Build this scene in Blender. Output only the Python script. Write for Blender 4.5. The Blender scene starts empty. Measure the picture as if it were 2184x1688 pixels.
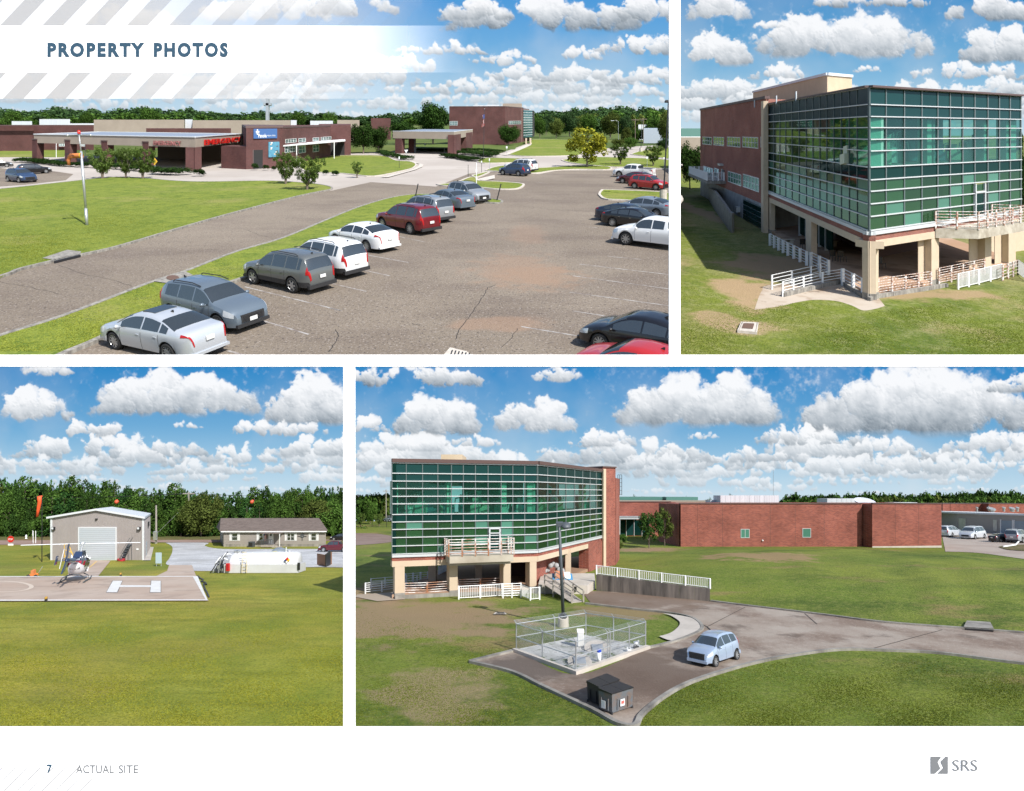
import bpy, bmesh, math, random
import numpy as np
from mathutils import Vector, Matrix
R = random.Random(7)
ORD = 'first second third fourth fifth sixth seventh eighth ninth tenth eleventh twelfth thirteenth fourteenth fifteenth sixteenth seventeenth eighteenth nineteenth twentieth twenty-first twenty-second twenty-third twenty-fourth twenty-fifth twenty-sixth twenty-seventh twenty-eighth twenty-ninth thirtieth thirty-first thirty-second thirty-third thirty-fourth thirty-fifth'.split()
SC = bpy.context.scene
COL = SC.collection
# ---------------------------------------------------------------- camera, light, exposure
FL, CX, CY, PW, PH = 1300.0, 1092.0, 560.0, 2184.0, 1688.0     # focal length and principal point on the 2184 x 1688 page
cam_d = bpy.data.cameras.new('camera'); cam = bpy.data.objects.new('camera', cam_d); COL.objects.link(cam)
cam.location = (0, 0, 0); cam.rotation_euler = (math.radians(90), 0, 0)
cam_d.sensor_width = 36; cam_d.lens = 36*FL/PW
cam_d.shift_x = 0; cam_d.shift_y = (CY-PH/2)/PW
cam_d.clip_start = 0.1; cam_d.clip_end = 30000
SC.camera = cam
EXPO = 0.72
TOSUN = Vector((0.45, -0.53, 0.72)).normalized()
world = bpy.data.worlds.new('World'); SC.world = world; world.use_nodes = True
wn = world.node_tree; sky = wn.nodes.new('ShaderNodeTexSky'); sky.sky_type = 'NISHITA'; sky.sun_disc = False
sky.sun_elevation = math.asin(TOSUN.z); sky.sun_rotation = math.atan2(TOSUN.x, TOSUN.y)
bg = wn.nodes['Background']; bg.inputs[1].default_value = 0.11
wn.links.new(sky.outputs[0], bg.inputs[0])
sl = bpy.data.lights.new('sun', 'SUN'); sl.energy = 4.0; sl.angle = math.radians(0.53); sl.color = (1, .965, .91)
sun = bpy.data.objects.new('sun', sl); COL.objects.link(sun)
sun.rotation_euler = TOSUN.to_track_quat('Z', 'Y').to_euler()
SC.view_settings.view_transform = 'Standard'; SC.view_settings.look = 'None'
SC.view_settings.exposure = EXPO; SC.view_settings.gamma = 1; SC.view_settings.use_curve_mapping = False

# ---------------------------------------------------------------- four sites, each a sloping plot of ground
class Site:
    """ground plane z = s*D - h ; X to the right, D away, H metres above the ground, walls plumb"""
    def __init__(o, hor, h, U, gain=1.0):
        o.hor = hor; o.s = (CY-hor)/FL; o.h = h; o.U = U
        a = math.atan(o.s); o.a = a
        o.ey = Vector((0, math.cos(a), math.sin(a))); o.n = Vector((0, -math.sin(a), math.cos(a)))
    def g(o, px, row):
        D = o.h*FL/(row-o.hor); return ((px-CX)/FL*D, D)
    def D(o, row): return o.h*FL/(row-o.hor)
    def P(o, X, D, H=0): return Vector((X, D, o.s*D-o.h+H))
    def gp(o, px, row, H=0):
        X, D = o.g(px, row); return o.P(X, D, H)
    def gx(o, px, D): return ((px-CX)/FL*D, D)
    def H(o, base, top): return o.h*(base-top)/(base-o.hor)
    def base(o, top, H):            # row of the foot of a thing H high whose top shows at row top
        q = H/o.h; return (top-q*o.hor)/(1-q)
S1 = Site(255, 60, 7); S2 = Site(279, 77, 7); S3 = Site(1066, 8.5, 1); S4 = Site(1052, 8.5, 1)
# pixel readers for the enlarged crops the layout was measured in
def A(x, y): return (x/3, 198.5+y/3)
def B(x, y): return (701.5+x/3, 198.5+y/3)
def Cc(x, y): return (x/3, 383.9+y/3)
def Dd(x, y): return (701.5+x/3, 383.9+y/3)
def E(x, y): return (1442.8+x/2.947, 132.4+y/2.947)
def Fv(x, y): return (1442.8+x/2.947, 383.9+y/2.947)
def Hh(x, y): return (x/2.973, 979.5+y/2.973)
def J(x, y): return (754.5+x/3, 946.4+y/3)
def K(x, y): return (1456+x/3, 946.4+y/3)
def Lz(x, y): return (754.5+x/2.357, 1224.4+y/2.357)

# ---------------------------------------------------------------- objects
def link(o, parent=None, label=None, cat=None, group=None, kind=None):
    COL.objects.link(o)
    if parent: o.parent = parent
    if label: o['label'] = label
    if cat: o['category'] = cat
    if group: o['group'] = group
    if kind: o['kind'] = kind
    return o
def empty(name, loc, label, cat, group=None, kind=None):
    o = bpy.data.objects.new(name, None); o.empty_display_size = .2; o.location = loc
    return link(o, None, label, cat, group, kind)
def mesh(name, v, f, mats, parent=None, smooth=False, mi=None, **kw):
    me = bpy.data.meshes.new(name)
    if parent is not None and kw.pop('rel', True):
        off = parent_loc(parent); v = [(p[0]-off[0], p[1]-off[1], p[2]-off[2]) for p in v]
    me.from_pydata([tuple(p) for p in v], [], f)
    for m in (mats if isinstance(mats, (list, tuple)) else [mats]): me.materials.append(m)
    if mi: me.polygons.foreach_set('material_index', mi)
    if smooth: me.polygons.foreach_set('use_smooth', [True]*len(f))
    me.update()
    return link(bpy.data.objects.new(name, me), parent, **kw)
def parent_loc(p):
    l = Vector((0, 0, 0))
    while p is not None: l = l+p.location; p = p.parent
    return l
class MB:
    """collects shapes for one mesh"""
    def __init__(s): s.v = []; s.f = []; s.m = []
    def add(s, v, f, m=0):
        n = len(s.v); s.v += [tuple(p) for p in v]; s.f += [tuple(i+n for i in q) for q in f]; s.m += [m]*len(f); return s
    def hexa(s, b, t, m=0):            # bottom ring, top ring (same count)
        n = len(b); f = [tuple(range(n-1, -1, -1)), tuple(range(n, 2*n))]+[(i, (i+1) % n, n+(i+1) % n, n+i) for i in range(n)]
        return s.add(list(b)+list(t), f, m)
    def box(s, x0, x1, y0, y1, z0, z1, m=0):
        return s.hexa([(x0, y0, z0), (x1, y0, z0), (x1, y1, z0), (x0, y1, z0)], [(x0, y0, z1), (x1, y0, z1), (x1, y1, z1), (x0, y1, z1)], m)
    def tube(s, pts, r, n=6, m=0, r2=None):
        pts = [Vector(p) for p in pts]; N = len(pts); vv = []
        for i, p in enumerate(pts):
            d = (pts[min(i+1, N-1)]-pts[max(i-1, 0)]).normalized()
            a = d.orthogonal().normalized() if abs(d.z) < .9 else d.cross(Vector((0, 1, 0))).normalized()
            if abs(d.z) < .9: a = d.cross(Vector((0, 0, 1))).normalized()
            b = d.cross(a); rr = r if r2 is None else r+(r2-r)*i/(N-1)
            vv += [p+a*rr*math.cos(2*math.pi*k/n)+b*rr*math.sin(2*math.pi*k/n) for k in range(n)]
        f = [(i*n+k, i*n+(k+1) % n, (i+1)*n+(k+1) % n, (i+1)*n+k) for i in range(N-1) for k in range(n)]
        f += [tuple(range(n-1, -1, -1)), tuple((N-1)*n+k for k in range(n))]
        return s.add(vv, f, m)
    def lathe(s, c, axis, prof, n=20, m=0):      # prof: (along, radius)
        c = Vector(c); ax = Vector(axis).normalized(); a = ax.orthogonal().normalized(); b = ax.cross(a); vv = []
        for (u, r) in prof: vv += [c+ax*u+(a*math.cos(2*math.pi*k/n)+b*math.sin(2*math.pi*k/n))*r for k in range(n)]
        f = [(i*n+k, i*n+(k+1) % n, (i+1)*n+(k+1) % n, (i+1)*n+k) for i in range(len(prof)-1) for k in range(n)]
        return s.add(vv, f, m)
    def ball(s, c, r, m=0, nu=10, nv=7):
        c = Vector(c); r = Vector(r) if hasattr(r, '__len__') else Vector((r, r, r)); vv = []; f = []
        for j in range(nv+1):
            t = math.pi*j/nv
            for i in range(nu):
                p = 2*math.pi*i/nu; vv.append((c.x+r.x*math.sin(t)*math.cos(p), c.y+r.y*math.sin(t)*math.sin(p), c.z+r.z*math.cos(t)))
        for j in range(nv):
            for i in range(nu): f.append((j*nu+i, (j+1)*nu+i, (j+1)*nu+(i+1) % nu, j*nu+(i+1) % nu))
        return s.add(vv, f, m)
    def build(s, name, mats, parent=None, smooth=False, **kw):
        return mesh(name, s.v, s.f, mats, parent, smooth, s.m, **kw)
def auto_smooth(o, ang=35):
    me = o.data; bm = bmesh.new(); bm.from_mesh(me); a = math.radians(ang)
    bmesh.ops.recalc_face_normals(bm, faces=bm.faces)
    for e in bm.edges:
        if len(e.link_faces) == 2 and e.calc_face_angle(0) > a: e.smooth = False
    for f in bm.faces: f.smooth = True
    bm.to_mesh(me); bm.free()
def fixn(o):
    bm = bmesh.new(); bm.from_mesh(o.data); bmesh.ops.recalc_face_normals(bm, faces=bm.faces); bm.to_mesh(o.data); bm.free(); return o
# ---------------------------------------------------------------- materials
MATS = {}
def mat(name, col, rough=.7, metal=0, var=None, scale=1.0, bump=0, bscale=None, spec=None, coat=0, detail=6, stretch=(1, 1, 1), amount=.6, island=0, emit=None, coord='Object'):
    if name in MATS: return MATS[name]
    m = bpy.data.materials.new(name); m.use_nodes = True; nt = m.node_tree; n = nt.nodes; l = nt.links
    b = n['Principled BSDF']; b.inputs['Roughness'].default_value = rough; b.inputs['Metallic'].default_value = metal
    if spec is not None: b.inputs['Specular IOR Level'].default_value = spec
    if coat: b.inputs['Coat Weight'].default_value = coat; b.inputs['Coat Roughness'].default_value = .04
    b.inputs['Base Color'].default_value = (*col, 1)
    tc = n.new('ShaderNodeTexCoord'); mp = n.new('ShaderNodeMapping'); mp.inputs['Scale'].default_value = [scale*q for q in stretch]
    l.new(tc.outputs[coord], mp.inputs[0]); src = None
    if var is not None:
        nz = n.new('ShaderNodeTexNoise'); nz.inputs['Detail'].default_value = detail; nz.inputs['Scale'].default_value = 1; nz.inputs['Roughness'].default_value = .65
        l.new(mp.outputs[0], nz.inputs[0])
        rp = n.new('ShaderNodeValToRGB'); rp.color_ramp.elements[0].position = .5-.5*amount*.5; rp.color_ramp.elements[1].position = .5+.5*amount*.5
        rp.color_ramp.elements[0].color = (*col, 1); rp.color_ramp.elements[1].color = (*var, 1)
        l.new(nz.outputs[0], rp.inputs[0]); src = rp.outputs[0]
    if island:
        ge = n.new('ShaderNodeNewGeometry'); hv = n.new('ShaderNodeHueSaturation'); mr = n.new('ShaderNodeMapRange')
        mr.inputs['To Min'].default_value = 1-island; mr.inputs['To Max'].default_value = 1+island
        l.new(ge.outputs['Random Per Island'], mr.inputs[0]); l.new(mr.outputs[0], hv.inputs['Value'])
        if src: l.new(src, hv.inputs['Color'])
        else: hv.inputs['Color'].default_value = (*col, 1)
        src = hv.outputs[0]
    if src: l.new(src, b.inputs['Base Color'])
    if bump:
        nb = n.new('ShaderNodeTexNoise'); nb.inputs['Scale'].default_value = (bscale or 4*scale); nb.inputs['Detail'].default_value = 5
        l.new(tc.outputs[coord], nb.inputs[0]); bp = n.new('ShaderNodeBump'); bp.inputs['Strength'].default_value = min(1, bump); bp.inputs['Distance'].default_value = bump*.1
        l.new(nb.outputs[0], bp.inputs['Height']); l.new(bp.outputs[0], b.inputs['Normal'])
    if emit: b.inputs['Emission Color'].default_value = (*emit[:3], 1); b.inputs['Emission Strength'].default_value = emit[3]
    MATS[name] = m; return m
def layered(name, base, layers, rough=.9, bump=0, bscale=8, U=1.0, spec=.2):
    """ground cover: base colour, then (colour, noise scale, threshold, softness, strength, stretch[, centre, radius])"""
    if name in MATS: return MATS[name]
    m = bpy.data.materials.new(name); m.use_nodes = True; nt = m.node_tree; n = nt.nodes; l = nt.links
    b = n['Principled BSDF']; b.inputs['Roughness'].default_value = rough; b.inputs['Specular IOR Level'].default_value = spec
    tc = n.new('ShaderNodeTexCoord'); cur = None
    for i, L in enumerate(layers):
        col, sc, th, soft, st, stretch = L[:6]
        mp = n.new('ShaderNodeMapping'); mp.inputs['Scale'].default_value = [q*sc/U for q in stretch]; mp.inputs['Location'].default_value = (i*7.3, i*3.1, i*1.7)
        l.new(tc.outputs['Object'], mp.inputs[0])
        nz = n.new('ShaderNodeTexNoise'); nz.inputs['Scale'].default_value = 1; nz.inputs['Detail'].default_value = 7; nz.inputs['Roughness'].default_value = .62; l.new(mp.outputs[0], nz.inputs[0])
        mr = n.new('ShaderNodeMapRange'); mr.interpolation_type = 'SMOOTHSTEP'
        mr.inputs['From Min'].default_value = th-soft; mr.inputs['From Max'].default_value = th+soft; mr.inputs['To Max'].default_value = st
        if len(L) > 6:      # a stain with a place of its own: noise is added to a soft ellipse
            c, r = L[6], L[7]
            m2 = n.new('ShaderNodeMapping'); m2.inputs['Location'].default_value = (-c[0]/r[0], -c[1]/r[1], 0); m2.inputs['Scale'].default_value = (1/r[0], 1/r[1], 0)
            l.new(tc.outputs['Object'], m2.inputs[0]); ln = n.new('ShaderNodeVectorMath'); ln.operation = 'LENGTH'; l.new(m2.outputs[0], ln.inputs[0])
            ma = n.new('ShaderNodeMath'); ma.operation = 'MULTIPLY_ADD'; l.new(ln.outputs['Value'], ma.inputs[0]); ma.inputs[1].default_value = -.45; l.new(nz.outputs[0], ma.inputs[2])
            l.new(ma.outputs[0], mr.inputs[0])
        else: l.new(nz.outputs[0], mr.inputs[0])
        mx = n.new('ShaderNodeMix'); mx.data_type = 'RGBA'; l.new(mr.outputs[0], mx.inputs[0])
        if cur is None: mx.inputs[6].default_value = (*base, 1)
        else: l.new(cur, mx.inputs[6])
        mx.inputs[7].default_value = (*col, 1); cur = mx.outputs[2]
    l.new(cur, b.inputs['Base Color'])
    if bump:
        nb = n.new('ShaderNodeTexNoise'); nb.inputs['Scale'].default_value = bscale/U; nb.inputs['Detail'].default_value = 6; l.new(tc.outputs['Object'], nb.inputs[0])
        bp = n.new('ShaderNodeBump'); bp.inputs['Strength'].default_value = bump; bp.inputs['Distance'].default_value = .06*U; l.new(nb.outputs[0], bp.inputs['Height']); l.new(bp.outputs[0], b.inputs['Normal'])
    MATS[name] = m; return m
def brick_mat(name, c1, c2, mortar, U=1.0, w=.22, h=.075):
    if name in MATS: return MATS[name]
    m = bpy.data.materials.new(name); m.use_nodes = True; nt = m.node_tree; n = nt.nodes; l = nt.links
    b = n['Principled BSDF']; b.inputs['Roughness'].default_value = .85; b.inputs['Specular IOR Level'].default_value = .2
    tc = n.new('ShaderNodeTexCoord'); sp = n.new('ShaderNodeSeparateXYZ'); l.new(tc.outputs['Object'], sp.inputs[0])
    ad = n.new('ShaderNodeMath'); ad.operation = 'MULTIPLY_ADD'; l.new(sp.outputs[1], ad.inputs[0]); ad.inputs[1].default_value = .8; l.new(sp.outputs[0], ad.inputs[2])
    cb = n.new('ShaderNodeCombineXYZ'); l.new(ad.outputs[0], cb.inputs[0]); l.new(sp.outputs[2], cb.inputs[1])
    br = n.new('ShaderNodeTexBrick'); br.inputs['Scale'].default_value = 1/U; br.inputs['Brick Width'].default_value = w; br.inputs['Row Height'].default_value = h
    br.inputs['Mortar Size'].default_value = .009; br.inputs['Color1'].default_value = (*c1, 1); br.inputs['Color2'].default_value = (*c2, 1); br.inputs['Mortar'].default_value = (*mortar, 1)
    l.new(cb.outputs[0], br.inputs[0])
    nz = n.new('ShaderNodeTexNoise'); nz.inputs['Scale'].default_value = .35/U; nz.inputs['Detail'].default_value = 6; l.new(tc.outputs['Object'], nz.inputs[0])
    hv = n.new('ShaderNodeHueSaturation'); mr = n.new('ShaderNodeMapRange'); mr.inputs['From Min'].default_value = .3; mr.inputs['From Max'].default_value = .7; mr.inputs['To Min'].default_value = .8; mr.inputs['To Max'].default_value = 1.18
    l.new(nz.outputs[0], mr.inputs[0]); l.new(mr.outputs[0], hv.inputs['Value']); l.new(br.outputs[0], hv.inputs['Color']); l.new(hv.outputs[0], b.inputs['Base Color'])
    bp = n.new('ShaderNodeBump'); bp.inputs['Strength'].default_value = .4; bp.inputs['Distance'].default_value = .01*U; bp.invert = True; l.new(br.outputs['Fac'], bp.inputs['Height']); l.new(bp.outputs[0], b.inputs['Normal'])
    MATS[name] = m; return m
def pane_mat(name, tint, clear=.0, rough=.03, body=(.02, .08, .07), refl=.25, island=.2, shine=1.0):
    """tinted glass: glossy coat over a mix of see-through tint and dark body"""
    if name in MATS: return MATS[name]
    m = bpy.data.materials.new(name); m.use_nodes = True; nt = m.node_tree; n = nt.nodes; l = nt.links; n.clear()
    out = n.new('ShaderNodeOutputMaterial'); gl = n.new('ShaderNodeBsdfGlossy'); gl.inputs['Roughness'].default_value = rough; gl.inputs[0].default_value = (*[(q*.6+.35)*shine for q in tint], 1)
    tr = n.new('ShaderNodeBsdfTransparent'); tr.inputs[0].default_value = (*tint, 1); df = n.new('ShaderNodeBsdfDiffuse')
    ob = n.new('ShaderNodeObjectInfo'); hv = n.new('ShaderNodeHueSaturation'); hv.inputs['Color'].default_value = (*body, 1)
    mr = n.new('ShaderNodeMapRange'); mr.inputs['To Min'].default_value = 1-island; mr.inputs['To Max'].default_value = 1+island; l.new(ob.outputs['Random'], mr.inputs[0]); l.new(mr.outputs[0], hv.inputs['Value'])
    l.new(hv.outputs[0], df.inputs[0])
    a = n.new('ShaderNodeMixShader'); a.inputs[0].default_value = clear; l.new(df.outputs[0], a.inputs[1]); l.new(tr.outputs[0], a.inputs[2])
    lw = n.new('ShaderNodeLayerWeight'); fr = n.new('ShaderNodeMath'); fr.operation = 'POWER'; fr.inputs[1].default_value = 4; l.new(lw.outputs['Facing'], fr.inputs[0]); fa = n.new('ShaderNodeMath'); fa.operation = 'ADD'; fa.inputs[1].default_value = refl+.04; fa.use_clamp = True; l.new(fr.outputs[0], fa.inputs[0])
    c = n.new('ShaderNodeMixShader'); l.new(fa.outputs[0], c.inputs[0]); l.new(a.outputs[0], c.inputs[1]); l.new(gl.outputs[0], c.inputs[2]); l.new(c.outputs[0], out.inputs[0])
    MATS[name] = m; return m
def leaf_mat(name, col, col2, island=.35):
    if name in MATS: return MATS[name]
    m = bpy.data.materials.new(name); m.use_nodes = True; nt = m.node_tree; n = nt.nodes; l = nt.links; n.clear()
    out = n.new('ShaderNodeOutputMaterial'); ge = n.new('ShaderNodeNewGeometry'); rp = n.new('ShaderNodeValToRGB')
    rp.color_ramp.elements[0].color = (*[q*(1-island) for q in col], 1); rp.color_ramp.elements[1].color = (*[q*(1+island) for q in col2], 1); l.new(ge.outputs['Random Per Island'], rp.inputs[0])
    ob = n.new('ShaderNodeObjectInfo'); hv = n.new('ShaderNodeHueSaturation'); mr = n.new('ShaderNodeMapRange'); mr.inputs['To Min'].default_value = .78; mr.inputs['To Max'].default_value = 1.25
    l.new(ob.outputs['Random'], mr.inputs[0]); l.new(mr.outputs[0], hv.inputs['Value']); l.new(rp.outputs[0], hv.inputs['Color'])
    d = n.new('ShaderNodeBsdfDiffuse'); t = n.new('ShaderNodeBsdfTranslucent'); l.new(hv.outputs[0], d.inputs[0]); l.new(hv.outputs[0], t.inputs[0])
    x = n.new('ShaderNodeMixShader'); x.inputs[0].default_value = .3; l.new(d.outputs[0], x.inputs[1]); l.new(t.outputs[0], x.inputs[2]); l.new(x.outputs[0], out.inputs[0])
    MATS[name] = m; return m
WHITE = mat('white_paint', (.75, .76, .76), .5); RUSTW = mat('rusty_white_paint', (.74, .73, .71), .55, var=(.36, .16, .08), scale=.9, amount=.35)
GALV = mat('galvanised_steel', (.42, .44, .45), .45, .6, var=(.55, .57, .58), scale=2)
BLACK = mat('black_metal', (.02, .02, .022), .45); DARKGREY = mat('dark_grey_paint', (.07, .08, .09), .5)
CONC = mat('concrete', (.42, .38, .33), .9, var=(.55, .5, .44), scale=.5, bump=.2, bscale=6)
CONCD = mat('stained_concrete', (.34, .32, .28), .9, var=(.12, .11, .1), scale=.7, stretch=(1, 1, .25), amount=.7)
TAN = mat('tan_stucco', (.50, .40, .29), .85, var=(.56, .45, .33), scale=.25)
TANP = mat('tan_panel', (.30, .25, .20), .85, var=(.34, .285, .23), scale=.05)  # tan darkened: shade on the canopy fascia is put into this base colour
BR1 = brick_mat('dark_red_brick', (.115, .045, .04), (.085, .035, .033), (.13, .09, .085), 7, .3, .1)
BR2 = brick_mat('red_brick', (.30, .095, .065), (.22, .07, .05), (.32, .22, .19), 7)
BR4 = brick_mat('weathered_red_brick', (.31, .095, .065), (.20, .06, .045), (.33, .2, .17), 1, .42, .14)
WOOD = mat('weathered_wood', (.25, .22, .19), .9, var=(.38, .34, .3), scale=1.5)
BARK = mat('bark', (.12, .09, .07), .95, var=(.2, .16, .13), scale=1, bump=.5, bscale=5)
DARK = mat('dark_interior', (.02, .02, .02), .9); RED = mat('red_sign', (.55, .02, .015), .4); YELLOW = mat('yellow_paint', (.7, .42, .03), .5); ORANGE = mat('orange_cloth', (.50, .17, .05), .8)
# ---------------------------------------------------------------- skies: a tall backdrop far behind each site
def fbm(w, h, cell, seed, octv=5):
    rg = np.random.RandomState(seed); out = np.zeros((h, w)); amp = 1; tot = 0
    for o in range(octv):
        c = max(1.5, cell/2**o); gw, gh = int(w/c)+3, int(h/c)+3; g = rg.rand(gh, gw)
        ys = np.arange(h)/c; xs = np.arange(w)/c; yi = ys.astype(int); xi = xs.astype(int); fy = ys-yi; fx = xs-xi; fy = fy*fy*(3-2*fy); fx = fx*fx*(3-2*fx)
        a = g[yi][:, xi]; b = g[yi][:, xi+1]; c_ = g[yi+1][:, xi]; d = g[yi+1][:, xi+1]
        out += amp*((a*(1-fx)+b*fx)*(1-fy[:, None])+(c_*(1-fx)+d*fx)*fy[:, None]); tot += amp; amp *= .55
    return out/tot
def sky_pixels(x0, y0, x1, y1, hor, clouds, seed, zen=(.02, .24, .58), low=(.36, .66, .84), k=1.25):
    W, H = int((x1-x0)/k), int((y1-y0)/k); rg = np.random.RandomState(seed)
    X, Y = np.meshgrid(x0+np.arange(W)*k, y0+np.arange(H)*k)
    t = np.clip((hor-Y)/(hor-y0), 0, 1)**.8
    img = np.stack([low[i]*(1-t)+zen[i]*t for i in range(3)], -1)
    n1 = fbm(W, H, 26, seed); n2 = fbm(W, H, 26, seed+1); n3 = fbm(W, H, 9, seed+2, 4); n4 = fbm(W, H, 90, seed+4)
    hz = fbm(W, H, 160, seed+3, 4)*.6+n4*.4; veil = np.clip((hz-.48)*3, 0, 1)*.5*np.clip(1-t*.6, 0, 1); img = img*(1-veil[..., None])+veil[..., None]*.82
    n5 = fbm(W, H, 6, seed+9, 4); XW, YW = X+(n1-.5)*46+(n3-.5)*15+(n5-.5)*6, Y+(n2-.5)*34+(n3-.5)*13+(n5-.5)*6
    cl = []
    rows = [(hor-6-i*17, 60+i*26, 12+i*6.5) for i in range(5)]       # small far clouds packed towards the horizon
    for (yb, cw, chh) in rows:
        x = x0-40
        while x < x1+40:
            w_ = cw*rg.uniform(1, 3.4); cl.append((x+w_/2, yb+rg.uniform(-4, 4), w_, chh*rg.uniform(.6, 1.9), rg.uniform(.3, .8))); x += w_*rg.uniform(.6, 1.35)
    cl += list(clouds)
    for (cx, yb, w_, h_, dk) in cl:
        sc = min(1, h_/42)
        ix0, ix1 = int((cx-w_*.65-30-x0)/k), int((cx+w_*.65+30-x0)/k); iy0, iy1 = int((yb-h_*1.4-25-y0)/k), int((yb+h_*.4+25-y0)/k)
        ix0, ix1, iy0, iy1 = max(ix0, 0), min(ix1, W), max(iy0, 0), min(iy1, H)
        if ix1-ix0 < 4 or iy1-iy0 < 4: continue
        xs = (X+(XW-X)*sc)[iy0:iy1, ix0:ix1]; ys = (Y+(YW-Y)*sc)[iy0:iy1, ix0:ix1]; hm = np.zeros(xs.shape)-9; best = np.zeros(xs.shape)
        num = int(12+w_/12)
        for q in range(num):
            u = rg.uniform(-1, 1); pr = math.sqrt(max(0, 1-u*u)); r = h_*rg.uniform(.18, .42)*(.45+.55*pr)
            px = cx+u*(w_/2-r*.6); py = yb-r*.55-rg.uniform(0, 1)**1.3*max(0, h_*pr-r*1.3)
            d2 = ((xs-px)**2+(ys-py)**2*1.15)/r**2; hh = np.where(d2 < 1, r*np.sqrt(np.clip(1-d2, 0, 1)), -r*(np.sqrt(d2)-1)); hm = np.maximum(hm, hh)
        f = h_*.26+4.0; al = np.clip(hm/f+.28+(n3[iy0:iy1, ix0:ix1]-.5)*.8*np.clip(hm/f+1.2, 0, 1), 0, 1); al = al*al*(3-2*al)
        al *= np.clip((yb+h_*.05-(Y+(n2-.5)*8*sc)[iy0:iy1, ix0:ix1])/(h_*.12+1)+.5, 0, 1)
        gy, gx = np.gradient(np.clip(hm, 0, None)); v = np.clip((yb-Y[iy0:iy1, ix0:ix1])/h_, 0, 1.2)
        lit = .77+.27*np.clip(v*1.6, 0, 1)+.07*np.tanh(gy*.9)-.05*np.tanh(gx*.9)+(n3[iy0:iy1, ix0:ix1]-.5)*.10+(n1[iy0:iy1, ix0:ix1]-.5)*.34
        lit = lit-dk*.36*np.clip(1.0-v*1.25, 0, 1)
        lit = np.clip(lit, .25, 1.0)[..., None]; c = np.concatenate([lit**1.35*.97, lit**1.2*.98, lit**1.08*1.0], -1)
        sub = img[iy0:iy1, ix0:ix1]; img[iy0:iy1, ix0:ix1] = sub*(1-al[..., None]*.97)+c*al[..., None]*.97
    hzf = (np.clip(1-(hor-Y)/150, 0, 1)**1.6*.72)[..., None]; img = img*(1-hzf)+hzf*np.array([.66, .76, .84])
    return np.clip(img, 0, 1)
def sky_backdrop(x0, y0, x1, y1, hor, D, clouds, seed, **kw):
    im = sky_pixels(x0, y0, x1, y1, hor, clouds, seed, **kw); H, W = im.shape[:2]
    I = bpy.data.images.new('sky_clouds', W, H, float_buffer=True); I.colorspace_settings.name = 'Linear Rec.709'
    buf = np.ones((H, W, 4), dtype=np.float32); buf[..., :3] = im[::-1]; I.pixels.foreach_set(buf.ravel()); I.pack()
    m = bpy.data.materials.new('sky_backdrop'); m.use_nodes = True; n = m.node_tree.nodes; l = m.node_tree.links; n.clear()
    o = n.new('ShaderNodeOutputMaterial'); e = n.new('ShaderNodeEmission'); e.inputs[1].default_value = 1/2**EXPO; t = n.new('ShaderNodeTexImage'); t.image = I; t.extension = 'EXTEND'
    l.new(t.outputs[0], e.inputs[0]); l.new(e.outputs[0], o.inputs[0])
    q = lambda px, r: ((px-CX)/FL*D, D, (CY-r)/FL*D)
    ob = mesh('sky', [q(x0, y1), q(x1, y1), q(x1, y0), q(x0, y0)], [(0, 1, 2, 3)], m, kind='structure')
    uv = ob.data.uv_layers.new(name='uv')
    for i, c in enumerate([(0, 0), (1, 0), (1, 1), (0, 1)]): uv.data[i].uv = c
    return ob
sky_backdrop(-300, -60, 1439, 262, 258, 9000, [(1150, 62, 420, 75, 1.), (1010, 40, 160, 50, .6), (1370, 115, 190, 42, .7), (1385, 45, 150, 60, .7), (1070, 138, 150, 32, .4), (880, 110, 90, 14, .1), (1230, 172, 170, 38, .6), (960, 115, 150, 34, .5),
    (1240, 125, 90, 28, .4), (1120, 170, 160, 36, .5), (1380, 175, 180, 36, .7), (800, 150, 300, 40, .4), (560, 40, 300, 60, .4), (250, 60, 260, 50, .4), (750, 30, 200, 60, .5), (1320, 205, 200, 26, .7), (980, 200, 240, 32, .6), (620, 200, 260, 30, .5)], 3, zen=(.03, .27, .68))
sky_backdrop(1439, -60, 2500, 290, 285, 9000, [(1530, 38, 140, 70, .4), (1800, 118, 400, 100, .6), (1640, 62, 70, 20, .2), (1530, 135, 130, 66, .5), (1655, 166, 130, 34, .4), (2130, 130, 180, 90, .7), (2120, 40, 200, 60, .8), (2060, 168, 260, 36, .6), (1850, 153, 64, 16, .2), (1517, 190, 32, 12, .2),
    (1590, 222, 110, 30, .4), (1480, 235, 90, 40, .6), (1860, 14, 300, 30, .9), (2140, 200, 100, 40, .5), (1500, 262, 90, 30, .5)], 5)
sky_backdrop(-300, 770, 744.5, 1130, 1050, 235, [(370, 880, 360, 105, .6), (75, 895, 150, 75, .5), (190, 930, 140, 38, .4), (665, 900, 190, 110, .6), (100, 800, 120, 34, .4), (400, 912, 64, 16, .2), (600, 928, 240, 36, .5), (60, 950, 34, 12, .2), (300, 985, 190, 38, .6), (80, 1000, 170, 34, .5), (520, 985, 200, 36, .6), (680, 970, 160, 46, .6), (420, 1010, 200, 30, .6)], 11)
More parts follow.
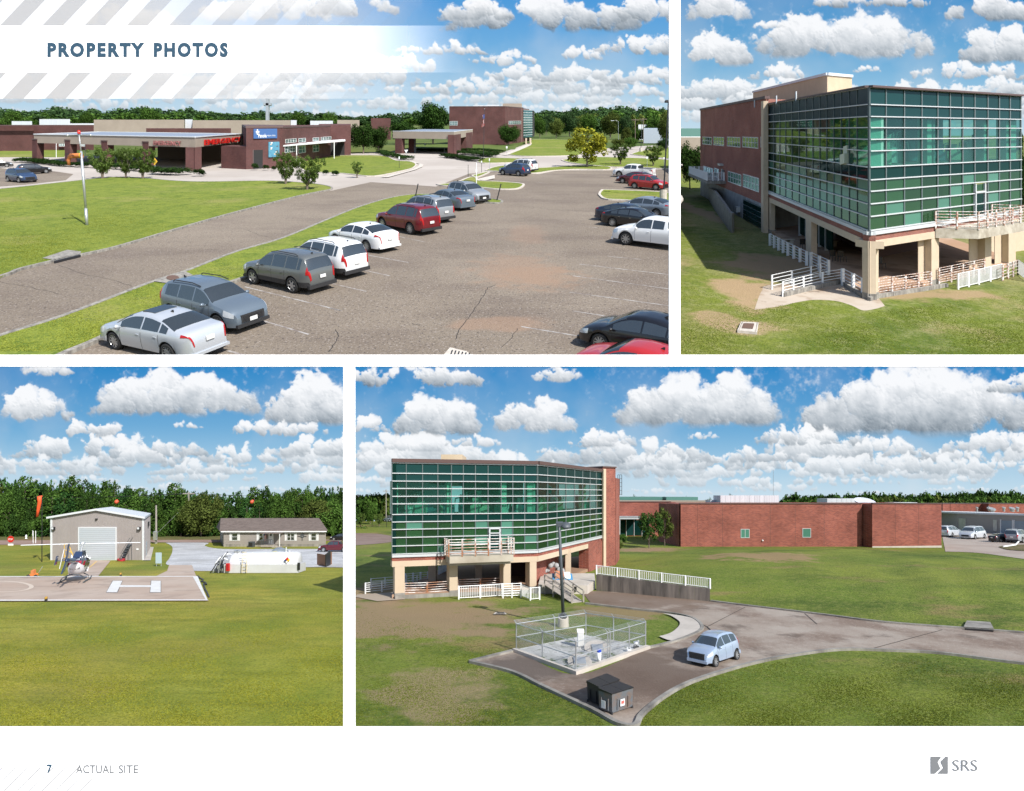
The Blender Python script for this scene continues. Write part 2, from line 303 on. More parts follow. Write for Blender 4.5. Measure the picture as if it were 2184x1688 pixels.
sky_backdrop(744.5, 770, 2500, 1130, 1058, 330, [(930, 923, 190, 88, .7), (1140, 917, 180, 76, .5), (1490, 902, 350, 120, .6), (1960, 918, 500, 150, .9), (880, 822, 330, 44, .9), (1190, 812, 100, 34, .3), (875, 960, 120, 28, .3), (1010, 951, 135, 26, .3), (1290, 951, 140, 42, .4), (1500, 935, 64, 20, .2), (1730, 948, 260, 40, .6), (2110, 966, 190, 50, .7),
    (1880, 972, 200, 42, .6), (790, 920, 80, 34, .4), (1640, 985, 190, 36, .6), (1400, 1000, 220, 36, .5), (2000, 1010, 260, 44, .7), (1800, 1012, 200, 50, .8), (1155, 966, 40, 12, .2), (820, 1000, 160, 40, .5), (2160, 835, 120, 40, .7)], 17)
# ---------------------------------------------------------------- builders shared by the sites
def clip(o, site):
    """model only what lies inside the site's plot: cut at its side and front boundaries"""
    planes = []
    if site is S1: planes = [(Vector((1, -(1439-CX)/FL, 0)), 1), (Vector((0, (CY-774)/FL, -1)), 1)]
    elif site is S2: planes = [(Vector((-1, (1439-CX)/FL, 0)), 1), (Vector((0, (CY-774)/FL, -1)), 1)]
    elif site is S3: planes = [(Vector((1, -(744.5-CX)/FL, 0)), 1)]
    elif site is S4: planes = [(Vector((-1, (744.5-CX)/FL, 0)), 1)]
    bpy.context.view_layer.update(); L = []
    def walk(x):
        if x.type == 'MESH': L.append(x)
        for c in x.children: walk(c)
    walk(o)
    for x in L:
        M = x.matrix_world; bb = [M @ Vector(c) for c in x.bound_box]
        for (no, _) in planes:
            d = [no.dot(c) for c in bb]
            if max(d) <= 0: continue
            if min(d) > 0:
                for c in list(x.children): bpy.data.objects.remove(c)
                bpy.data.objects.remove(x); break
            if x.data.users > 1: x.data = x.data.copy()
            bm = bmesh.new(); bm.from_mesh(x.data); Mi = M.inverted(); n_l = (M.to_3x3().transposed() @ no).normalized()
            bmesh.ops.bisect_plane(bm, geom=bm.verts[:]+bm.edges[:]+bm.faces[:], plane_co=Mi @ Vector((0, 0, 0)), plane_no=n_l, clear_outer=True)
            bm.to_mesh(x.data); bm.free()
def sheet(site, name, pts, lift, m, kind='structure', parent=None, **kw):
    v = [site.gp(px, r, lift) for px, r in pts]; o = mesh(name, v, [tuple(range(len(v)))], m, parent, kind=kind, **kw)
    if o.data.polygons[0].normal.z < 0: o.data.flip_normals()
    return o
def curve(pts, n=6):
    """smooth a pixel polyline (Catmull-Rom)"""
    out = []; P = [pts[0]]+list(pts)+[pts[-1]]
    for i in range(1, len(P)-2):
        for k in range(n):
            t = k/n; a, b, c, d = P[i-1:i+3]
            out.append(tuple(.5*((2*b[j])+(-a[j]+c[j])*t+(2*a[j]-5*b[j]+4*c[j]-d[j])*t*t+(-a[j]+3*b[j]-3*c[j]+d[j])*t**3) for j in (0, 1)))
    return out+[tuple(pts[-1])]
def ribbon(site, name, pts, w, h0, h1, m, kind='structure', parent=None, closed=False, **kw):
    """a raised strip (kerb, painted line, wall) along a ground polyline given in pixels"""
    g = [Vector(site.g(*p)) for p in pts]; N = len(g); mb = MB(); Lr = []
    for i in range(N):
        d = ((g[(i+1) % N]-g[i-1]) if closed else (g[min(i+1, N-1)]-g[max(i-1, 0)])).normalized(); n = Vector((-d.y, d.x))*w/2; Lr.append((g[i]+n, g[i]-n))
    v = []
    for a, b in Lr: v += [site.P(a.x, a.y, h0), site.P(b.x, b.y, h0), site.P(b.x, b.y, h1), site.P(a.x, a.y, h1)]
    f = []
    for i in range(N if closed else N-1):
        j = (i+1) % N
        for k in range(4):
            if h1 == h0 and k != 2: continue
            f.append((i*4+k, j*4+k, j*4+(k+1) % 4, i*4+(k+1) % 4))
    if not closed and h1 != h0: f += [(0, 1, 2, 3), (N*4-1, N*4-2, N*4-3, N*4-4)]
    return fixn(mesh(name, v, f, m, parent, kind=kind, **kw))
def lawn(site, pts, m, lift, edge=None, kerb=None, name='grass', w=None, kname='kerb', kh=None):
    U = site.U; o = sheet(site, name, pts, lift, m, kind='structure')
    if edge: ribbon(site, kname, edge, w or .22*U, -.02*U, (kh or lift+.03*U), kerb or CONC)
    return o
class Face:
    """a straight wall between two ground points (X, D); reads pixels back onto it"""
    def __init__(s, site, a, b, flip=1):
        s.w = site; s.a = Vector(a); s.b = Vector(b); s.d = (s.b-s.a).normalized(); n = Vector((s.d.y, -s.d.x))
        mid = (s.a+s.b)/2
        if n.dot(mid) > 0: n = -n
        s.n = n*flip
    def xy(s, px):
        k = (px-CX)/FL; e = s.b-s.a; t = (k*s.a.y-s.a.x)/(e.x-k*e.y); return s.a+e*t
    def H(s, px, row):
        p = s.xy(px); return ((CY-row)/FL*p.y)-s.w.s*p.y+s.w.h
    def pt(s, px, H, out=0): p = s.xy(px)+s.n*out; return s.w.P(p.x, p.y, H)
    def slab(s, mb, px0, px1, H0, H1, o0, o1, m=0):
        a, b = s.xy(px0), s.xy(px1); q = [a+s.n*o0, b+s.n*o0, b+s.n*o1, a+s.n*o1]
        return mb.hexa([s.w.P(p.x, p.y, H0) for p in q], [s.w.P(p.x, p.y, H1) for p in q], m)
    def box(s, name, px0, px1, H0, H1, o0, o1, m, parent, **kw):
        return fixn(s.slab(MB(), px0, px1, H0, H1, o0, o1).build(name, m, parent, **kw))
def prism(site, name, pts, H0, H1, m, parent=None, **kw):
    return fixn(MB().hexa([site.P(x, d, H0) for x, d in pts], [site.P(x, d, H1) for x, d in pts]).build(name, m, parent, **kw))
def window(face, px0, px1, rt, rb, parent, frame, glass, nv=2, nh=1, fw=.08, pxr=None, proud=.0):
    U = face.w.U; pr = px0 if pxr is None else pxr; H1, H0 = face.H(pr, rt), face.H(pr, rb); mb = MB(); t = fw*U
    wpx = lambda f: px0+(px1-px0)*f
    for H_ in (H0, H1-t): face.slab(mb, px0, px1, H_, H_+t, proud-.02*U, proud+.06*U)
    tt = t/(face.xy(px1)-face.xy(px0)).length
    for i in range(nv+1): c = i/nv*(1-tt); face.slab(mb, wpx(c), wpx(c+tt), H0+t, H1-t, proud-.02*U, proud+.055*U)
    for j in range(1, nh+1): z = H0+(H1-H0)*j/(nh+1); face.slab(mb, px0, px1, z-t/3, z+t/3, proud-.02*U, proud+.05*U)
    w = fixn(mb.build('window', frame, parent))
    for i in range(nv): face.box('pane', wpx(i/nv*(1-tt)+tt), wpx((i+1)/nv*(1-tt)), H0+t, H1-t, proud+.005*U, proud+.02*U, glass, w)
    return w
def post(site, px, row, toprow, r, m, parent, name='post', dpx=0, n=7, r2=None, g=None, H0=-.1):
    X, D = g or site.g(px, row); H1 = site.H(row, toprow); x2 = dpx/FL*D
    return MB().tube([site.P(X, D, H0), site.P(X+x2, D, H1)], r, n, r2=r2).build(name, m, parent)
def railing(site, pts, height, nr, m, label, pickets=0, spacing=1.5, group=None, r=.025, baseH=None, postw=.05, cat='railing', name='railing'):
    """pts: (X, D) ground points; posts one by one, rails one by one"""
    U = site.U; H = height; pts = [Vector(p) for p in pts]; bh = baseH or [0]*len(pts)
    root = empty(name, site.P(pts[0].x, pts[0].y, bh[0]), label, cat, group); top = [site.P(p.x, p.y, b+H) for p, b in zip(pts, bh)]
    for k in range(nr):
        f = (k+1)/nr if not pickets else (1 if k else .12)
        MB().tube([site.P(p.x, p.y, b+H*f) for p, b in zip(pts, bh)], r*U, 5).build('rail', m, root)
    pk = MB(); npost = 0
    for i in range(len(pts)-1):
        a, b = pts[i], pts[i+1]; L = (b-a).length; n = max(1, round(L/(spacing*U)))
        for k in range(n+(1 if i == len(pts)-2 else 0)):
            t = k/n; p = a+(b-a)*t; z = bh[i]+(bh[i+1]-bh[i])*t; w = postw*U
            MB().box(*(lambda q: (q.x-w, q.x+w, q.y-w, q.y+w, q.z, q.z+H*1.02))(site.P(p.x, p.y, z))).build('post', m, root); npost += 1
        if pickets:
            q = int(L/(pickets*U))
            for k in range(q):
                t = (k+.5)/q; p = a+(b-a)*t; z = bh[i]+(bh[i+1]-bh[i])*t; w = .018*U; c = site.P(p.x, p.y, z+.1*H); pk.box(c.x-w, c.x+w, c.y-w, c.y+w, c.z, c.z+H*.88)
    if pickets: pk.build('pickets', m, root, kind='stuff')
    return root

# ---------------------------------------------------------------- plants
def leaves(kind, n, size, seed):
    rg = np.random.RandomState(seed); lumps = []
    if kind == 'round':
        for i in range(34):
            d = rg.normal(size=3); d /= np.linalg.norm(d); q = rg.uniform(.45, 1); lumps.append((d*np.array([.34, .34, .36])*q+[0, 0, .52], rg.uniform(.10, .19)))
    elif kind == 'open':
        for i in range(30):
            d = rg.normal(size=3); d /= np.linalg.norm(d); q = rg.uniform(.4, 1.1); lumps.append((d*np.array([.38, .38, .40])*q+[0, 0, .52], rg.uniform(.06, .15)))
    elif kind == 'pine':
        for i in range(58):
            z = rg.uniform(.04, .97); r = (.30*(1-z)**.75+.03)*rg.uniform(.5, 1.15); a = rg.uniform(0, 6.283); lumps.append((np.array([r*math.cos(a), r*math.sin(a), z]), .045+.08*(1-z)*rg.uniform(.6, 1.3)))
    elif kind == 'vase':
        for i in range(90):
            z = rg.uniform(.05, .9)**.9; r = (.10+.38*min(1, z*1.5)*(1-.35*max(0, z-.6)/.4))*math.sqrt(rg.uniform(.02, 1)); a = rg.uniform(0, 6.283); lumps.append((np.array([r*math.cos(a), r*math.sin(a), z]), rg.uniform(.035, .075)))
    elif kind == 'shrub':
        for i in range(20):
            a = rg.uniform(0, 6.283); r = .36*math.sqrt(rg.uniform(0, 1)); z = .25+.45*math.sqrt(max(0, 1-(r/.42)**2))*rg.uniform(.4, 1); lumps.append((np.array([r*math.cos(a), r*math.sin(a), z]), rg.uniform(.14, .22)))
    c = np.array([l[0] for l in lumps]); rr = np.array([l[1] for l in lumps]); p = rr**2/np.sum(rr**2); idx = rg.choice(len(lumps), n, p=p)
    d = rg.normal(size=(n, 3)); d /= np.linalg.norm(d, axis=1)[:, None]; pos = c[idx]+d*(rr[idx]*rg.uniform(.55, 1.12, n))[:, None]
    if kind == 'vase': pos[:, 2] += np.abs(rg.normal(size=n))*.045
    nrm = d+rg.normal(size=(n, 3))*.6+np.array([0, 0, .25]); nrm /= np.linalg.norm(nrm, axis=1)[:, None]
    t = np.cross(nrm, rg.normal(size=(n, 3))); t /= np.linalg.norm(t, axis=1)[:, None]; b = np.cross(nrm, t); s = size*rg.uniform(.6, 1.3, n)[:, None]
    q = np.stack([pos-t*s*.5, pos-b*s*.38+nrm*s*.1, pos+t*s*.5, pos+b*s*.38+nrm*s*.1], 1).reshape(-1, 3)
    return q
def fast_mesh(name, q, m):
    me = bpy.data.meshes.new(name); nv = len(q); nf = nv//4
    me.vertices.add(nv); me.vertices.foreach_set('co', q.astype(np.float32).ravel()); me.loops.add(nv); me.loops.foreach_set('vertex_index', np.arange(nv, dtype=np.int32))
    me.polygons.add(nf); me.polygons.foreach_set('loop_start', np.arange(0, nv, 4, dtype=np.int32)); me.polygons.foreach_set('loop_total', np.full(nf, 4, dtype=np.int32))
    me.materials.append(m); me.update(calc_edges=True); return me
def trunk_mesh(kind, seed):
    rg = random.Random(seed); mb = MB()
    if kind == 'vase':
        for i in range(5):
            a = i*1.256+rg.uniform(-.3, .3); pts = [(0.012*math.cos(a), .012*math.sin(a), -.05), (.03*math.cos(a), .03*math.sin(a), .18), (.11*math.cos(a), .11*math.sin(a), .42), (.2*math.cos(a), .2*math.sin(a), .7)]; mb.tube(pts, .022, 5, r2=.006)
    elif kind == 'pine': mb.tube([(0, 0, -.05), (.005, 0, .3), (0, .01, .6), (0, 0, .95)], .016, 6, r2=.003)
    else:
        mb.tube([(0, 0, -.06), (.01, 0, .12), (0, .01, .3), (.02, 0, .5), (0, 0, .78)], .026, 7, r2=.006)
        for i in range(8):
            a = i*2.4; z = .2+.05*i; L = .34-.02*i; mb.tube([(0, 0, z), (L*.5*math.cos(a), L*.5*math.sin(a), z+.1), (L*math.cos(a), L*math.sin(a), z+.24)], .012, 5, r2=.003)
    o = bpy.data.meshes.new('trunk'); o.from_pydata(mb.v, [], mb.f); o.materials.append(BARK); return o
FOL = {'dark': leaf_mat('dark_foliage', (.018, .045, .012), (.05, .10, .022)), 'mid': leaf_mat('green_foliage', (.035, .075, .014), (.08, .15, .03)), 'crepe': leaf_mat('crepe_foliage', (.06, .10, .022), (.15, .22, .055)),
       'yellow': leaf_mat('yellow_foliage', (.16, .19, .02), (.34, .33, .04)), 'pine': leaf_mat('pine_foliage', (.016, .05, .016), (.05, .12, .03)), 'olive': leaf_mat('olive_foliage', (.05, .075, .016), (.11, .14, .035)),
       'far': leaf_mat('far_foliage', (.025, .055, .022), (.06, .11, .04)), 'box': leaf_mat('boxwood_foliage', (.012, .03, .01), (.035, .07, .018))}
PROTO = {}
def proto(kind, col, n, size, var):
    k = (kind, col, n, var)
    if k not in PROTO: PROTO[k] = (fast_mesh('crown', leaves(kind, n, size, 100+var), FOL[col]), trunk_mesh(kind, var))
    return PROTO[k]
NL = {'round': (8500, .040), 'open': (2600, .055), 'pine': (4500, .036), 'vase': (9000, .032), 'shrub': (1500, .075)}
def plant(site, px, row, top, kind, col, label, cat='tree', group=None, wpx=None, n=None, var=None, name=None, low=0.0, trunk=True, seed=None):
    """crown fills from fraction low of the height to the top"""
    X, D = site.g(px, row); Ht = site.H(row, top); rg = random.Random(int(px*31+row*7)); var = rg.randrange(3) if var is None else var
    nn, sz = NL[kind]; nn, sz = (n, sz*math.sqrt(nn/n)) if n else (nn, sz); cm, tm = proto(kind, col, nn, sz, var)
    root = empty(name or ('pine_tree' if kind == 'pine' else 'shrub' if kind == 'shrub' else 'tree'), site.P(X, D, 0), label, cat, group); root.rotation_euler.z = rg.uniform(0, 6.28)
    W = (wpx/FL*D if wpx else Ht*.8)/({'round': .86, 'open': .9, 'pine': .62, 'vase': .98, 'shrub': 1.0}[kind])
    c = link(bpy.data.objects.new('crown' if kind != 'shrub' else 'foliage', cm), root); H_ = Ht*(1-low); c.location.z = Ht*low; c.scale = (W, W, H_)
    if kind == 'shrub': c.scale = (W, W, H_/.9)
    if kind in ('round', 'open'): c.scale.z = H_/.98; c.location.z = Ht*low-.04*H_
    if trunk and kind != 'shrub':
        t = link(bpy.data.objects.new('trunk', tm), root); t.scale = (min(W, Ht*.9), min(W, Ht*.9), Ht*.92)
    return root
def hedge(site, pts, Hh, w, label, col='box', n=9, group=None):
    """a clipped hedge of joined mounds along a ground polyline"""
    g = [Vector(site.g(*p)) for p in pts]; L = [0]
    for a, b in zip(g, g[1:]): L.append(L[-1]+(b-a).length)
    q = []; base = leaves('shrub', 1000, .085, 900+len(pts)); rg = random.Random(int(pts[0][0]))
    for i in range(n):
        s = L[-1]*(i+.5)/n; k = max(j for j in range(len(L)-1) if L[j] <= s); t = (s-L[k])/(L[k+1]-L[k]); p = g[k]+(g[k+1]-g[k])*t
        a = rg.uniform(0, 6.28); sc = w*rg.uniform(1.1, 1.4); h = Hh*rg.uniform(.9, 1.15); r = base.copy(); x = r[:, 0]*math.cos(a)-r[:, 1]*math.sin(a); y = r[:, 0]*math.sin(a)+r[:, 1]*math.cos(a)
        q.append(np.stack([x*sc+p.x, y*sc+p.y, r[:, 2]*h/.85+site.s*(y*sc+p.y)-site.h], 1))
    q = np.concatenate(q); me = fast_mesh('hedge', q, FOL[col]); return link(bpy.data.objects.new('hedge', me), None, label, 'hedge', group)
def forest(site, spots, label, seed=1, kinds=(('round', 'far'),), per=420):
    """one far wood read as a single mass; spots: (px, baserow, toprow, wpx)"""
    q = []; base = {}; rg = random.Random(seed); by = {}
    for (px, row, top, wpx, ci) in spots:
        kind, col = kinds[ci]
        k = (kind, rg.randrange(3))
        if k not in base: base[k] = leaves(kind, per, {'pine': .085, 'round': .13}.get(kind, .12), 50+k[1])
        X, D = site.g(px, row); Ht = site.H(row, top); W = wpx/FL*D/.85; a = rg.uniform(0, 6.28); r = base[k]; x = r[:, 0]*math.cos(a)-r[:, 1]*math.sin(a); y = r[:, 0]*math.sin(a)+r[:, 1]*math.cos(a)
        z = r[:, 2]*Ht*1.04 if kind == 'pine' else (r[:, 2]-.1)*Ht*1.08
        by.setdefault(ci, []).append(np.stack([x*W+X, y*W+D, z+site.s*D-site.h], 1))
    mats = [FOL[kinds[c][1]] for c in sorted(by)]; allq = np.concatenate([np.concatenate(by[c]) for c in sorted(by)]); me = fast_mesh('forest', allq, mats[0])
    for m in mats[1:]: me.materials.append(m)
    mi = np.concatenate([np.full(sum(len(a) for a in by[c])//4, i, dtype=np.int32) for i, c in enumerate(sorted(by))]); me.polygons.foreach_set('material_index', mi)
    return link(bpy.data.objects.new('forest', me), None, label, 'forest', kind='stuff')

# ---------------------------------------------------------------- lettering
def text_mesh(s, bold=0.0, sx=1.0, extr=0.0, spacing=1.0):
    c = bpy.data.curves.new('lettering', 'FONT'); c.body = s; c.size = 1; c.offset = bold; c.extrude = extr; c.space_character = spacing; c.resolution_u = 3
    o = bpy.data.objects.new('t', c); COL.objects.link(o); dg = bpy.context.evaluated_depsgraph_get(); me = bpy.data.meshes.new_from_object(o.evaluated_get(dg)); bpy.data.objects.remove(o)
    v = np.array([p.co[:] for p in me.vertices]); v[:, 0] *= sx; f = [tuple(p.vertices) for p in me.polygons]; bpy.data.meshes.remove(me); return v, f
def letters(face, s, px0, px1, rt, rb, out, m, parent, bold=.0, depth=.05, name='lettering', pxr=None, skew=0):
    """lettering standing on a wall face, fitted between pixel columns and rows"""
    U = face.w.U; v, f = text_mesh(s, bold, 1, .5); pr = px0 if pxr is None else pxr; x0, x1 = v[:, 0].min(), v[:, 0].max(); y0, y1 = v[:, 1].min(), v[:, 1].max()
    a, b = face.xy(px0), face.xy(px1); H1, H0 = face.H(pr, rt), face.H(pr, rb); vv = []
    for x, y, z in v:
        t = (x-x0)/(x1-x0); p = a+(b-a)*t+face.n*(out+depth*U*(z+.5)); vv.append(face.w.P(p.x, p.y, H0+(H1-H0)*(y-y0)/(y1-y0)))
    return fixn(mesh(name, vv, f, m, parent))
# ---------------------------------------------------------------- vehicles (local: x forward, y left, z up, metres)
GLASS = pane_mat('car_glass', (.25, .3, .3), 0, .03, (.035, .042, .046), .20, 0); TYRE = mat('tyre_rubber', (.018, .018, .018), .85); RIM = mat('alloy_rim', (.45, .46, .47), .35, .7); RIMD = mat('dark_rim', (.10, .10, .11), .4, .6)
TRIM = mat('black_trim', (.025, .025, .027), .6); LAMP = mat('headlamp_glass', (.55, .58, .6), .08, .3); TAIL = mat('tail_lamp', (.35, .01, .012), .15); PLATE = mat('licence_plate', (.7, .7, .68), .5); CHROME = mat('chrome', (.6, .6, .6), .15, 1); SEAM = mat('door_gap', (.03, .03, .03), .8)
def paint(name, c, metal=.35): return mat('car_paint_'+name, c, .32, metal, coat=.8)
PAINT = {'silver': paint('silver', (.50, .53, .57), .3), 'white': paint('white', (.78, .79, .80), 0), 'greyblue': paint('grey_blue', (.13, .165, .20), .25), 'grey': paint('grey', (.13, .14, .14), .3), 'red': paint('red', (.16, .008, .014), .2), 'brightred': paint('bright_red', (.42, .02, .02), .1),
         'maroon': paint('maroon', (.10, .012, .018), .3), 'navy': paint('navy', (.018, .028, .055), .3), 'blue': paint('blue', (.03, .06, .13), .3), 'black': paint('black', (.008, .008, .010), .2), 'lightgrey': paint('light_grey', (.30, .32, .34), .3), 'steel': paint('steel_blue', (.22, .26, .31), .3), 'iceblue': paint('ice_blue', (.34, .42, .54), .3)}
KINDS = {
 'sedan': dict(L=4.85, W=1.83, roof=1.46, top=[(-2.40, .30), (-2.43, .50), (-2.41, .78), (-2.34, 1.02), (-2.2, 1.09), (-1.78, 1.13), (-1.1, 1.36), (-.55, 1.45), (-.05, 1.475), (.4, 1.43), (.75, 1.32), (1.28, 1.02), (1.75, .93), (2.15, .82), (2.34, .68), (2.42, .50), (2.40, .28)], belt=[(-2.4, 1.0), (-1, .97), (1.3, .90), (2.4, .6)], side=(-1.45, 1.0), split=(-.12, -1.02), wheels=(1.42, -1.38), rw=.335, rear=(-1.72, -.98), front=(.55, 1.22)),
 'fast': dict(L=4.87, W=1.85, roof=1.45, top=[(-2.40, .30), (-2.43, .50), (-2.42, .80), (-2.36, 1.06), (-2.2, 1.10), (-1.95, 1.13), (-1.2, 1.36), (-.55, 1.45), (-.05, 1.47), (.4, 1.43), (.75, 1.31), (1.3, .99), (1.75, .90), (2.15, .79), (2.36, .64), (2.43, .48), (2.40, .28)], belt=[(-2.4, 1.0), (-1, .98), (1.3, .89), (2.4, .6)], side=(-1.6, 1.0), split=(-.12, -1.02), wheels=(1.44, -1.40), rw=.34, rear=(-1.88, -1.02), front=(.55, 1.24)),
 'suv': dict(L=4.9, W=1.94, roof=1.76, top=[(-2.40, .35), (-2.45, .6), (-2.43, .95), (-2.38, 1.14), (-2.22, 1.5), (-2.08, 1.69), (-1.8, 1.75), (-.8, 1.78), (-.1, 1.765), (.4, 1.68), (.6, 1.58), (1.15, 1.16), (1.7, 1.09), (2.15, 1.0), (2.35, .86), (2.44, .6), (2.42, .32)], belt=[(-2.4, 1.1), (-1, 1.08), (1.1, 1.03), (2.4, .75)], side=(-2.0, .95), split=(0, -.95, -1.75), wheels=(1.47, -1.42), rw=.38, rear=(-2.37, -2.13), front=(.45, 1.1), rails=1),
 'suvsmall': dict(L=4.3, W=1.76, roof=1.58, top=[(-2.1, .35), (-2.15, .6), (-2.13, .88), (-2.05, 1.08), (-1.85, 1.38), (-1.68, 1.52), (-1.3, 1.57), (-.5, 1.60), (0, 1.585), (.35, 1.51), (.55, 1.42), (1.08, 1.06), (1.6, .98), (1.9, .9), (2.08, .76), (2.15, .55), (2.12, .32)], belt=[(-2.1, 1.06), (-1, 1.0), (1.1, .93), (2.1, .7)], side=(-1.6, .9), split=(0, -.85), wheels=(1.30, -1.28), rw=.345, rear=(-2.03, -1.75), front=(.42, 1.02), rails=1),
 'hatch': dict(L=3.8, W=1.66, roof=1.50, top=[(-1.86, .32), (-1.9, .55), (-1.88, .85), (-1.82, 1.02), (-1.62, 1.30), (-1.48, 1.43), (-1.1, 1.49), (-.45, 1.52), (.05, 1.50), (.4, 1.40), (1.05, .98), (1.4, .90), (1.7, .78), (1.85, .64), (1.9, .48), (1.88, .28)], belt=[(-1.9, 1.02), (-1, .97), (1.0, .88), (1.9, .62)], side=(-1.45, .88), split=(0, -.8), wheels=(1.15, -1.27), rw=.29, rear=(-1.8, -1.54), front=(.45, 1.0)),
 'van': dict(L=5.1, W=1.97, roof=1.75, top=[(-2.5, .32), (-2.55, .6), (-2.53, .95), (-2.5, 1.1), (-2.38, 1.5), (-2.25, 1.68), (-1.8, 1.74), (-.6, 1.77), (.3, 1.74), (.75, 1.62), (1.0, 1.49), (1.6, 1.08), (2.0, .98), (2.3, .86), (2.48, .7), (2.55, .5), (2.53, .28)], belt=[(-2.5, 1.08), (-1, 1.02), (1.6, .95), (2.5, .65)], side=(-2.15, 1.3), split=(.5, -.75, -1.9), wheels=(1.6, -1.44), rw=.34, rear=(-2.49, -2.28), front=(.85, 1.55), rails=1),
 'pickup': dict(L=5.5, W=1.95, roof=1.76, top=[(-2.72, .45), (-2.75, .7), (-2.74, 1.10), (-2.7, 1.15), (-2.5, 1.16), (-.95, 1.16), (-.88, 1.2), (-.80, 1.55), (-.7, 1.70), (-.3, 1.75), (.4, 1.76), (.75, 1.70), (.9, 1.62), (1.35, 1.18), (1.9, 1.12), (2.4, 1.02), (2.62, .9), (2.72, .65), (2.7, .38)], belt=[(-2.75, 1.14), (-1, 1.13), (1.3, 1.06), (2.7, .75)], side=(-.66, 1.15), split=(.12,), wheels=(1.72, -1.75), rw=.40, rear=(-.87, -.76), front=(.82, 1.3), bed=(-2.6, -1.02)),
}
def lerp_t(T, x):
    if x <= T[0][0]: return T[0][1]
    for (a, b), (c, d) in zip(T, T[1:]):
        if a <= x <= c: return b+(d-b)*(x-a)/(c-a) if c > a else d
    return T[-1][1]
WM = {}
def wheel_mesh(rw, wd, spokes, dark=False):
    k = (rw, wd, spokes, dark)
    if k in WM: return WM[k]
    t = MB().lathe((0, -wd/2, 0), (0, 1, 0), [(0.02, rw*.62), (0, rw*.7), (0, rw*.93), (.03, rw), (wd-.03, rw), (wd, rw*.93), (wd, rw*.7), (wd-.02, rw*.62)], 28); tm = bpy.data.meshes.new('tyre'); tm.from_pydata(t.v, [], t.f); tm.materials.append(TYRE)
    for p in tm.polygons: p.use_smooth = True
    r = MB().lathe((0, -wd/2, 0), (0, 1, 0), [(.005, rw*.70), (.01, rw*.63), (.07, rw*.60), (.08, .001)], 28, 1); r.lathe((0, -wd/2, 0), (0, 1, 0), [(.015, .002), (.012, rw*.17), (.06, rw*.2)], 12, 0)
    for i in range(spokes):
        a = 2*math.pi*i/spokes; c, s = math.cos(a), math.sin(a); w0, w1 = .12*rw*5/spokes+.012, .085*rw*5/spokes+.008
        P_ = lambda u, v, y: (u*c-v*s, y, u*s+v*c)
        r.hexa([P_(rw*.1, -w0, -wd/2+.055), P_(rw*.64, -w1, -wd/2+.055), P_(rw*.64, w1, -wd/2+.055), P_(rw*.1, w0, -wd/2+.055)], [P_(rw*.1, -w0, -wd/2+.012), P_(rw*.66, -w1, -wd/2+.016), P_(rw*.66, w1, -wd/2+.016), P_(rw*.1, w0, -wd/2+.012)], 0)
    r.lathe((0, -wd/2, 0), (0, 1, 0), [(.004, rw*.70), (.002, rw*.66), (.03, rw*.63)], 28, 0)
    rm = bpy.data.meshes.new('rim'); rm.from_pydata(r.v, [], r.f); rm.materials.append(RIMD if dark else RIM); rm.materials.append(BLACK); rm.polygons.foreach_set('material_index', r.m); WM[k] = (tm, rm); return WM[k]
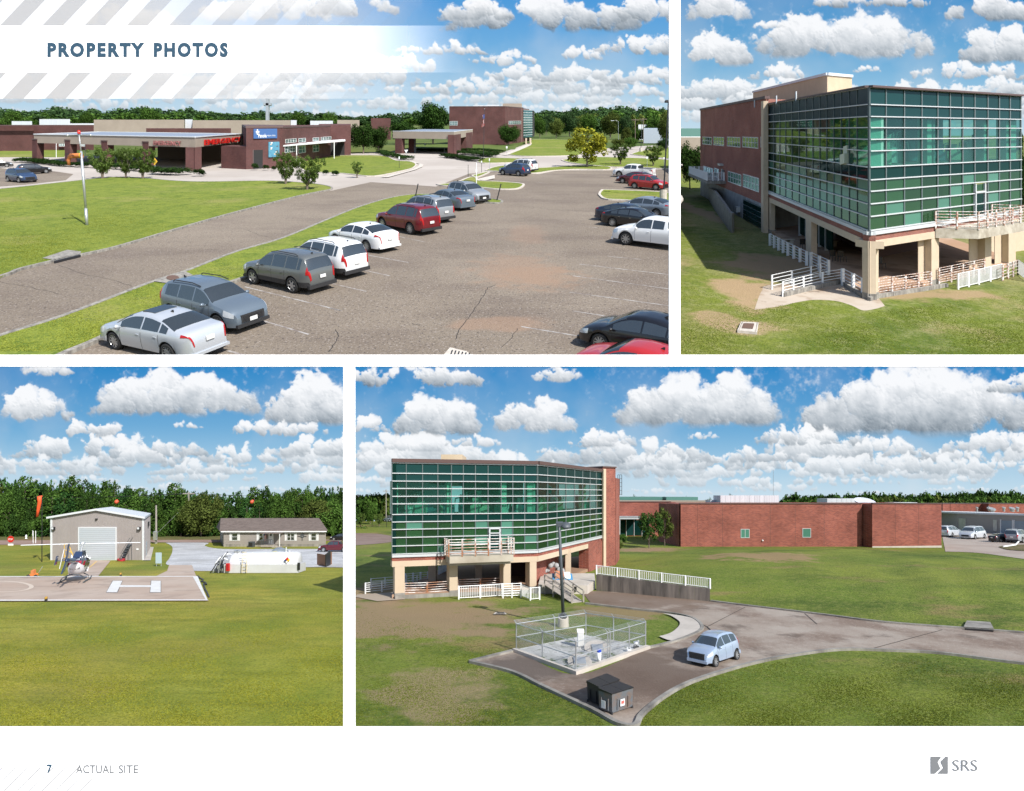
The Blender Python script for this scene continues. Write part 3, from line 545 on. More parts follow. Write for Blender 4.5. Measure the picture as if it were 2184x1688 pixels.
def make_vehicle(name, kind, col, label, cat='car', group=None, spokes=10, darkrim=False, sunroof=False, plate=(True, False), lowtrim=False, detail=True, roofcol=None):
    k = KINDS[kind]; root = empty(name, (0, 0, 0), label, cat, group); L, W = k['L'], k['W']; zb = .22 if kind not in ('suv', 'pickup') else .30; m = PAINT[col]; xa, xr = k['wheels']; rw = k['rw']; Ra = rw+.075
    prof = []; tp = k['top']; sm = []
    for (a, b) in zip(tp, tp[1:]):
        n = max(1, int(math.hypot(b[0]-a[0], b[1]-a[1])/.045))
        for i in range(n): sm.append((a[0]+(b[0]-a[0])*i/n, a[1]+(b[1]-a[1])*i/n))
    sm.append(tp[-1])
    for it in range(3 if kind == 'pickup' else 10): sm = [sm[0]]+[((p[0]+q[0]*2+r[0])/4, (p[1]+q[1]*2+r[1])/4) for p, q, r in zip(sm, sm[1:], sm[2:])]+[sm[-1]]
    def sect(x, zt):
        e = max(0, (abs(x)-(L/2-.6))/.6); hw = W/2*(1-.26*min(1, e)**2.3)*(1 if kind == 'pickup' else (1-.03*max(0, (-x-.8)/1.5))); bl = lerp_t(k['belt'], x); cab = k['roof']; b = min(bl, zt-.015)
        t = max(0, min(1, (zt-bl)/(cab-bl))); yr = hw*(.97-.30*t) if t > 0 else hw*.90; az = 0
        for xw in (xa, xr):
            if abs(x-xw) < Ra: az = max(az, rw+math.sqrt(Ra*Ra-(x-xw)**2))
        z = [zb, zb, zb+.05, zb+.38*(b-zb), zb+.72*(b-zb), b]; z = [min(max(q, az if i < 4 else (az+.02*i if i == 4 else 0)), zt-.01) for i, q in enumerate(z)]
        rnd = min(.05, max(.004, (zt-b)*.3)); return [(x, 0, z[0]), (x, hw*.84, z[1]), (x, hw*.965, z[2]), (x, hw*.995, z[3]), (x, hw, z[4]), (x, hw*.965, z[5]), (x, yr+.01*(t > 0), max(zt-rnd-.012, z[5])), (x, yr*.88, zt-.004), (x, yr*.45, zt+.012*(1 if t > 0 else .8)), (x, 0, zt+.018*(1 if t > 0 else .8))]
    S = [sect(x, z) for x, z in sm]; n = 10; mb = MB(); v = []
    for s in S: v += s+[(p[0], -p[1], p[2]) for p in s[-2:0:-1]]
    nn = 18; f = []; mi = []; lowj = 3 if lowtrim else 2
    for i in range(len(S)-1):
        for j in range(nn):
            f.append((i*nn+j, i*nn+(j+1) % nn, (i+1)*nn+(j+1) % nn, (i+1)*nn+j)); jj = j if j < 9 else 17-j; mi.append(1 if jj < lowj else 0)
    f += [tuple(range(nn)), tuple((len(S)-1)*nn+j for j in range(nn-1, -1, -1))]; mi += [1, 1]
    body = mesh('body', v, f, [m, TRIM], root, mi=mi); auto_smooth(body, 32)
    def at(si, j):      # point on the skin at station si, height index j (float), left side
        i0 = min(int(si), len(S)-2); a = si-i0; j0 = min(int(j), 8); b = j-j0
        q = [S[i0][j0], S[i0][j0+1], S[i0+1][j0], S[i0+1][j0+1]]; return Vector([(q[0][c]*(1-b)+q[1][c]*b)*(1-a)+(q[2][c]*(1-b)+q[3][c]*b)*a for c in range(3)])
    def patch(name_, s0, s1, j0, j1, mt, side=1, out=.008, ns=None, nj=3, par=root, taper=None):
        ns = ns or max(2, int(abs(s1-s0))); P_ = []
        for a in range(ns+1):
            for b in range(nj+1):
                u, w_ = a/ns, b/nj; sA = s0+(s1-s0)*u
                if taper: sA = (s0+taper[0]*w_)*(1-u)+(s1+taper[1]*w_)*u
                p = at(max(0, min(len(S)-1.001, sA)), j0+(j1-j0)*w_); P_.append(p)
        N = []
        for a in range(ns+1):
            for b in range(nj+1):
                g = lambda aa, bb: P_[min(max(aa, 0), ns)*(nj+1)+min(max(bb, 0), nj)]
                nv = (g(a, b+1)-g(a, b-1)).cross(g(a+1, b)-g(a-1, b)); nv = nv.normalized() if nv.length > 1e-9 else Vector((0, 1, 0))
                c = g(a, b)-Vector((g(a, b).x*.8, 0, .8)); N.append(nv if nv.dot(c) > 0 else -nv)
        q = [p+nv*out for p, nv in zip(P_, N)]+[p-nv*.01 for p, nv in zip(P_, N)]
        q = [Vector((p.x, p.y*side, p.z)) for p in q]; o_ = (ns+1)*(nj+1); ff = []
        I = lambda a, b: a*(nj+1)+b
        for a in range(ns):
            for b in range(nj): ff.append((I(a, b), I(a, b+1), I(a+1, b+1), I(a+1, b)))
        for a in range(ns): ff += [(I(a, 0), I(a+1, 0), o_+I(a+1, 0), o_+I(a, 0)), (I(a, nj), I(a+1, nj), o_+I(a+1, nj), o_+I(a, nj))]
        for b in range(nj): ff += [(I(0, b), I(0, b+1), o_+I(0, b+1), o_+I(0, b)), (I(ns, b), I(ns, b+1), o_+I(ns, b+1), o_+I(ns, b))]
        o = mesh(name_, q, ff, mt, par); auto_smooth(o, 50); return o
    def across(name_, xs0, xs1, mt, out=.007, fr=.9):       # windscreen / rear window over both halves
        s0, s1 = sx(xs0), sx(xs1); ns = max(3, int(abs(s1-s0))); q = []; cols = [(6.25, 1), (7, 1), (8, 1), (9, 1), (8, -1), (7, -1), (6.25, -1)]
        for a in range(ns+1):
            for (j, sd) in cols: p = at(s0+(s1-s0)*a/ns, j); q.append(Vector((p.x, p.y*sd, p.z)))
        nc = len(cols); qq = []
        for a in range(ns+1):
            for b in range(nc):
                g = lambda aa, bb: q[min(max(aa, 0), ns)*nc+min(max(bb, 0), nc-1)]
                nv = (g(a, b+1)-g(a, b-1)).cross(g(a+1, b)-g(a-1, b)).normalized(); nv = nv if nv.z > 0 or abs(nv.z) < .05 and nv.x*(g(a, b).x) > 0 else -nv; qq.append((g(a, b)+nv*out, g(a, b)-nv*.01))
        ff = [(a*nc+b, a*nc+b+1, (a+1)*nc+b+1, (a+1)*nc+b) for a in range(ns) for b in range(nc-1)]; o_ = len(qq)
        ff += [(a*nc+b, (a+1)*nc+b, o_+(a+1)*nc+b, o_+a*nc+b) for a in range(ns) for b in (0, nc-1)]+[(a*nc+b, a*nc+b+1, o_+a*nc+b+1, o_+a*nc+b) for a in (0, ns) for b in range(nc-1)]
        o = mesh(name_, [p[0] for p in qq]+[p[1] for p in qq], ff, mt, root); auto_smooth(o, 50); return o
    imid = max(range(len(sm)), key=lambda i: sm[i][1])
    def sx(x, low=False):      # station index for x on the upper profile
        best = None
        rng = range(len(sm)-1)
        for i in rng:
            a, b = sm[i], sm[i+1]
            if min(a[0], b[0]) <= x <= max(a[0], b[0]) and (best is None or (a[1] > sm[int(best)][1] and not low)): best = i+(x-a[0])/(b[0]-a[0]+1e-9)
        return best if best is not None else (0 if x < 0 else len(sm)-1.01)
    across('windscreen', *k['front'], GLASS); across('rear_window', *k['rear'], GLASS)
    cuts = [k['side'][1]]+list(k['split'])+[k['side'][0]]
    for sd in (1, -1):
        for a, b in zip(cuts, cuts[1:]):
            if abs(a-b) > .15: patch('side_window', sx(b+.035), sx(a-.035), 5.12, 5.93, GLASS, sd, .006)
    sF, sR = sx(L/2-.42), sx(L/2-.06)
    nF = next(i for i in range(len(sm)-1, 0, -1) if sm[i][1] > k['top'][-3][1]-.02); nR = next(i for i in range(len(sm)) if sm[i][1] > (.98 if kind in ('sedan', 'fast', 'hatch') else 1.1)-.04)
    for sd in (1, -1):
        patch('headlight', sx(L/2-.50), nF, 4.25, 5.9, LAMP, sd, .012)
        if kind in ('suv', 'suvsmall', 'van', 'hatch', 'pickup'): patch('tail_light', max(1, nR-8), nR+(6 if kind != 'pickup' else 2), 4.3, 6.2, TAIL, sd, .014)
        else: patch('tail_light', max(1, nR-7), sx(-L/2+.36), 4.85, 5.95, TAIL, sd, .014)
        hw = W/2; x0 = k['front'][1]-.28; zm = lerp_t(k['belt'], x0)+.07
        MB().ball((x0, sd*(hw+.09), zm), (.07, .10, .075)).tube([(x0+.02, sd*(hw-.1), zm-.04), (x0, sd*(hw+.02), zm-.03)], .02, 5).build('wing_mirror', [m], root, True)
        if detail:
            for xc in k['split'][:1]+(k['split'][1:2] if kind not in ('pickup', 'suv', 'van') else ()) + ((-.95,) if kind in ('suv', 'van') else ()):
                s = sx(xc-.0); MB().box(xc+.10, xc+.24, sd*(hw-.01)-.02, sd*(hw-.01)+.02, lerp_t(k['belt'], xc)-.16, lerp_t(k['belt'], xc)-.13).build('door_handle', [m if col != 'black' else CHROME], root)
            for xc in cuts[:-1][:3]: patch('door_seam', sx(xc)-.14, sx(xc)+.14, 2.1, 5.1, SEAM, sd, .004, ns=2, nj=8)
    b = k['top']; gz = [p for p in b if p[0] > L/2-.25]; zt = gz[0][1]; 
    gx = L/2-.035; mbg = MB(); hz = zt-.10
    for i in range(5): mbg.box(gx-.05, gx+.045, -.42, .42, .42+(hz-.42)*i/5, .42+(hz-.42)*(i+.55)/5)
    mbg.build('grille', CHROME if kind in ('suv', 'pickup') else TRIM, root); MB().box(gx-.1, gx+.03, -.5, .5, .40, hz+.02).build('air_intake', TRIM, root); 
    MB().box(L/2-.12, L/2+.02, -W*.40, W*.40, .24, .37).build('front_bumper', TRIM if lowtrim or kind in ('suv', 'suvsmall') else m, root)
    MB().box(-L/2-.03, -L/2+.12, -W*.41, W*.41, .28, .46 if kind not in ('sedan', 'fast') else .38).build('rear_bumper', TRIM if kind in ('suv', 'suvsmall') or lowtrim else m, root)
    if plate[0]: MB().box(-L/2-.045, -L/2-.02, -.16, .16, .72, .87).build('licence_plate', PLATE, root)
    if plate[1]: MB().box(gx+.045, gx+.06, -.16, .16, .40, .54).build('licence_plate', PLATE, root)
    if k.get('rails'):
        for sd in (1, -1):
            zr = k['roof']; MB().tube([(-1.65 if kind != 'suvsmall' else -1.3, sd*W*.335, zr-.02), (-1.5 if kind != 'suvsmall' else -1.2, sd*W*.335, zr+.045), (-.2, sd*W*.335, zr+.055), (.25, sd*W*.335, zr-.03)], .02, 5).build('roof_rail', TRIM if col != 'white' else BLACK, root)
    if kind not in ('pickup', 'hatch'): MB().hexa([(k['rear'][1]+.25, -.02, lerp_t([(p[0], p[1]) for p in sm[::4]], k['rear'][1]+.2)), (k['rear'][1]+.42, -.02, lerp_t(sm[::4], k['rear'][1]+.4)), (k['rear'][1]+.42, .02, lerp_t(sm[::4], k['rear'][1]+.4)), (k['rear'][1]+.25, .02, lerp_t(sm[::4], k['rear'][1]+.2))], [(k['rear'][1]+.24, -.01, k['roof']+.07), (k['rear'][1]+.29, -.01, k['roof']+.07), (k['rear'][1]+.29, .01, k['roof']+.07), (k['rear'][1]+.24, .01, k['roof']+.07)]).build('antenna', TRIM, root)
    if sunroof: MB().box(-.35, .28, -.42, .42, k['roof']-.01, k['roof']+.035).build('sunroof', GLASS, root)
    if 'bed' in k:
        b0, b1 = k['bed']; mbd = MB().box(b0, b1, -W*.41, W*.41, 1.15, 1.215); mbd.build('bed_dark_slab', TRIM, root); r_ = MB()  # flat dark slab on a closed bed paints in the shaded hollow
        for sd in (1, -1): r_.box(b0-.08, b1+.05, sd*W*.45-.05, sd*W*.45+.05, 1.13, 1.26)
        r_.box(b0-.12, b0-.04, -W*.45, W*.45, 1.13, 1.26); r_.build('bed_rail', m, root); MB().box(-1.01, -.9, -.7, .7, 1.2, 1.62).build('rear_glass_panel', GLASS, root)
    tm, rm = wheel_mesh(rw, .23, spokes, darkrim)
    for xw in (xa, xr):
        for sd in (-1, 1):
            w = link(bpy.data.objects.new('wheel', None), root); w.empty_display_size = .1; w.location = (xw, sd*(W/2-.125), rw); w.rotation_euler.z = 0 if sd < 0 else math.pi
            link(bpy.data.objects.new('tyre', tm), w); link(bpy.data.objects.new('rim', rm), w)
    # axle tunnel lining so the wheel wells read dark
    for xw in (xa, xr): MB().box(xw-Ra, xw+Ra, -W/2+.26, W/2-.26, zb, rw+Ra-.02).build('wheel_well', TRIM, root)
    return root
CARLOG = []
def park(car, site, pxf, pxr, side, kind, k_len=None, off=0):
    """stand a vehicle so the ground contacts of its near front and rear wheels fall at two ground pixels; side=+1 if its left flank faces us"""
    k = KINDS[kind]; U = site.U; c = math.cos(site.a)
    def pl(p): X, D = site.g(*p); return Vector((X, D/c))
    f, r = pl(pxf), pl(pxr); wb = k['wheels'][0]-k['wheels'][1]; d = (f-r); meas = d.length/(wb*U); sc = k_len or min(1.25, meas**.3); CARLOG.append((car['label'][:34], round(meas, 2), round(sc, 2)))
    d = d.normalized(); n = Vector((-d.y, d.x)); mid = (f+r)/2
    ctr = mid - n*side*(k['W']/2-.06)*U*sc - d*((k['wheels'][0]+k['wheels'][1])/2)*U*sc
    ex = Vector((d.x, 0, 0))+site.ey*d.y; ez = site.n; eyv = ez.cross(ex); M = Matrix((ex, eyv, ez)).transposed().to_4x4()
    M.translation = site.P(ctr.x, ctr.y*c, 0); car.matrix_world = M @ Matrix.Scale(U*sc, 4); car.location = M.translation; return car
# ================================================================ SITE 1: hospital car park seen from the air
s = S1; U = 7
GR1 = layered('lawn_grass', (.155, .195, .03), [((.20, .23, .035), .12, .5, .15, .8, (1, 1, 1)), ((.06, .11, .014), .9, .55, .12, .7, (1, 1, 1)), ((.30, .25, .10), .07, .60, .08, .6, (1, 1.6, 1)), ((.25, .28, .05), 4, .55, .1, .5, (1, 1, 1)), ((.05, .09, .012), 7, .55, .12, .55, (1, 1, 1))], U=7, bump=.8, bscale=9)
ASPH = layered('asphalt', (.175, .142, .108), [((.235, .195, .15), .05, .5, .16, .8, (1, 1, 1)), ((.12, .092, .075), .11, .56, .12, .55, (1, 2.2, 1)), ((.33, .29, .26), 11, .60, .06, .75, (1, 1, 1)), ((.05, .042, .04), 9, .60, .07, .8, (1, 1, 1)),
    ((.28, .18, .12), .9, .13, .13, .4, (1, 1, 1), S1.g(1100, 575), (9*2.2, 30)), ((.27, .175, .115), 1.4, .2, .12, .45, (1, 1, 1), S1.g(1150, 590), (22, 22)), ((.26, .17, .12), .4, .16, .14, .35, (1, 1, 1), S1.g(1120, 500), (12, 40)), ((.28, .18, .12), .3, .2, .1, .5, (1, 1, 1), S1.g(1060, 690), (20, 9))], U=7, bump=.6, bscale=14, spec=.3)
CDRV = layered('concrete_drive', (.36, .32, .285), [((.44, .40, .36), .06, .5, .14, .8, (1, 1, 1)), ((.33, .29, .25), .2, .6, .1, .5, (1, 1, 1)), ((.3, .27, .25), 6, .6, .08, .4, (1, 1, 1))], U=7)
FARG = layered('far_grass', (.07, .10, .02), [((.12, .14, .035), .02, .5, .1, .8, (1, 1, 1)), ((.05, .09, .02), .05, .55, .1, .7, (1, 1, 1))], U=7)
sheet(s, 'ground', [(-260, 774), (1439, 774), (1439, 256.2), (-260, 256.2)], 0, FARG)
sheet(s, 'parking_lot', [(-260, 774), (-260, 400), (700, 380), (1000, 372), (1050, 360), A(4300, 485), (1439, 355), (1439, 774)], .03, ASPH)
sheet(s, 'concrete_drive', [(-260, 412), (0, 412), (300, 412), (708, 407), (791, 389), (930, 398.5), (1000, 371), (1060, 366), (1150, 372), (1190, 364), (1300, 364), (1439, 361), (1439, 308), (1300, 316), (1236, 322), (1130, 305), (1060, 330), (880, 322), (700, 330), (500, 340), (0, 330), (-260, 328)], .06, CDRV)
sheet(s, 'parking_lot', [A(0, 600), A(150, 590), A(420, 560), A(470, 520), A(330, 500), A(60, 490), A(0, 480), A(-300, 480), A(-300, 610)], .09, ASPH)
ks = .16*U
def L1(pts, edge=None, lift=.12*7, **k): return lawn(s, pts, GR1, lift, edge, kerb=k.pop('kerb', CONCD), **k)
top = curve([A(-500, 665), A(0, 620), A(400, 577), A(700, 545), A(900, 548), A(1100, 566), A(1300, 573), A(1700, 568), A(1900, 577), A(2050, 592), A(2118, 608), A(2120, 622)])
low = curve([A(2120, 622), A(1900, 668), A(1500, 772), A(1200, 858), A(900, 948), A(700, 1005), A(515, 1045), A(330, 1087), A(120, 1140), Cc(0, 628), Cc(-600, 790)])
L1(top+low[1:], top+low[1:])
strip = curve([Cc(-500, 1190), Cc(0, 1015), Cc(400, 888), Cc(960, 672), Cc(1180, 600), Cc(1500, 475), Cc(1800, 385), Dd(0, 258), Dd(200, 178), Dd(400, 120), Dd(560, 98), Dd(690, 98)])
strip2 = curve([Dd(690, 98), Dd(900, 118), Dd(1075, 132), Dd(1108, 146), Dd(1080, 154), Dd(960, 150), Dd(840, 160), Dd(700, 182), Dd(430, 250), Dd(150, 325), Cc(1850, 540), Cc(1555, 640), Cc(1100, 800), Cc(655, 1022), Cc(430, 1118), Cc(330, 1165)])
L1(strip+strip2[1:]+[(0, 774), (-150, 774)], strip+strip2[1:], w=.25*U)
L1(curve([B(690, 590), B(810, 578), B(895, 546), B(940, 546), B(960, 566), B(1080, 572), B(1225, 584), B(1243, 598), B(1200, 618), B(1080, 620), B(920, 606), B(760, 600), B(690, 590)])[:-1], curve([B(690, 590), B(810, 578), B(895, 546), B(940, 546), B(960, 566), B(1080, 572), B(1225, 584), B(1243, 598), B(1200, 618), B(1080, 620), B(920, 606), B(760, 600), B(690, 590)]), w=.3*U, kerb=CONC)
for P_ in ([B(915, 532), B(1012, 509), B(1020, 514), B(960, 540), B(930, 540)], [B(0, 404), B(330, 404), B(430, 436), B(515, 442), B(556, 458), B(545, 478), B(500, 495), B(290, 536), B(100, 520), B(-160, 500), B(-165, 430)],
           [B(945, 442), B(1000, 420), B(1225, 424), B(1262, 436), B(1180, 448), B(1000, 452)], [B(1000, 500), B(1060, 478), B(1160, 468), B(1320, 484), B(1500, 474), B(1620, 468), B(1788, 476), B(1786, 494), B(1600, 492), B(1440, 500), B(1340, 515), B(1250, 516)],
           [B(1145, 398), B(1290, 336), B(1302, 300), B(1602, 312), B(1620, 390), B(1560, 402), B(1400, 407), B(1250, 407)], [B(1488, 432), B(1600, 420), B(1760, 414), B(2214, 436), B(2214, 488), B(1960, 478), B(1800, 476), B(1560, 452)],
           [B(1730, 655), B(1745, 632), B(1800, 626), B(2214, 650), B(2214, 716), B(1900, 692), B(1770, 684)], [B(1930, 396), B(2010, 372), B(2214, 352), B(2214, 422), B(2100, 415)]):
    c = curve(P_+[P_[0]], 4); L1(c[:-1], c, w=.28*U, kerb=CONC)
sheet(s, 'grass', [A(-260, 372), A(0, 374), A(120, 362), A(415, 362), A(412, 412), A(0, 412), A(-260, 410)], .15, GR1)
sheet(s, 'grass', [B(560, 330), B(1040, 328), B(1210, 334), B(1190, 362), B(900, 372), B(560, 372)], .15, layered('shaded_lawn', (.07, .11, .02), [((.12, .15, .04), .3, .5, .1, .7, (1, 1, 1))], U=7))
sheet(s, 'pavement', [B(380, 545), B(555, 496), B(600, 476), B(605, 462), B(560, 448), B(520, 436), B(520, 444), B(580, 458), B(572, 474), B(520, 500), B(330, 545)], .9, CONC)
sheet(s, 'pavement', [B(1110, 400), B(1265, 334), B(1292, 335), B(1140, 402)], .9, CONC)
sheet(s, 'pavement', [B(935, 560), B(1060, 530), B(1062, 552), B(1000, 566)], .9, CONC)
# storm drain mouths, cracks and parking lines
ro = empty('storm_drain', s.gp(*A(400, 1060)), 'dark concrete storm drain cover set in the lawn kerb', 'drain')
sheet(s, 'cover', [A(270, 1072), A(430, 1018), A(520, 1030), A(510, 1048), A(350, 1085)], .15*7, CONCD, kind=None, parent=ro); ribbon(s, 'opening', [A(350, 1092), A(430, 1072), A(512, 1052)], .12*U, .0, .13*U+.2, BLACK, kind=None, parent=ro)
ro = empty('manhole', s.gp(*Cc(1100, 655)), 'concrete pad with round iron manhole beside the grey crossover', 'manhole')
sheet(s, 'pad', [Cc(985, 668), Cc(1185, 603), Cc(1270, 645), Cc(1095, 685)], .16*7, CONCD, kind=None, parent=ro); xx = [Cc(1105+42*math.cos(t*.52), 647+16*math.sin(t*.52)) for t in range(12)]; sheet(s, 'lid', xx, .18*7, mat('rusty_iron', (.12, .07, .05), .8), kind=None, parent=ro)
ro = empty('storm_drain', s.gp(*Dd(830, 1100)), 'pale concrete drain with iron grate at the bottom edge of the car park', 'drain')
sheet(s, 'cover', [Dd(740, 1120), Dd(775, 1080), Dd(880, 1105), Dd(930, 1140), Dd(720, 1170)], .05*7, CONC, kind=None, parent=ro)
for i in range(6): ribbon(s, 'slot', [Dd(790+i*22, 1098+i*4), Dd(780+i*22, 1128+i*4)], .05*U, .36, .40, BLACK, kind=None, parent=ro)
PL = mat('worn_line_paint', (.36, .34, .32), .8, var=(.16, .13, .115), scale=.25, amount=.5)
for a, b in ((Cc(1565, 685), Cc(2184, 838)), (Cc(1690, 905), Cc(1975, 990)), (Dd(0, 820), Dd(75, 838)), (Dd(20, 665), Dd(240, 715)), (Dd(225, 580), Dd(390, 615)), (Dd(235, 480), Dd(510, 530)), (Dd(440, 362), Dd(620, 400)), (Cc(1460, 1095), Cc(1580, 1130)), (Dd(1230, 940), Dd(1620, 1005)), (Dd(1540, 720), Dd(2184, 808)),
             (Dd(1560, 615), Dd(2184, 700)), (Dd(1600, 540), Dd(2184, 608)), (Dd(1780, 490), Dd(2000, 510)), (Dd(1640, 300), Dd(1720, 308)), (Dd(1560, 840), Dd(1880, 890)), (B(1320, 570), B(1400, 580))):
    ribbon(s, 'parking_line', [a, b], .10*U, .06, .06, PL)
CR = mat('crack', (.03, .026, .024), .95)
for pts, w in (([Dd(1070, 675), Dd(1020, 690), Dd(990, 740), Dd(960, 790), Dd(900, 875), Dd(855, 930), Dd(820, 985), Dd(808, 1030)], .035), ([Dd(1190, 165), Dd(1300, 175), Dd(1420, 190), Dd(1550, 195), Dd(1700, 205)], .03), ([Cc(370, 545), Cc(520, 600), Cc(750, 650), Cc(870, 690)], .03), ([Cc(0, 655), Cc(200, 690), Cc(420, 740)], .025),
               ([Cc(1580, 320), Cc(1650, 350), Cc(1760, 378)], .03), ([Cc(2150, 960), Cc(2165, 1010), Cc(2130, 1060), Cc(2100, 1110)], .035), ([Dd(530, 920), Dd(590, 935)], .03), ([Dd(1210, 950), Dd(1160, 1020), Dd(1090, 1090)], .025), ([Dd(100, 230), Dd(200, 200), Dd(330, 215)], .02)):
    pj = []
    for a, b in zip(pts, pts[1:]):
        for k in range(5): pj.append((a[0]+(b[0]-a[0])*k/5+R.uniform(-1.6, 1.6), a[1]+(b[1]-a[1])*k/5+R.uniform(-1, 1)))
    ribbon(s, 'crack', pj, w*U, .05, .05, CR)

# ---- hospital
def block(site, name, px0, px1, rt, base, m, parent, base1=None, dep=12, Hlo=0, rb=None):
    base1 = base1 or base; a, b = site.g(px0, base), site.g(px1, base1); H1 = site.H(base, rt); H0 = site.H(base, rb) if rb else Hlo; d = dep*site.U
    return prism(site, name, [a, b, (b[0]*(1+d/b[1]), b[1]+d), (a[0]*(1+d/a[1]), a[1]+d)], H0, H1, m, parent)
METAL = mat('white_ribbed_metal', (.62, .65, .68), .5, var=(.5, .53, .56), scale=1.2, stretch=(1, 1, .02)); COPE = mat('dark_coping', (.10, .06, .055), .6); ROOFM = mat('pale_roof_membrane', (.60, .63, .66), .8)
WG = pane_mat('building_glass', (.3, .45, .42), 0, .05, (.10, .17, .16), .10)
hosp = empty('hospital_building', s.gp(*A(1600, 490)), 'long low red brick hospital building with tan roof blocks behind the lawn', 'hospital')
Ht = s.H(A(0, 490)[1], A(0, 225)[1]); TA, TB = s.g(*A(1575, 490)), s.g(*A(1810, 478)); a0 = s.g(*A(1535, 468)); dv = (Vector(TA)-Vector(a0))
prism(s, 'tower_wall', [TA, TB, (TB[0]*1.15, TB[1]*1.15), (TA[0]-dv.x*3.2, TA[1]-dv.y*4)], 0, Ht, BR1, hosp); prism(s, 'coping', [(TA[0]-.4, TA[1]-.6), (TB[0]+.4, TB[1]-.6), (TB[0]*1.15, TB[1]*1.15), (TA[0]-dv.x*3.2, TA[1]-dv.y*4)], Ht, Ht+.35*U, COPE, hosp)
tf = Face(s, TA, TB)
d_ = tf.box('door', A(1622, 0)[0], A(1681, 0)[0], .1, tf.H(A(1622, 0)[0], A(0, 366)[1]), -.3, .25, DARK, hosp); tf.box('door_frame', A(1616, 0)[0], A(1622, 0)[0]-.1, .1, tf.H(A(1622, 0)[0], A(0, 364)[1]), -.3, .5, COPE, d_)
w1 = s.g(*A(1810, 470)); w2 = s.g(A(2115, 0)[0], 334.5); Hw = s.H(A(0, 470)[1], A(0, 226)[1]); wf = Face(s, w1, w2)
prism(s, 'wall', [w1, w2, (w2[0]*1.3, w2[1]*1.3), (w1[0]*1.5, w1[1]*1.5)], 0, Hw, BR1, hosp); wf.box('coping', A(1812, 0)[0], A(2114, 0)[0], Hw, Hw+.3*U, -2, .4, COPE, hosp)
for x0, x1, r0, r1 in ((1826, 1895, 297, 322), (1910, 1955, 292, 318), (2001, 2040, 288, 310), (2053, 2118, 284, 305), (1822, 1888, 340, 385), (1910, 1955, 340, 388), (2001, 2040, 335, 380)):
    window(wf, A(x0, 0)[0], A(x1, 0)[0], A(0, r0)[1], A(0, r1)[1], hosp, WHITE, WG, nv=4 if x1-x0 > 60 else 2, nh=1, fw=.055)
e0, e1 = s.g(*B(-65, 405)), s.g(*B(140, 402)); prism(s, 'wall', [e0, e1, (e1[0]*1.3, e1[1]*1.3), (e0[0]*1.3, e0[1]*1.3)], 0, s.H(B(0, 403)[1], B(0, 207)[1]), BR1, hosp)
ef = Face(s, e0, e1); ef.box('doorway', B(-10, 0)[0], B(100, 0)[0], .1, ef.H(B(0, 0)[0], B(0, 318)[1]), -.2, .3, DARK, hosp)
for (n_, x0, x1, rt, base, m, dep, rb) in (('wall', -300, 215, 210, 372, BR1, 20, None), ('wall', 215, 600, 209, 366, BR1, 20, None), ('parapet', 935, 1478, 228, 352, BR1, 6, None), ('roof_block', 600, 1180, 172, 320, TANP, 25, None), ('roof_block', 1232, 1858, 176, 316, TANP, 25, None),
     ('roof_unit', 75, 205, 182, 318, METAL, 8, None), ('roof_unit', 252, 448, 168, 318, METAL, 8, None), ('roof_unit', 1184, 1232, 170, 312, METAL, 6, None), ('roof_unit', 1860, 1898, 175, 308, METAL, 5, None), ('roof_unit', 1985, 2130, 179, 308, METAL, 6, None), ('roof_edge', 440, 602, 196, 330, ROOFM, 4, 205),
     ('roof_block', 2158, 2300, 174, 306, TANP, 12, None), ('roof_block', 2374, 2500, 162, 300, BR1, 8, None)):
    block(s, n_, A(x0, 0)[0], A(x1, 0)[0], A(0, rt)[1], A(0, base)[1], m, hosp, dep=dep, rb=(A(0, rb)[1] if rb else None))
block(s, 'coping', A(-300, 0)[0], A(598, 0)[0], A(0, 205)[1], A(0, 374)[1], COPE, hosp, dep=.6, rb=A(0, 209.5)[1])
lf = Face(s, s.g(*A(215, 367)), s.g(*A(600, 367)))
for x0, x1 in ((378, 414), (520, 545)): window(lf, A(x0, 0)[0], A(x1, 0)[0], A(0, 318)[1], A(0, 342)[1], hosp, WHITE, WG, nv=3, fw=.1, proud=.1)
def sign(face, name, x0, x1, r0, r1, m, label, cat='sign', th=.15, rd=A): return face.box(name, rd(x0, 0)[0], rd(x1, 0)[0], face.H(rd(x0, 0)[0], rd(0, r1)[1]), face.H(rd(x0, 0)[0], rd(0, r0)[1]), .05*U, (.05+th)*U, m, None, label=label, cat=cat)
SB = sign(tf, 'wall_sign', 1620, 1771, 230, 293, mat('sign_blue', (.03, .10, .27), .5), 'blue wall sign with white cross and medical center lettering on brick tower')
for (t_, x0, x1, r0, r1, b_) in (('Panola', 1650, 1703, 262, 286, .012), ('MEDICAL CENTER', 1707, 1760, 270, 278, .0)): letters(tf, t_, A(x0, 0)[0], A(x1, 0)[0], A(0, r0)[1], A(0, r1)[1], .2*U, WHITE, SB, b_, .03)
for (x0, x1, r0, r1) in ((1641, 1648, 234, 268), (1634, 1657, 245, 250), (1634, 1657, 254, 258)): tf.box('cross_bar', A(x0, 0)[0], A(x1, 0)[0], tf.H(A(x0, 0)[0], A(0, r1)[1]), tf.H(A(x0, 0)[0], A(0, r0)[1]), .2*U, .24*U, WHITE, SB)
MU = sign(tf, 'wall_banner', 1716, 1785, 314, 412, mat('banner_blue', (.04, .18, .28), .6, var=(.08, .26, .35), scale=.4), 'pale blue site map banner hanging on the brick tower beside the doorway', 'banner')
rr = random.Random(4)
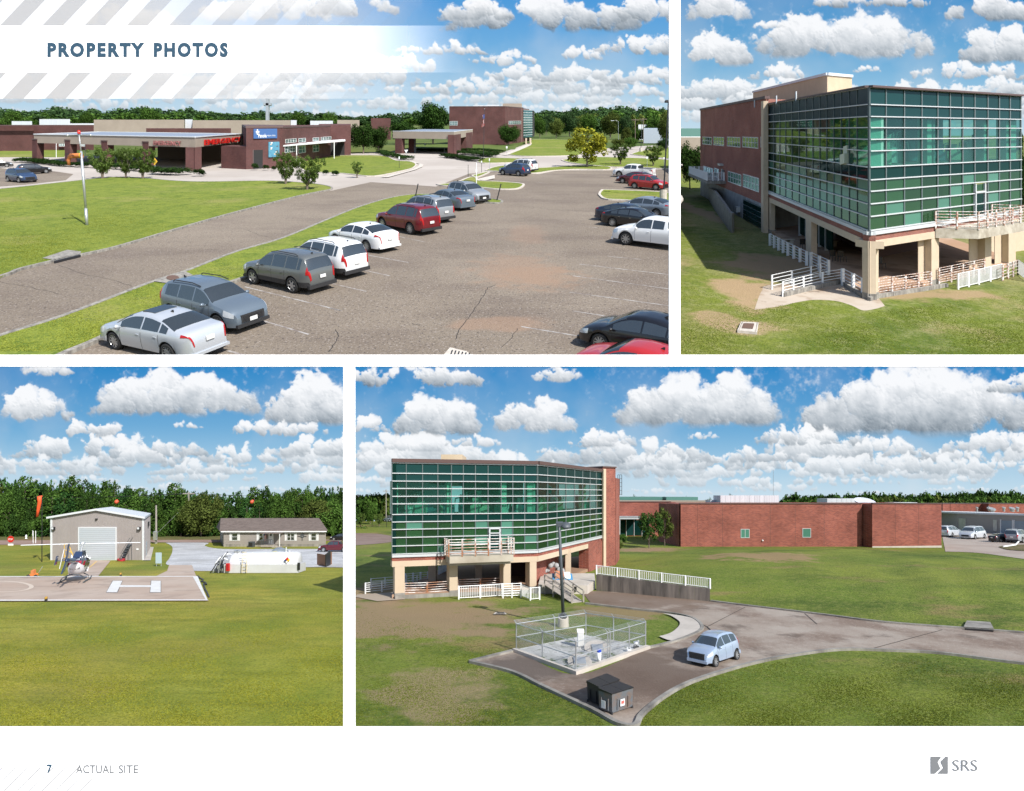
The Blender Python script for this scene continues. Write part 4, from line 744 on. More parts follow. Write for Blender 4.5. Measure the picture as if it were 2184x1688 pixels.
for i in range(9): x = 1719+rr.uniform(0, 50); y = 318+i*10+rr.uniform(-2, 2); tf.box('print', A(x, 0)[0], A(x+rr.uniform(8, 14), 0)[0], tf.H(A(1716, 0)[0], A(0, y+7)[1]), tf.H(A(1716, 0)[0], A(0, y)[1]), .2*U, .215*U, [WHITE, TAN, DARKGREY][i % 3], MU)
# ---- emergency canopy
can = empty('emergency_canopy', s.gp(*A(1245, 500)), 'long tan emergency canopy on square brick pillars with red lettering', 'canopy')
N_, Lc = s.g(*A(1250, 500)), s.g(*A(217, 447)); Hc = s.H(A(0, 500)[1], A(0, 285)[1]); Rc = s.g(A(1541, 0)[0], s.base(A(0, 264)[1], Hc)); Bc = (Lc[0]+Rc[0]-N_[0], Lc[1]+Rc[1]-N_[1]); Hb = s.H(A(0, 500)[1], A(0, 349)[1])
cl_, cr = Face(s, Lc, N_), Face(s, N_, Rc)
prism(s, 'fascia', [Lc, N_, Rc, Bc], Hb, Hc, TANP, can); inset = lambda p, c, k: (c[0]+(p[0]-c[0])*k, c[1]+(p[1]-c[1])*k); cc = ((Lc[0]+Rc[0])/2, (Lc[1]+Rc[1])/2)
prism(s, 'roof_membrane', [inset(p, cc, .93) for p in (Lc, N_, Rc, Bc)], Hc, Hc+.05*U, mat('blue_grey_roof', (.20, .24, .30), .6), can)
for q in ((Lc, N_), (N_, Rc), (Rc, Bc), (Bc, Lc)): f_ = Face(s, *q); mb = MB(); n_ = f_.n; a_, b_ = Vector(q[0]), Vector(q[1]); w_ = .12*U; dd = (b_-a_).normalized(); nn_ = Vector((dd.y, -dd.x))*w_; mb.hexa([s.P(p.x, p.y, Hc) for p in (a_+nn_, b_+nn_, b_-nn_, a_-nn_)], [s.P(p.x, p.y, Hc+.15*U) for p in (a_+nn_, b_+nn_, b_-nn_, a_-nn_)]); fixn(mb.build('coping', ROOFM, can))
def pillar(face, x0, x1, m, par, top, dep=1.0, name='pillar', rd=A, cap=None): return face.box(name, rd(x0, 0)[0], rd(x1, 0)[0], -.5, top, -dep*U, .05*U, m, par)
for x0, x1 in ((207, 238), (416, 449), (650, 687), (913, 951), (1210, 1249)):
    p_ = pillar(cl_, x0, x1, BR1, can, Hb+(Hc-Hb)*.38 if x0 < 1200 else Hb, 1.2); 
    if x0 < 1200: cl_.box('pillar_cap', A(x0-2, 0)[0], A(x1+1, 0)[0], Hb+(Hc-Hb)*.38, Hb+(Hc-Hb)*.5, -.2, .12*U, COPE, p_)
cr.box('pillar', A(1252, 0)[0], A(1284, 0)[0], -.5, Hb, -1.6*U, .02*U, BR1, can)
for x_ in (360, 545, 1120): c_ = s.g(*A(x_, 415)); MB().tube([s.P(c_[0], c_[1], 0), s.P(c_[0], c_[1], Hb)], .06*U, 6).build('pipe_column', WHITE, can)
bw = Face(s, (Bc[0]-(N_[0]-Lc[0])*.12, Bc[1]), (Rc[0]-3, Rc[1]+2)); k0 = Vector(Bc); k1 = Vector(Rc)
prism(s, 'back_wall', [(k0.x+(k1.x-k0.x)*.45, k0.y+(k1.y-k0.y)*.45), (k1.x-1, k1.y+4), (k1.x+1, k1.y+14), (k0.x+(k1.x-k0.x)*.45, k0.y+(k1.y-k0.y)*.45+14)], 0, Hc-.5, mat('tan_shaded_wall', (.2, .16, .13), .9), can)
prism(s, 'side_wall', [s.g(*A(1415, 482)), TA, (TA[0], TA[1]+30), (s.g(*A(1415, 482))[0], s.g(*A(1415, 482))[1]+30)], 0, Hb-.2, BR1, hosp)
for x_, r_ in ((760, 338), (985, 346), (1365, 360), (650, 365)): c_ = s.at if 0 else None; X_, D_ = s.g(A(x_, 0)[0], A(0, 455)[1]); fixn(MB().box(X_-3, X_+3, D_-2, D_+2, 0, 1).build('ceiling_light', mat('lamp_lens', (.8, .8, .75), .3, emit=(1, .95, .8, 1.5)), can)).location.z += s.s*D_-s.h+Hb-1.2
EM = empty('emergency_sign', cr.pt(A(1303, 0)[0], Hb+1, .2), 'large red EMERGENCY letters on the right end of the canopy', 'sign'); letters(cr, 'EMERGENCY', A(1302, 0)[0], A(1537, 0)[0], A(0, 300)[1], A(0, 336)[1], .1*U, RED, EM, .03, .10)
EM2 = empty('emergency_sign', cl_.pt(A(987, 0)[0], Hb+1, .2), 'unlit pinkish EMERGENCY letters on the long front of the canopy', 'sign'); letters(cl_, 'EMERGENCY', A(987, 0)[0], A(1163, 0)[0], A(0, 305)[1], A(0, 333)[1], .1*U, mat('faded_red', (.32, .12, .11), .5), EM2, .02, .10)
for i, (x0, x1, r0, r1, mm, lb) in enumerate(((1256, 1270, 438, 462, WHITE, 'small white notice on the corner brick pillar'), (1257, 1282, 474, 484, WHITE, 'tiny white notice low on the corner brick pillar'))): cr.box('notice_sign', A(x0, 0)[0], A(x1, 0)[0], cr.H(A(x0, 0)[0], A(0, r1)[1]), cr.H(A(x0, 0)[0], A(0, r0)[1]), .04*U, .08*U, mm, None, label=lb, cat='sign')
# covered walkway
wk = empty('covered_walkway', s.gp(*A(1895, 460)), 'flat white walkway roof on thin white posts before the brick wing', 'walkway'); g1, g2 = s.g(*A(1812, 470)), s.g(*B(105, 412)); Hq = s.H(A(0, 470)[1], A(0, 335)[1]); 
prism(s, 'roof', [g1, g2, (g2[0]*1.06, g2[1]*1.06), (g1[0]*1.06, g1[1]*1.06)], Hq-.25*U, Hq, WHITE, wk)
for x, y in (A(1896, 462), A(2137, 412), B(32, 410)):
    X_, D_ = s.g(x, y); wfq = Face(s, g1, g2); p = wfq.xy(x); MB().tube([s.P(p.x, p.y+1, 0), s.P(p.x, p.y+1, Hq-.25*U)], .09*U, 8).build('post', WHITE, wk)
# ---- entrance canopy
ec = empty('entrance_canopy', s.gp(*B(820, 395)), 'tan drive-through canopy on brick pillars at the main entrance', 'canopy')
N2, HcE = s.g(*B(800, 398)), s.H(B(0, 398)[1], B(0, 250)[1]); L2, R2 = s.g(B(409, 0)[0], s.base(B(0, 246)[1], HcE)), s.g(B(920, 0)[0], s.base(B(0, 235)[1], HcE)); B2 = (L2[0]+R2[0]-N2[0], L2[1]+R2[1]-N2[1]); HbE = s.H(B(0, 398)[1], B(0, 297)[1])
prism(s, 'fascia', [L2, N2, R2, B2], HbE, HcE, TANP, ec); cc = ((L2[0]+R2[0])/2, (L2[1]+R2[1])/2); prism(s, 'roof_membrane', [inset(p, cc, .93) for p in (L2, N2, R2, B2)], HcE, HcE+.25, MATS['blue_grey_roof'], ec)
c1, c2 = Face(s, L2, N2), Face(s, N2, R2)
c1.box('coping', B(409, 0)[0], B(800, 0)[0], HcE, HcE+.8, -1, .2, ROOFM, ec); c2.box('coping', B(800, 0)[0], B(920, 0)[0], HcE, HcE+.8, -1, .2, ROOFM, ec)
c1.box('pillar', B(793, 0)[0], B(800, 0)[0]-.1, 0, HbE+3, -1.2*U, .4, BR1, ec); c2.box('pillar', B(800, 0)[0], B(843, 0)[0], 0, HbE+(HcE-HbE)*.6, -1.5*U, .4, BR1, ec); c2.box('pillar', B(877, 0)[0], B(918, 0)[0], 0, HbE+(HcE-HbE)*.6, -1.5*U, .4, BR1, ec)
c1.box('pillar', B(423, 0)[0], B(466, 0)[0], 0, HbE, -1.3*U, -.2, BR1, ec); x_ = s.g(*B(530, 382)); prism(s, 'pillar', [(x_[0]-5, x_[1]-5), (x_[0]+5, x_[1]-5), (x_[0]+5, x_[1]+5), (x_[0]-5, x_[1]+5)], 0, HbE, BR1, ec)
fx = s.g(*B(530, 384)); prism(s, 'pillar', [s.g(*B(545, 384)), s.g(*B(557, 384)), s.g(*B(557, 374)), s.g(*B(545, 374))], 0, HbE, DARKGREY, ec)
# ---- office block behind
ob = empty('office_block', s.gp(*B(1127, 332)), 'tall dark red brick office block with glass corner beyond the entrance', 'building')
oa, oc, od, oe = s.g(B(765, 0)[0], 307), s.g(*B(1127, 332)), s.g(*B(1243, 330)), s.g(B(1302, 0)[0], 305.2); Ho = s.H(B(0, 332)[1], B(0, 90)[1]); oa = s.g(B(770, 0)[0], s.base(B(0, 91)[1], Ho)); od = s.g(B(1243, 0)[0], s.base(B(0, 100)[1], Ho)+1); oe = s.g(B(1302, 0)[0], s.base(B(0, 110)[1], Ho*.96))
prism(s, 'wall', [oa, oc, od, (od[0]+20, od[1]+150), (oa[0]+60, oa[1]+200)], 0, Ho, BR1, ob)
f1, f2, f3 = Face(s, oa, oc), Face(s, oc, od), Face(s, od, oe)
f1.box('coping', B(771, 0)[0], B(1127, 0)[0], Ho, Ho+.3*U, -1.5, .4, COPE, ob); f2.box('coping', B(1127, 0)[0], B(1243, 0)[0], Ho, Ho+.3*U, -1.5, .4, COPE, ob)
window(f1, B(772, 0)[0], B(824, 0)[0], B(0, 181)[1], B(0, 208)[1], ob, WHITE, WG, nv=5, fw=.06, nh=1); window(f2, B(1150, 0)[0], B(1228, 0)[0], B(0, 180)[1], B(0, 202)[1], ob, WHITE, WG, nv=6, nh=1, fw=.06)
GT = pane_mat('far_teal_glass', (.2, .4, .36), 0, .1, (.05, .12, .11), .12)
prism(s, 'glass_corner_core', [od, oe, (oe[0]+10, oe[1]+120), (od[0]+20, od[1]+140)], .12*Ho, Ho*.95, DARK, ob)
for i in range(11):
    h0, h1 = Ho*(.13+.075*i), Ho*(.13+.075*(i+1)); f3.box('transom', B(1244, 0)[0], B(1301, 0)[0], h1-.10*U, h1, .1, .8, WHITE, ob)
    for k in range(4): f3.box('pane', B(1244.5+k*14.2, 0)[0], B(1257.8+k*14.2, 0)[0], h0, h1-.11*U, .05, .5, GT, ob)
for x0, x1, r0, m_ in ((1112, 1235, 68, TANP), (925, 1010, 80, METAL), (1010, 1090, 77, METAL)): block(s, 'roof_block', B(x0, 0)[0], B(x1, 0)[0], B(0, r0)[1], B(0, 316)[1], m_, ob, dep=8)
for x_ in (1262, 1290): prism(s, 'column', [s.g(B(x_-5, 0)[0], 307.5), s.g(B(x_+5, 0)[0], 307.5), s.g(B(x_+5, 0)[0], 305), s.g(B(x_-5, 0)[0], 305)], 0, .13*Ho, TAN, ob)
# far low white building at right
fb = empty('warehouse', s.gp(*B(2000, 345)), 'long pale grey warehouse beyond the trees at the right', 'warehouse')
block(s, 'wall', B(1560, 0)[0]+150, 1439, B(0, 228)[1], B(0, 322)[1], mat('pale_blue_grey_wall', (.32, .37, .43), .7), fb, dep=10); block(s, 'roof', B(1560, 0)[0]+140, 1439, B(0, 205)[1], B(0, 300)[1], ROOFM, fb, dep=10)
# cross
cx_ = empty('steel_cross', s.gp(570.8, 281), 'tall pale steel cross standing far behind the hospital roof', 'cross'); D_ = s.D(281); w_ = 3.0/FL*D_
Xc = (570.8-CX)/FL*D_; Hx = s.H(281, 211.2); MB().box(Xc-w_, Xc+w_, D_-w_, D_+w_, s.s*D_-s.h, s.s*D_-s.h+Hx).build('upright', GALV, cx_); MB().box(Xc-8.2/FL*D_, Xc+8.2/FL*D_, D_-w_, D_+w_, s.s*D_-s.h+Hx*.79, s.s*D_-s.h+Hx*.86).build('arm', GALV, cx_)
# ---- posts, lamps, flag, windsock
wsk = empty('windsock_pole', s.gp(*A(557, 855)), 'tall galvanised pole with orange windsock and red lamp on the lawn', 'windsock')
X0, D0 = s.g(*A(557, 855)); zt = lambda r: s.H(A(0, 855)[1], A(0, r)[1]); PX = lambda x, r: s.P((A(x, 0)[0]-CX)/FL*D0, D0, zt(r))
MB().tube([PX(557, 852), PX(549, 740)], .11*U, 10).build('lower_pole', GALV, wsk, True); MB().tube([PX(549, 742), PX(519, 375)], .09*U, 10).build('pole', GALV, wsk, True); MB().tube([PX(519, 380), PX(505, 262)], .045*U, 8).build('mast', GALV, wsk, True)
MB().tube([PX(430, 272), PX(505, 268), PX(583, 268)], .03*U, 6).build('crossbar', GALV, wsk); MB().lathe(PX(505, 262), (0, 0, 1), [(0, .12*U), (.05*U, .12*U), (.25*U, .1*U), (.3*U, .001)], 12).build('beacon', mat('red_lens', (.6, .02, .01), .2), wsk, True)
for x in (433, 580): MB().ball(PX(x, 272), .09*U).build('lamp', GALV, wsk)
MB().lathe(PX(524, 402), (-1, 0, .0), [(0, .21*U), (.9*U, .18*U)], 16).build('sleeve', ORANGE, wsk, True); MB().tube([PX(474, 402), PX(445, 408), PX(438, 430), PX(441, 462)], .19*U, 10, r2=.11*U).build('tail', ORANGE, wsk, True); MB().lathe(PX(524, 402), (-1, 0, 0), [(.02*U, .225*U), (.1*U, .225*U)], 16).build('hoop', YELLOW, wsk)
v, f = text_mesh('AIR EVAC', .02, 1, 0)
def flat_text(t, P0, ux, uz, w, h, m, parent, nrm, b_=.02):
    v, f = text_mesh(t, b_); x0, x1 = v[:, 0].min(), v[:, 0].max(); y0, y1 = v[:, 1].min(), v[:, 1].max()
    return mesh('lettering', [P0+ux*(w*(x-x0)/(x1-x0))+uz*(h*(y-y0)/(y1-y0)) for x, y, z in v], f, m, parent)
flat_text('AIR EVAC', PX(430, 398)+Vector((0, -.24*U, 0)), Vector((1, 0, 0)), Vector((0, 0, 1)), .62*U, .12*U, BLACK, wsk, None); flat_text('LIFETEAM', PX(436, 409)+Vector((0, -.24*U, 0)), Vector((1, 0, 0)), Vector((0, 0, 1)), .62*U, .12*U, BLACK, wsk, None)
MB().lathe(PX(557, 858), (0, 0, 1), [(0, .3*U), (.06*U, .3*U), (.06*U, .001)], 12).build('base_plate', GALV, wsk)
fp = empty('flagpole', s.gp(*B(988, 412)), 'dark flagpole with drooping american flag by the clipped hedges', 'flagpole'); X0, D0 = s.g(*B(988, 412)); PB = lambda x, r, dy=0: s.P((B(x, 0)[0]-CX)/FL*D0, D0+dy, s.H(B(0, 412)[1], B(0, r)[1]))
MB().tube([PB(988, 412), PB(996, 105)], .06*U, 8, r2=.04*U).build('pole', BLACK, fp); MB().ball(PB(996, 103), .09*U).build('finial', GALV, fp)
fl = link(bpy.data.objects.new('american_flag', None), None, 'drooping red white and blue american flag on the dark flagpole', 'flag'); fl.location = PB(990, 210); 
nr = 13
for i in range(nr):
    xa, xb = 992-14*i/nr, 992-14*(i+1)/nr+2; v = []
    for k in range(9): t = k/8; r = 135+75*t; wv = 2.2*math.sin(t*7+i*.4); y = .4*math.sin(i*.9+t*5)*U*.3; sp = 1+.5*t; v += [PB(993-(992-xa)*sp*.8+wv+i*.2, r+i*.8, y), PB(993-(992-xb)*sp*.8+wv+i*.2, r+i*.8, y+.5)]
    mesh('stripe', v, [(2*k, 2*k+1, 2*k+3, 2*k+2) for k in range(8)], RED if i % 2 == 0 else WHITE, fl)
v = []
for k in range(5): t = k/4; v += [PB(997, 137+26*t, -2), PB(985, 140+26*t, -2.5)]
mesh('canton', v, [(2*k, 2*k+1, 2*k+3, 2*k+2) for k in range(4)], mat('flag_blue', (.02, .04, .16), .6), fl)
def simple_post(site, rd, x, r0, r1, lab, m=BLACK, dx=0, sg=None, rr=.035, cat='sign post', sm=WHITE, group=None):
    e = empty('sign_post', site.gp(*rd(x, r0)), lab, cat, group); px, row = rd(x, r0); post(site, px, row, rd(x, r1)[1], rr*site.U, m, e, dpx=dx)
    if sg: X_, D_ = site.g(px, row); k = D_/FL; w, ht, off = sg; z = site.H(row, rd(x, r1)[1]); cx2 = X_+dx*k; MB().box(cx2-w*k, cx2+w*k, D_-.06*site.U, D_-.02*site.U, 0, ht*k).build('sign_plate', sm, e).location.z += site.s*D_-site.h+z-ht*k*off
    return e
simple_post(s, B, 550, 678, 582, 'thin black leaning post at the left end of the planted strip', dx=7, rr=.06); simple_post(s, B, 1073, 694, 582, 'thin black leaning post at the tip of the planted strip', dx=9.5, rr=.06)
simple_post(s, B, 891, 545, 460, 'thin dark post left of the pavement by the blue parked car'); simple_post(s, B, 977, 515, 435, 'thin dark post near the drive behind the blue parked car', sg=(1.2, 4, 1)); simple_post(s, B, 1027, 502, 420, 'thin grey post in grass beside the white parked car', m=GALV, sg=(1, 5, 1))
simple_post(s, B, 944, 607, 446, 'tall white marker sign in the grass island', m=WHITE, sg=(1.4, 7, 3), rr=.05); simple_post(s, B, 740, 405, 354, 'short dark post before the entrance canopy'); simple_post(s, B, 450, 487, 408, 'dark post with small white sign on the front lawn', sg=(1.3, 6, 1)); simple_post(s, B, 1138, 400, 342, 'small white sign on thin post by the pavement', sg=(1.6, 4.5, 1), m=GALV)
simple_post(s, B, 615, 352, 322, 'small white sign in front of the clipped entrance hedge', sg=(1.6, 4.5, 1), m=GALV); simple_post(s, B, 1856, 440, 402, 'blue and white parking sign under the left crepe myrtle', sg=(2, 4.5, 1), m=GALV); simple_post(s, B, 2036, 478, 408, 'blue and white parking sign left of the right crepe myrtle', sg=(2, 4.5, 1), m=GALV); simple_post(s, B, 2145, 484, 412, 'blue and white parking sign at the right edge of the lot', sg=(2, 4.5, 1), m=GALV)
ys = empty('yield_sign', s.gp(*B(495, 408)), 'white yield triangle sign at the canopy exit', 'sign'); px, row = B(495, 408); post(s, px, row, B(0, 368)[1], .05*U, GALV, ys); X_, D_ = s.g(px, row); k = D_/FL; zz = s.s*D_-s.h+s.H(row, B(0, 386)[1])
MB().hexa([(X_-4*k, D_-.5, zz+7*k), (X_+4*k, D_-.5, zz+7*k), (X_, D_-.5, zz)], [(X_-4*k, D_-1, zz+7*k), (X_+4*k, D_-1, zz+7*k), (X_, D_-1, zz)]).build('triangle', WHITE, ys)
yd = empty('warning_sign', s.gp(*A(992, 500)), 'yellow diamond warning sign beside the third crepe myrtle', 'sign'); px, row = A(992, 520); post(s, px, row, A(0, 420)[1], .04*U, GALV, yd); X_, D_ = s.g(px, row); k = D_/FL; zz = s.s*D_-s.h+s.H(row, A(0, 440)[1])
MB().hexa([(X_-6*k, D_-.5, zz), (X_, D_-.5, zz-8*k), (X_+6*k, D_-.5, zz), (X_, D_-.5, zz+8*k)], [(X_-6*k, D_-1, zz), (X_, D_-1, zz-8*k), (X_+6*k, D_-1, zz), (X_, D_-1, zz+8*k)]).build('diamond', YELLOW, yd)
def lamp(site, rd, x, r0, r1, lab, base=None, arm=0, m=BLACK, rr=.09, x1=None):
    e = empty('street_lamp', site.gp(*rd(x, r0)), lab, 'street lamp'); px, row = rd(x, r0); X_, D_ = site.g(px, row); H1 = site.H(row, rd(x, r1)[1]); k = D_/FL; xt = X_+(((rd(x1, 0)[0]-px) if x1 else 0)*k)
    MB().tube([site.P(X_, D_, 0), site.P(xt, D_, H1)], rr*site.U, 8, r2=rr*.7*site.U).build('pole', m, e)
    if base: fixn(MB().lathe(site.P(X_, D_, 0), (0, 0, 1), [(0, base*k), (site.H(row, rd(x, base_r)[1]) if 0 else base*2.6*k, base*k), (base*2.6*k, .001)], 14).build('concrete_base', CONC, e))
    if arm: MB().tube([site.P(xt, D_, H1-.02), site.P(xt+arm*k*.5, D_, H1+2*k), site.P(xt+arm*k, D_, H1+1.5*k)], rr*.6*site.U, 6).build('arm', m, e); MB().box(xt+arm*k-3*k, xt+arm*k+3*k, D_-.15*site.U, D_+.15*site.U, 0, 1.2*k).build('lamp_head', m, e).location.z += site.s*D_-site.h+H1+.7*k
    else: MB().box(xt-.35*site.U, xt+.35*site.U, D_-.25*site.U, D_+.25*site.U, 0, .18*site.U).build('lamp_head', m, e).location.z += site.s*D_-site.h+H1
    return e
lamp(s, B, 2140, 684, 60, 'tall black lamp post on round concrete base at the right edge', base=8, x1=2172); lamp(s, B, 1996, 378, 180, 'dark lamp post on concrete base beyond the yellow tree', base=3.2, x1=2003); lamp(s, B, 1852, 300, 182, 'far pale street lamp with curved arm above the yellow tree', arm=-13, m=GALV)
lamp(s, B, 257, 160, 80, 'thin dark antenna mast far behind the left trees', m=DARKGREY)
for x, t, l_ in ((1960, 165, 'left of two far wooden utility poles at the right'), (2012, 160, 'right of two far wooden utility poles at the right')):
    e = empty('utility_pole', s.gp(*B(x, 330)), l_, 'utility pole'); px, row = B(x, 330); post(s, px, row, B(0, t)[1], .12*U, BARK, e, 'pole'); X_, D_ = s.g(px, row); k = D_/FL; zz = s.s*D_-s.h+s.H(row, B(0, t+10)[1]); MB().box(X_-8*k, X_+8*k, D_-.5, D_+.5, zz, zz+.2*U).build('crossarm', BARK, e)
# ---- plants
CG = 'crepe myrtles along the lawn'
for x, w, r, t, lab in ((655, 165, 553, 350, 'first crepe myrtle from the left on the lawn edge before the canopy'), (805, 120, 550, 352, 'middle crepe myrtle of the three before the canopy'), (913, 160, 553, 352, 'third crepe myrtle before the canopy, next to the yellow sign'), (1828, 145, 588, 382, 'left crepe myrtle of the pair at the lawn tip'), (1966, 215, 625, 410, 'right and nearer crepe myrtle of the pair at the lawn tip')):
    plant(s, *A(x, r), A(0, t)[1], 'vase', 'crepe', lab, group=CG, wpx=w/2.6, low=.15, name='crepe_myrtle')
plant(s, *B(1866, 462), B(0, 328)[1], 'vase', 'crepe', 'crepe myrtle right of the yellow tree', wpx=50, low=.2, name='crepe_myrtle', group=CG); plant(s, *B(2075, 470), B(0, 338)[1], 'vase', 'crepe', 'crepe myrtle near the far lamp post at right', wpx=48, low=.2, name='crepe_myrtle', group=CG)
plant(s, *B(1650, 478), B(0, 205)[1], 'open', 'yellow', 'broad yellow-leaved tree on the lawn in front of the drive', wpx=96, low=.06, var=1, name='yellow_tree')
plant(s, *B(665, 330), B(0, 38)[1], 'round', 'dark', 'big dark green tree rising behind the entrance canopy', wpx=74, low=.05); plant(s, *B(220, 388), B(0, 165)[1], 'round', 'dark', 'wide dark tree against the brick wall left of the canopy', wpx=62, low=.1); plant(s, *B(320, 386), B(0, 195)[1], 'round', 'dark', 'smaller dark tree leaning over the canopy drive', wpx=48, low=.1)
plant(s, *B(480, 330), B(0, 168)[1], 'round', 'dark', 'low round tree showing above the entrance canopy', wpx=70, low=.1); plant(s, *B(1148, 336), B(0, 182)[1], 'round', 'dark', 'dark tree before the brick office block', wpx=47, low=.04); plant(s, *B(180, 545), B(0, 440)[1], 'vase', 'crepe', 'small young tree in the bed at the lawn kerb', wpx=31, low=.25, name='young_tree')
for i, (x, r, t, w) in enumerate(((1350, 285, 140, 110), (1455, 290, 160, 110), (1540, 280, 100, 130), (1660, 284, 120, 120), (1800, 290, 105, 150), (1390, 270, 120, 90), (2070, 300, 150, 120), (2160, 330, 115, 140), (1900, 300, 120, 100), (1980, 320, 215, 110), (1900, 345, 205, 70), (2140, 370, 285, 100), (1930, 362, 275, 90), (1850, 355, 285, 90), (1760, 362, 260, 50))):
    plant(s, *B(x, r), B(0, t)[1], 'round', ['mid', 'olive', 'far'][i % 3], ['leafy green', 'olive green', 'dusky green'][i % 3]+' tree, '+ORD[[0, 3, 4, 5, 7, 1, 12, 14, 9, 11, 10, 13, 8+0, 6+0, 2][i]]+' from the left right of the office block', wpx=w/3, low=.08, group='trees on the far lawn right of the office block')
for i, (x, t, w) in enumerate(((1910, 105, 120), (2105, 102, 110), (80, 100, 120), (560, 100, 110), (960, 85, 150))): plant(s, *A(x, 250), A(0, t)[1], 'round', 'mid', ORD[[2, 3, 0, 1, 4][i]]+' from the left of single trees behind the hospital roof' if i != 4 else 'broad tree behind the tan roof block, between the others', wpx=w/3, group='trees behind the hospital roof')
HG = 'clipped hedges around the entrance'
for pts, h_, w_, n_, lab in (([B(335, 385), B(400, 410), B(515, 432)], 6.5, 20, 9, 'long dark clipped hedge along the drive left of the canopy'), ([B(745, 412), B(850, 425), B(945, 440)], 7, 22, 8, 'clipped hedge in front of the flagpole bed'), ([B(830, 392), B(930, 398), B(1060, 414)], 8, 24, 9, 'broad clipped hedge around the flagpole'),
     ([B(570, 372), B(680, 376), B(790, 374)], 6, 16, 9, 'clipped hedge behind the entrance canopy'), ([B(850, 370), B(960, 372), B(1100, 384)], 6, 18, 9, 'clipped hedge along the brick block'), ([A(105, 445), A(200, 447), A(300, 455)], 7, 16, 6, 'rounded hedge at the left canopy pillar'), ([A(260, 455), A(400, 470), A(580, 480)], 7, 14, 10, 'dark hedge running under the long canopy'), ([A(980, 520), A(1100, 528), A(1200, 525)], 9, 15, 5, 'dark hedge below the EMERGENCY letters'), ([A(600, 480), A(780, 492), A(980, 510)], 9, 14, 8, 'shaded hedge behind the three crepe myrtles')):
    hedge(s, pts, h_, w_, lab, n=n_)
for x, y, t, w, lab in ((1275, 535, 480, 85, 'round dark shrub at the foot of the corner pillar'), (1630, 495, 445, 55, 'clipped round shrub left of the brick tower doorway'), (1702, 497, 455, 45, 'clipped round shrub right of the brick tower doorway'), (1752, 500, 463, 35, 'small clipped shrub under the blue banner'), (2083, 527, 487, 50, 'small round shrub right of the crepe myrtle pair'), (2145, 531, 492, 50, 'farther right small round shrub on the kerb bed')):
    plant(s, *A(x, y), A(0, t)[1], 'shrub', 'box', lab, cat='shrub', wpx=w/3)
plant(s, *B(40, 531), B(0, 493)[1], 'shrub', 'box', 'clipped square shrub left of the young tree', cat='shrub', wpx=17)
rg = random.Random(5); sp = []
def tl(px): T = [(-260, 226), (0, 219), (60, 222), (130, 215), (220, 223), (330, 216), (420, 221), (500, 229), (640, 226), (700, 233), (790, 237), (900, 226), (1000, 232), (1080, 242), (1130, 226), (1200, 224), (1320, 213), (1439, 217)]; return lerp_t(T, px)
for lay, (b0, dt, n_) in enumerate(((262.2, 0, 130), (264.5, 9, 120), (268.0, 20, 110), (273, 32, 60))):
    for i in range(n_):
        px = -260+1700*(i+rg.random())/n_
        if lay == 3 and px > 620: continue
        sp.append((px, b0+rg.uniform(-.5, .5), tl(px)+dt+rg.uniform(-3, 5), rg.uniform(30, 50), 0 if lay < 2 else rg.choice([1, 2, 1, 3]) if lay == 3 else rg.choice([0, 0, 1])))
for i in range(70): sp.append((1142+i*4.3, 281+rg.uniform(-4, 6), rg.uniform(234, 256), rg.uniform(20, 34), rg.choice([0, 1, 2, 2])))
forest(s, sp, 'distant wooded hills along the horizon behind the hospital', kinds=(('round', 'far'), ('round', 'mid'), ('round', 'olive'), ('pine', 'mid')))
# ---- cars of site 1
def car(kind, col, lab, site, pf, pr, side, cat='car', klen=None, group=None, **kw):
    c = make_vehicle({'sedan': 'parked_car', 'fast': 'parked_car', 'hatch': 'parked_car', 'suv': 'parked_suv', 'suvsmall': 'parked_suv', 'van': 'minivan', 'pickup': 'pickup_truck'}[kind], kind, col, lab, cat, group, **kw); park(c, site, pf, pr, side, kind, klen); clip(c, site); return c
G1 = 'cars parked along the planted strip'; G2 = 'cars parked at the right of the lot'
car('sedan', 'silver', 'silver sedan with sunroof, nearest car at the end of the strip', S1, (243, 745), (366, 774), +1, group=G1, sunroof=True, spokes=10)
car('suvsmall', 'greyblue', 'grey-blue small crossover facing out toward the lot', S1, (483, 714), (356, 685), -1, group=G1, spokes=12, plate=(False, True), cat='suv')
car('suv', 'grey', 'old grey suv with rear spare wheel, third from the near end', S1, (535, 605.5), (632, 627.5), +1, group=G1, spokes=6, cat='suv', lowtrim=True)
car('suv', 'white', 'white suv with black roof rails beside the grey suv', S1, (617, 575), (712.5, 596.5), +1, group=G1, spokes=5, cat='suv', lowtrim=True)
car('fast', 'white', 'white sedan between the white suv and the red suv', S1, (707, 522.5), (795, 541), +1, group=G1, spokes=12)
car('suv', 'red', 'dark red suv with roof bars on the strip', S1, (803, 486.5), (890.5, 504), +1, group=G1, spokes=10, cat='suv')
car('suv', 'lightgrey', 'light grey suv half hidden behind the dark red suv', S1, (845, 464), (925, 479), +1, group=G1, spokes=8, cat='suv')
car('sedan', 'greyblue', 'blue-grey sedan next to the last car of the row', S1, (907, 438.5), (976, 451.6), +1, group=G1, spokes=12)
car('suvsmall', 'lightgrey', 'silver crossover facing out, farthest of the strip row', S1, (1018, 437), (949, 425.6), -1, group=G1, spokes=6, cat='suv', plate=(False, True))
car('suvsmall', 'blue', 'dark blue suv parked beyond the grass island', S1, (1064.8, 373.6), (1113.2, 377.2), +1, cat='suv', spokes=10)
car('suv', 'white', 'white suv mostly hidden behind the dark blue suv', S1, (1077, 365.5), (1129, 368.5), +1, cat='suv')
car('pickup', 'white', 'white pickup truck at the far right of the lot', S1, (1313, 378), (1381, 381.5), +1, cat='pickup truck')
car('sedan', 'maroon', 'dark red sedan half hidden by the bright red suv', S1, (1322, 391.5), (1378, 395.5), +1)
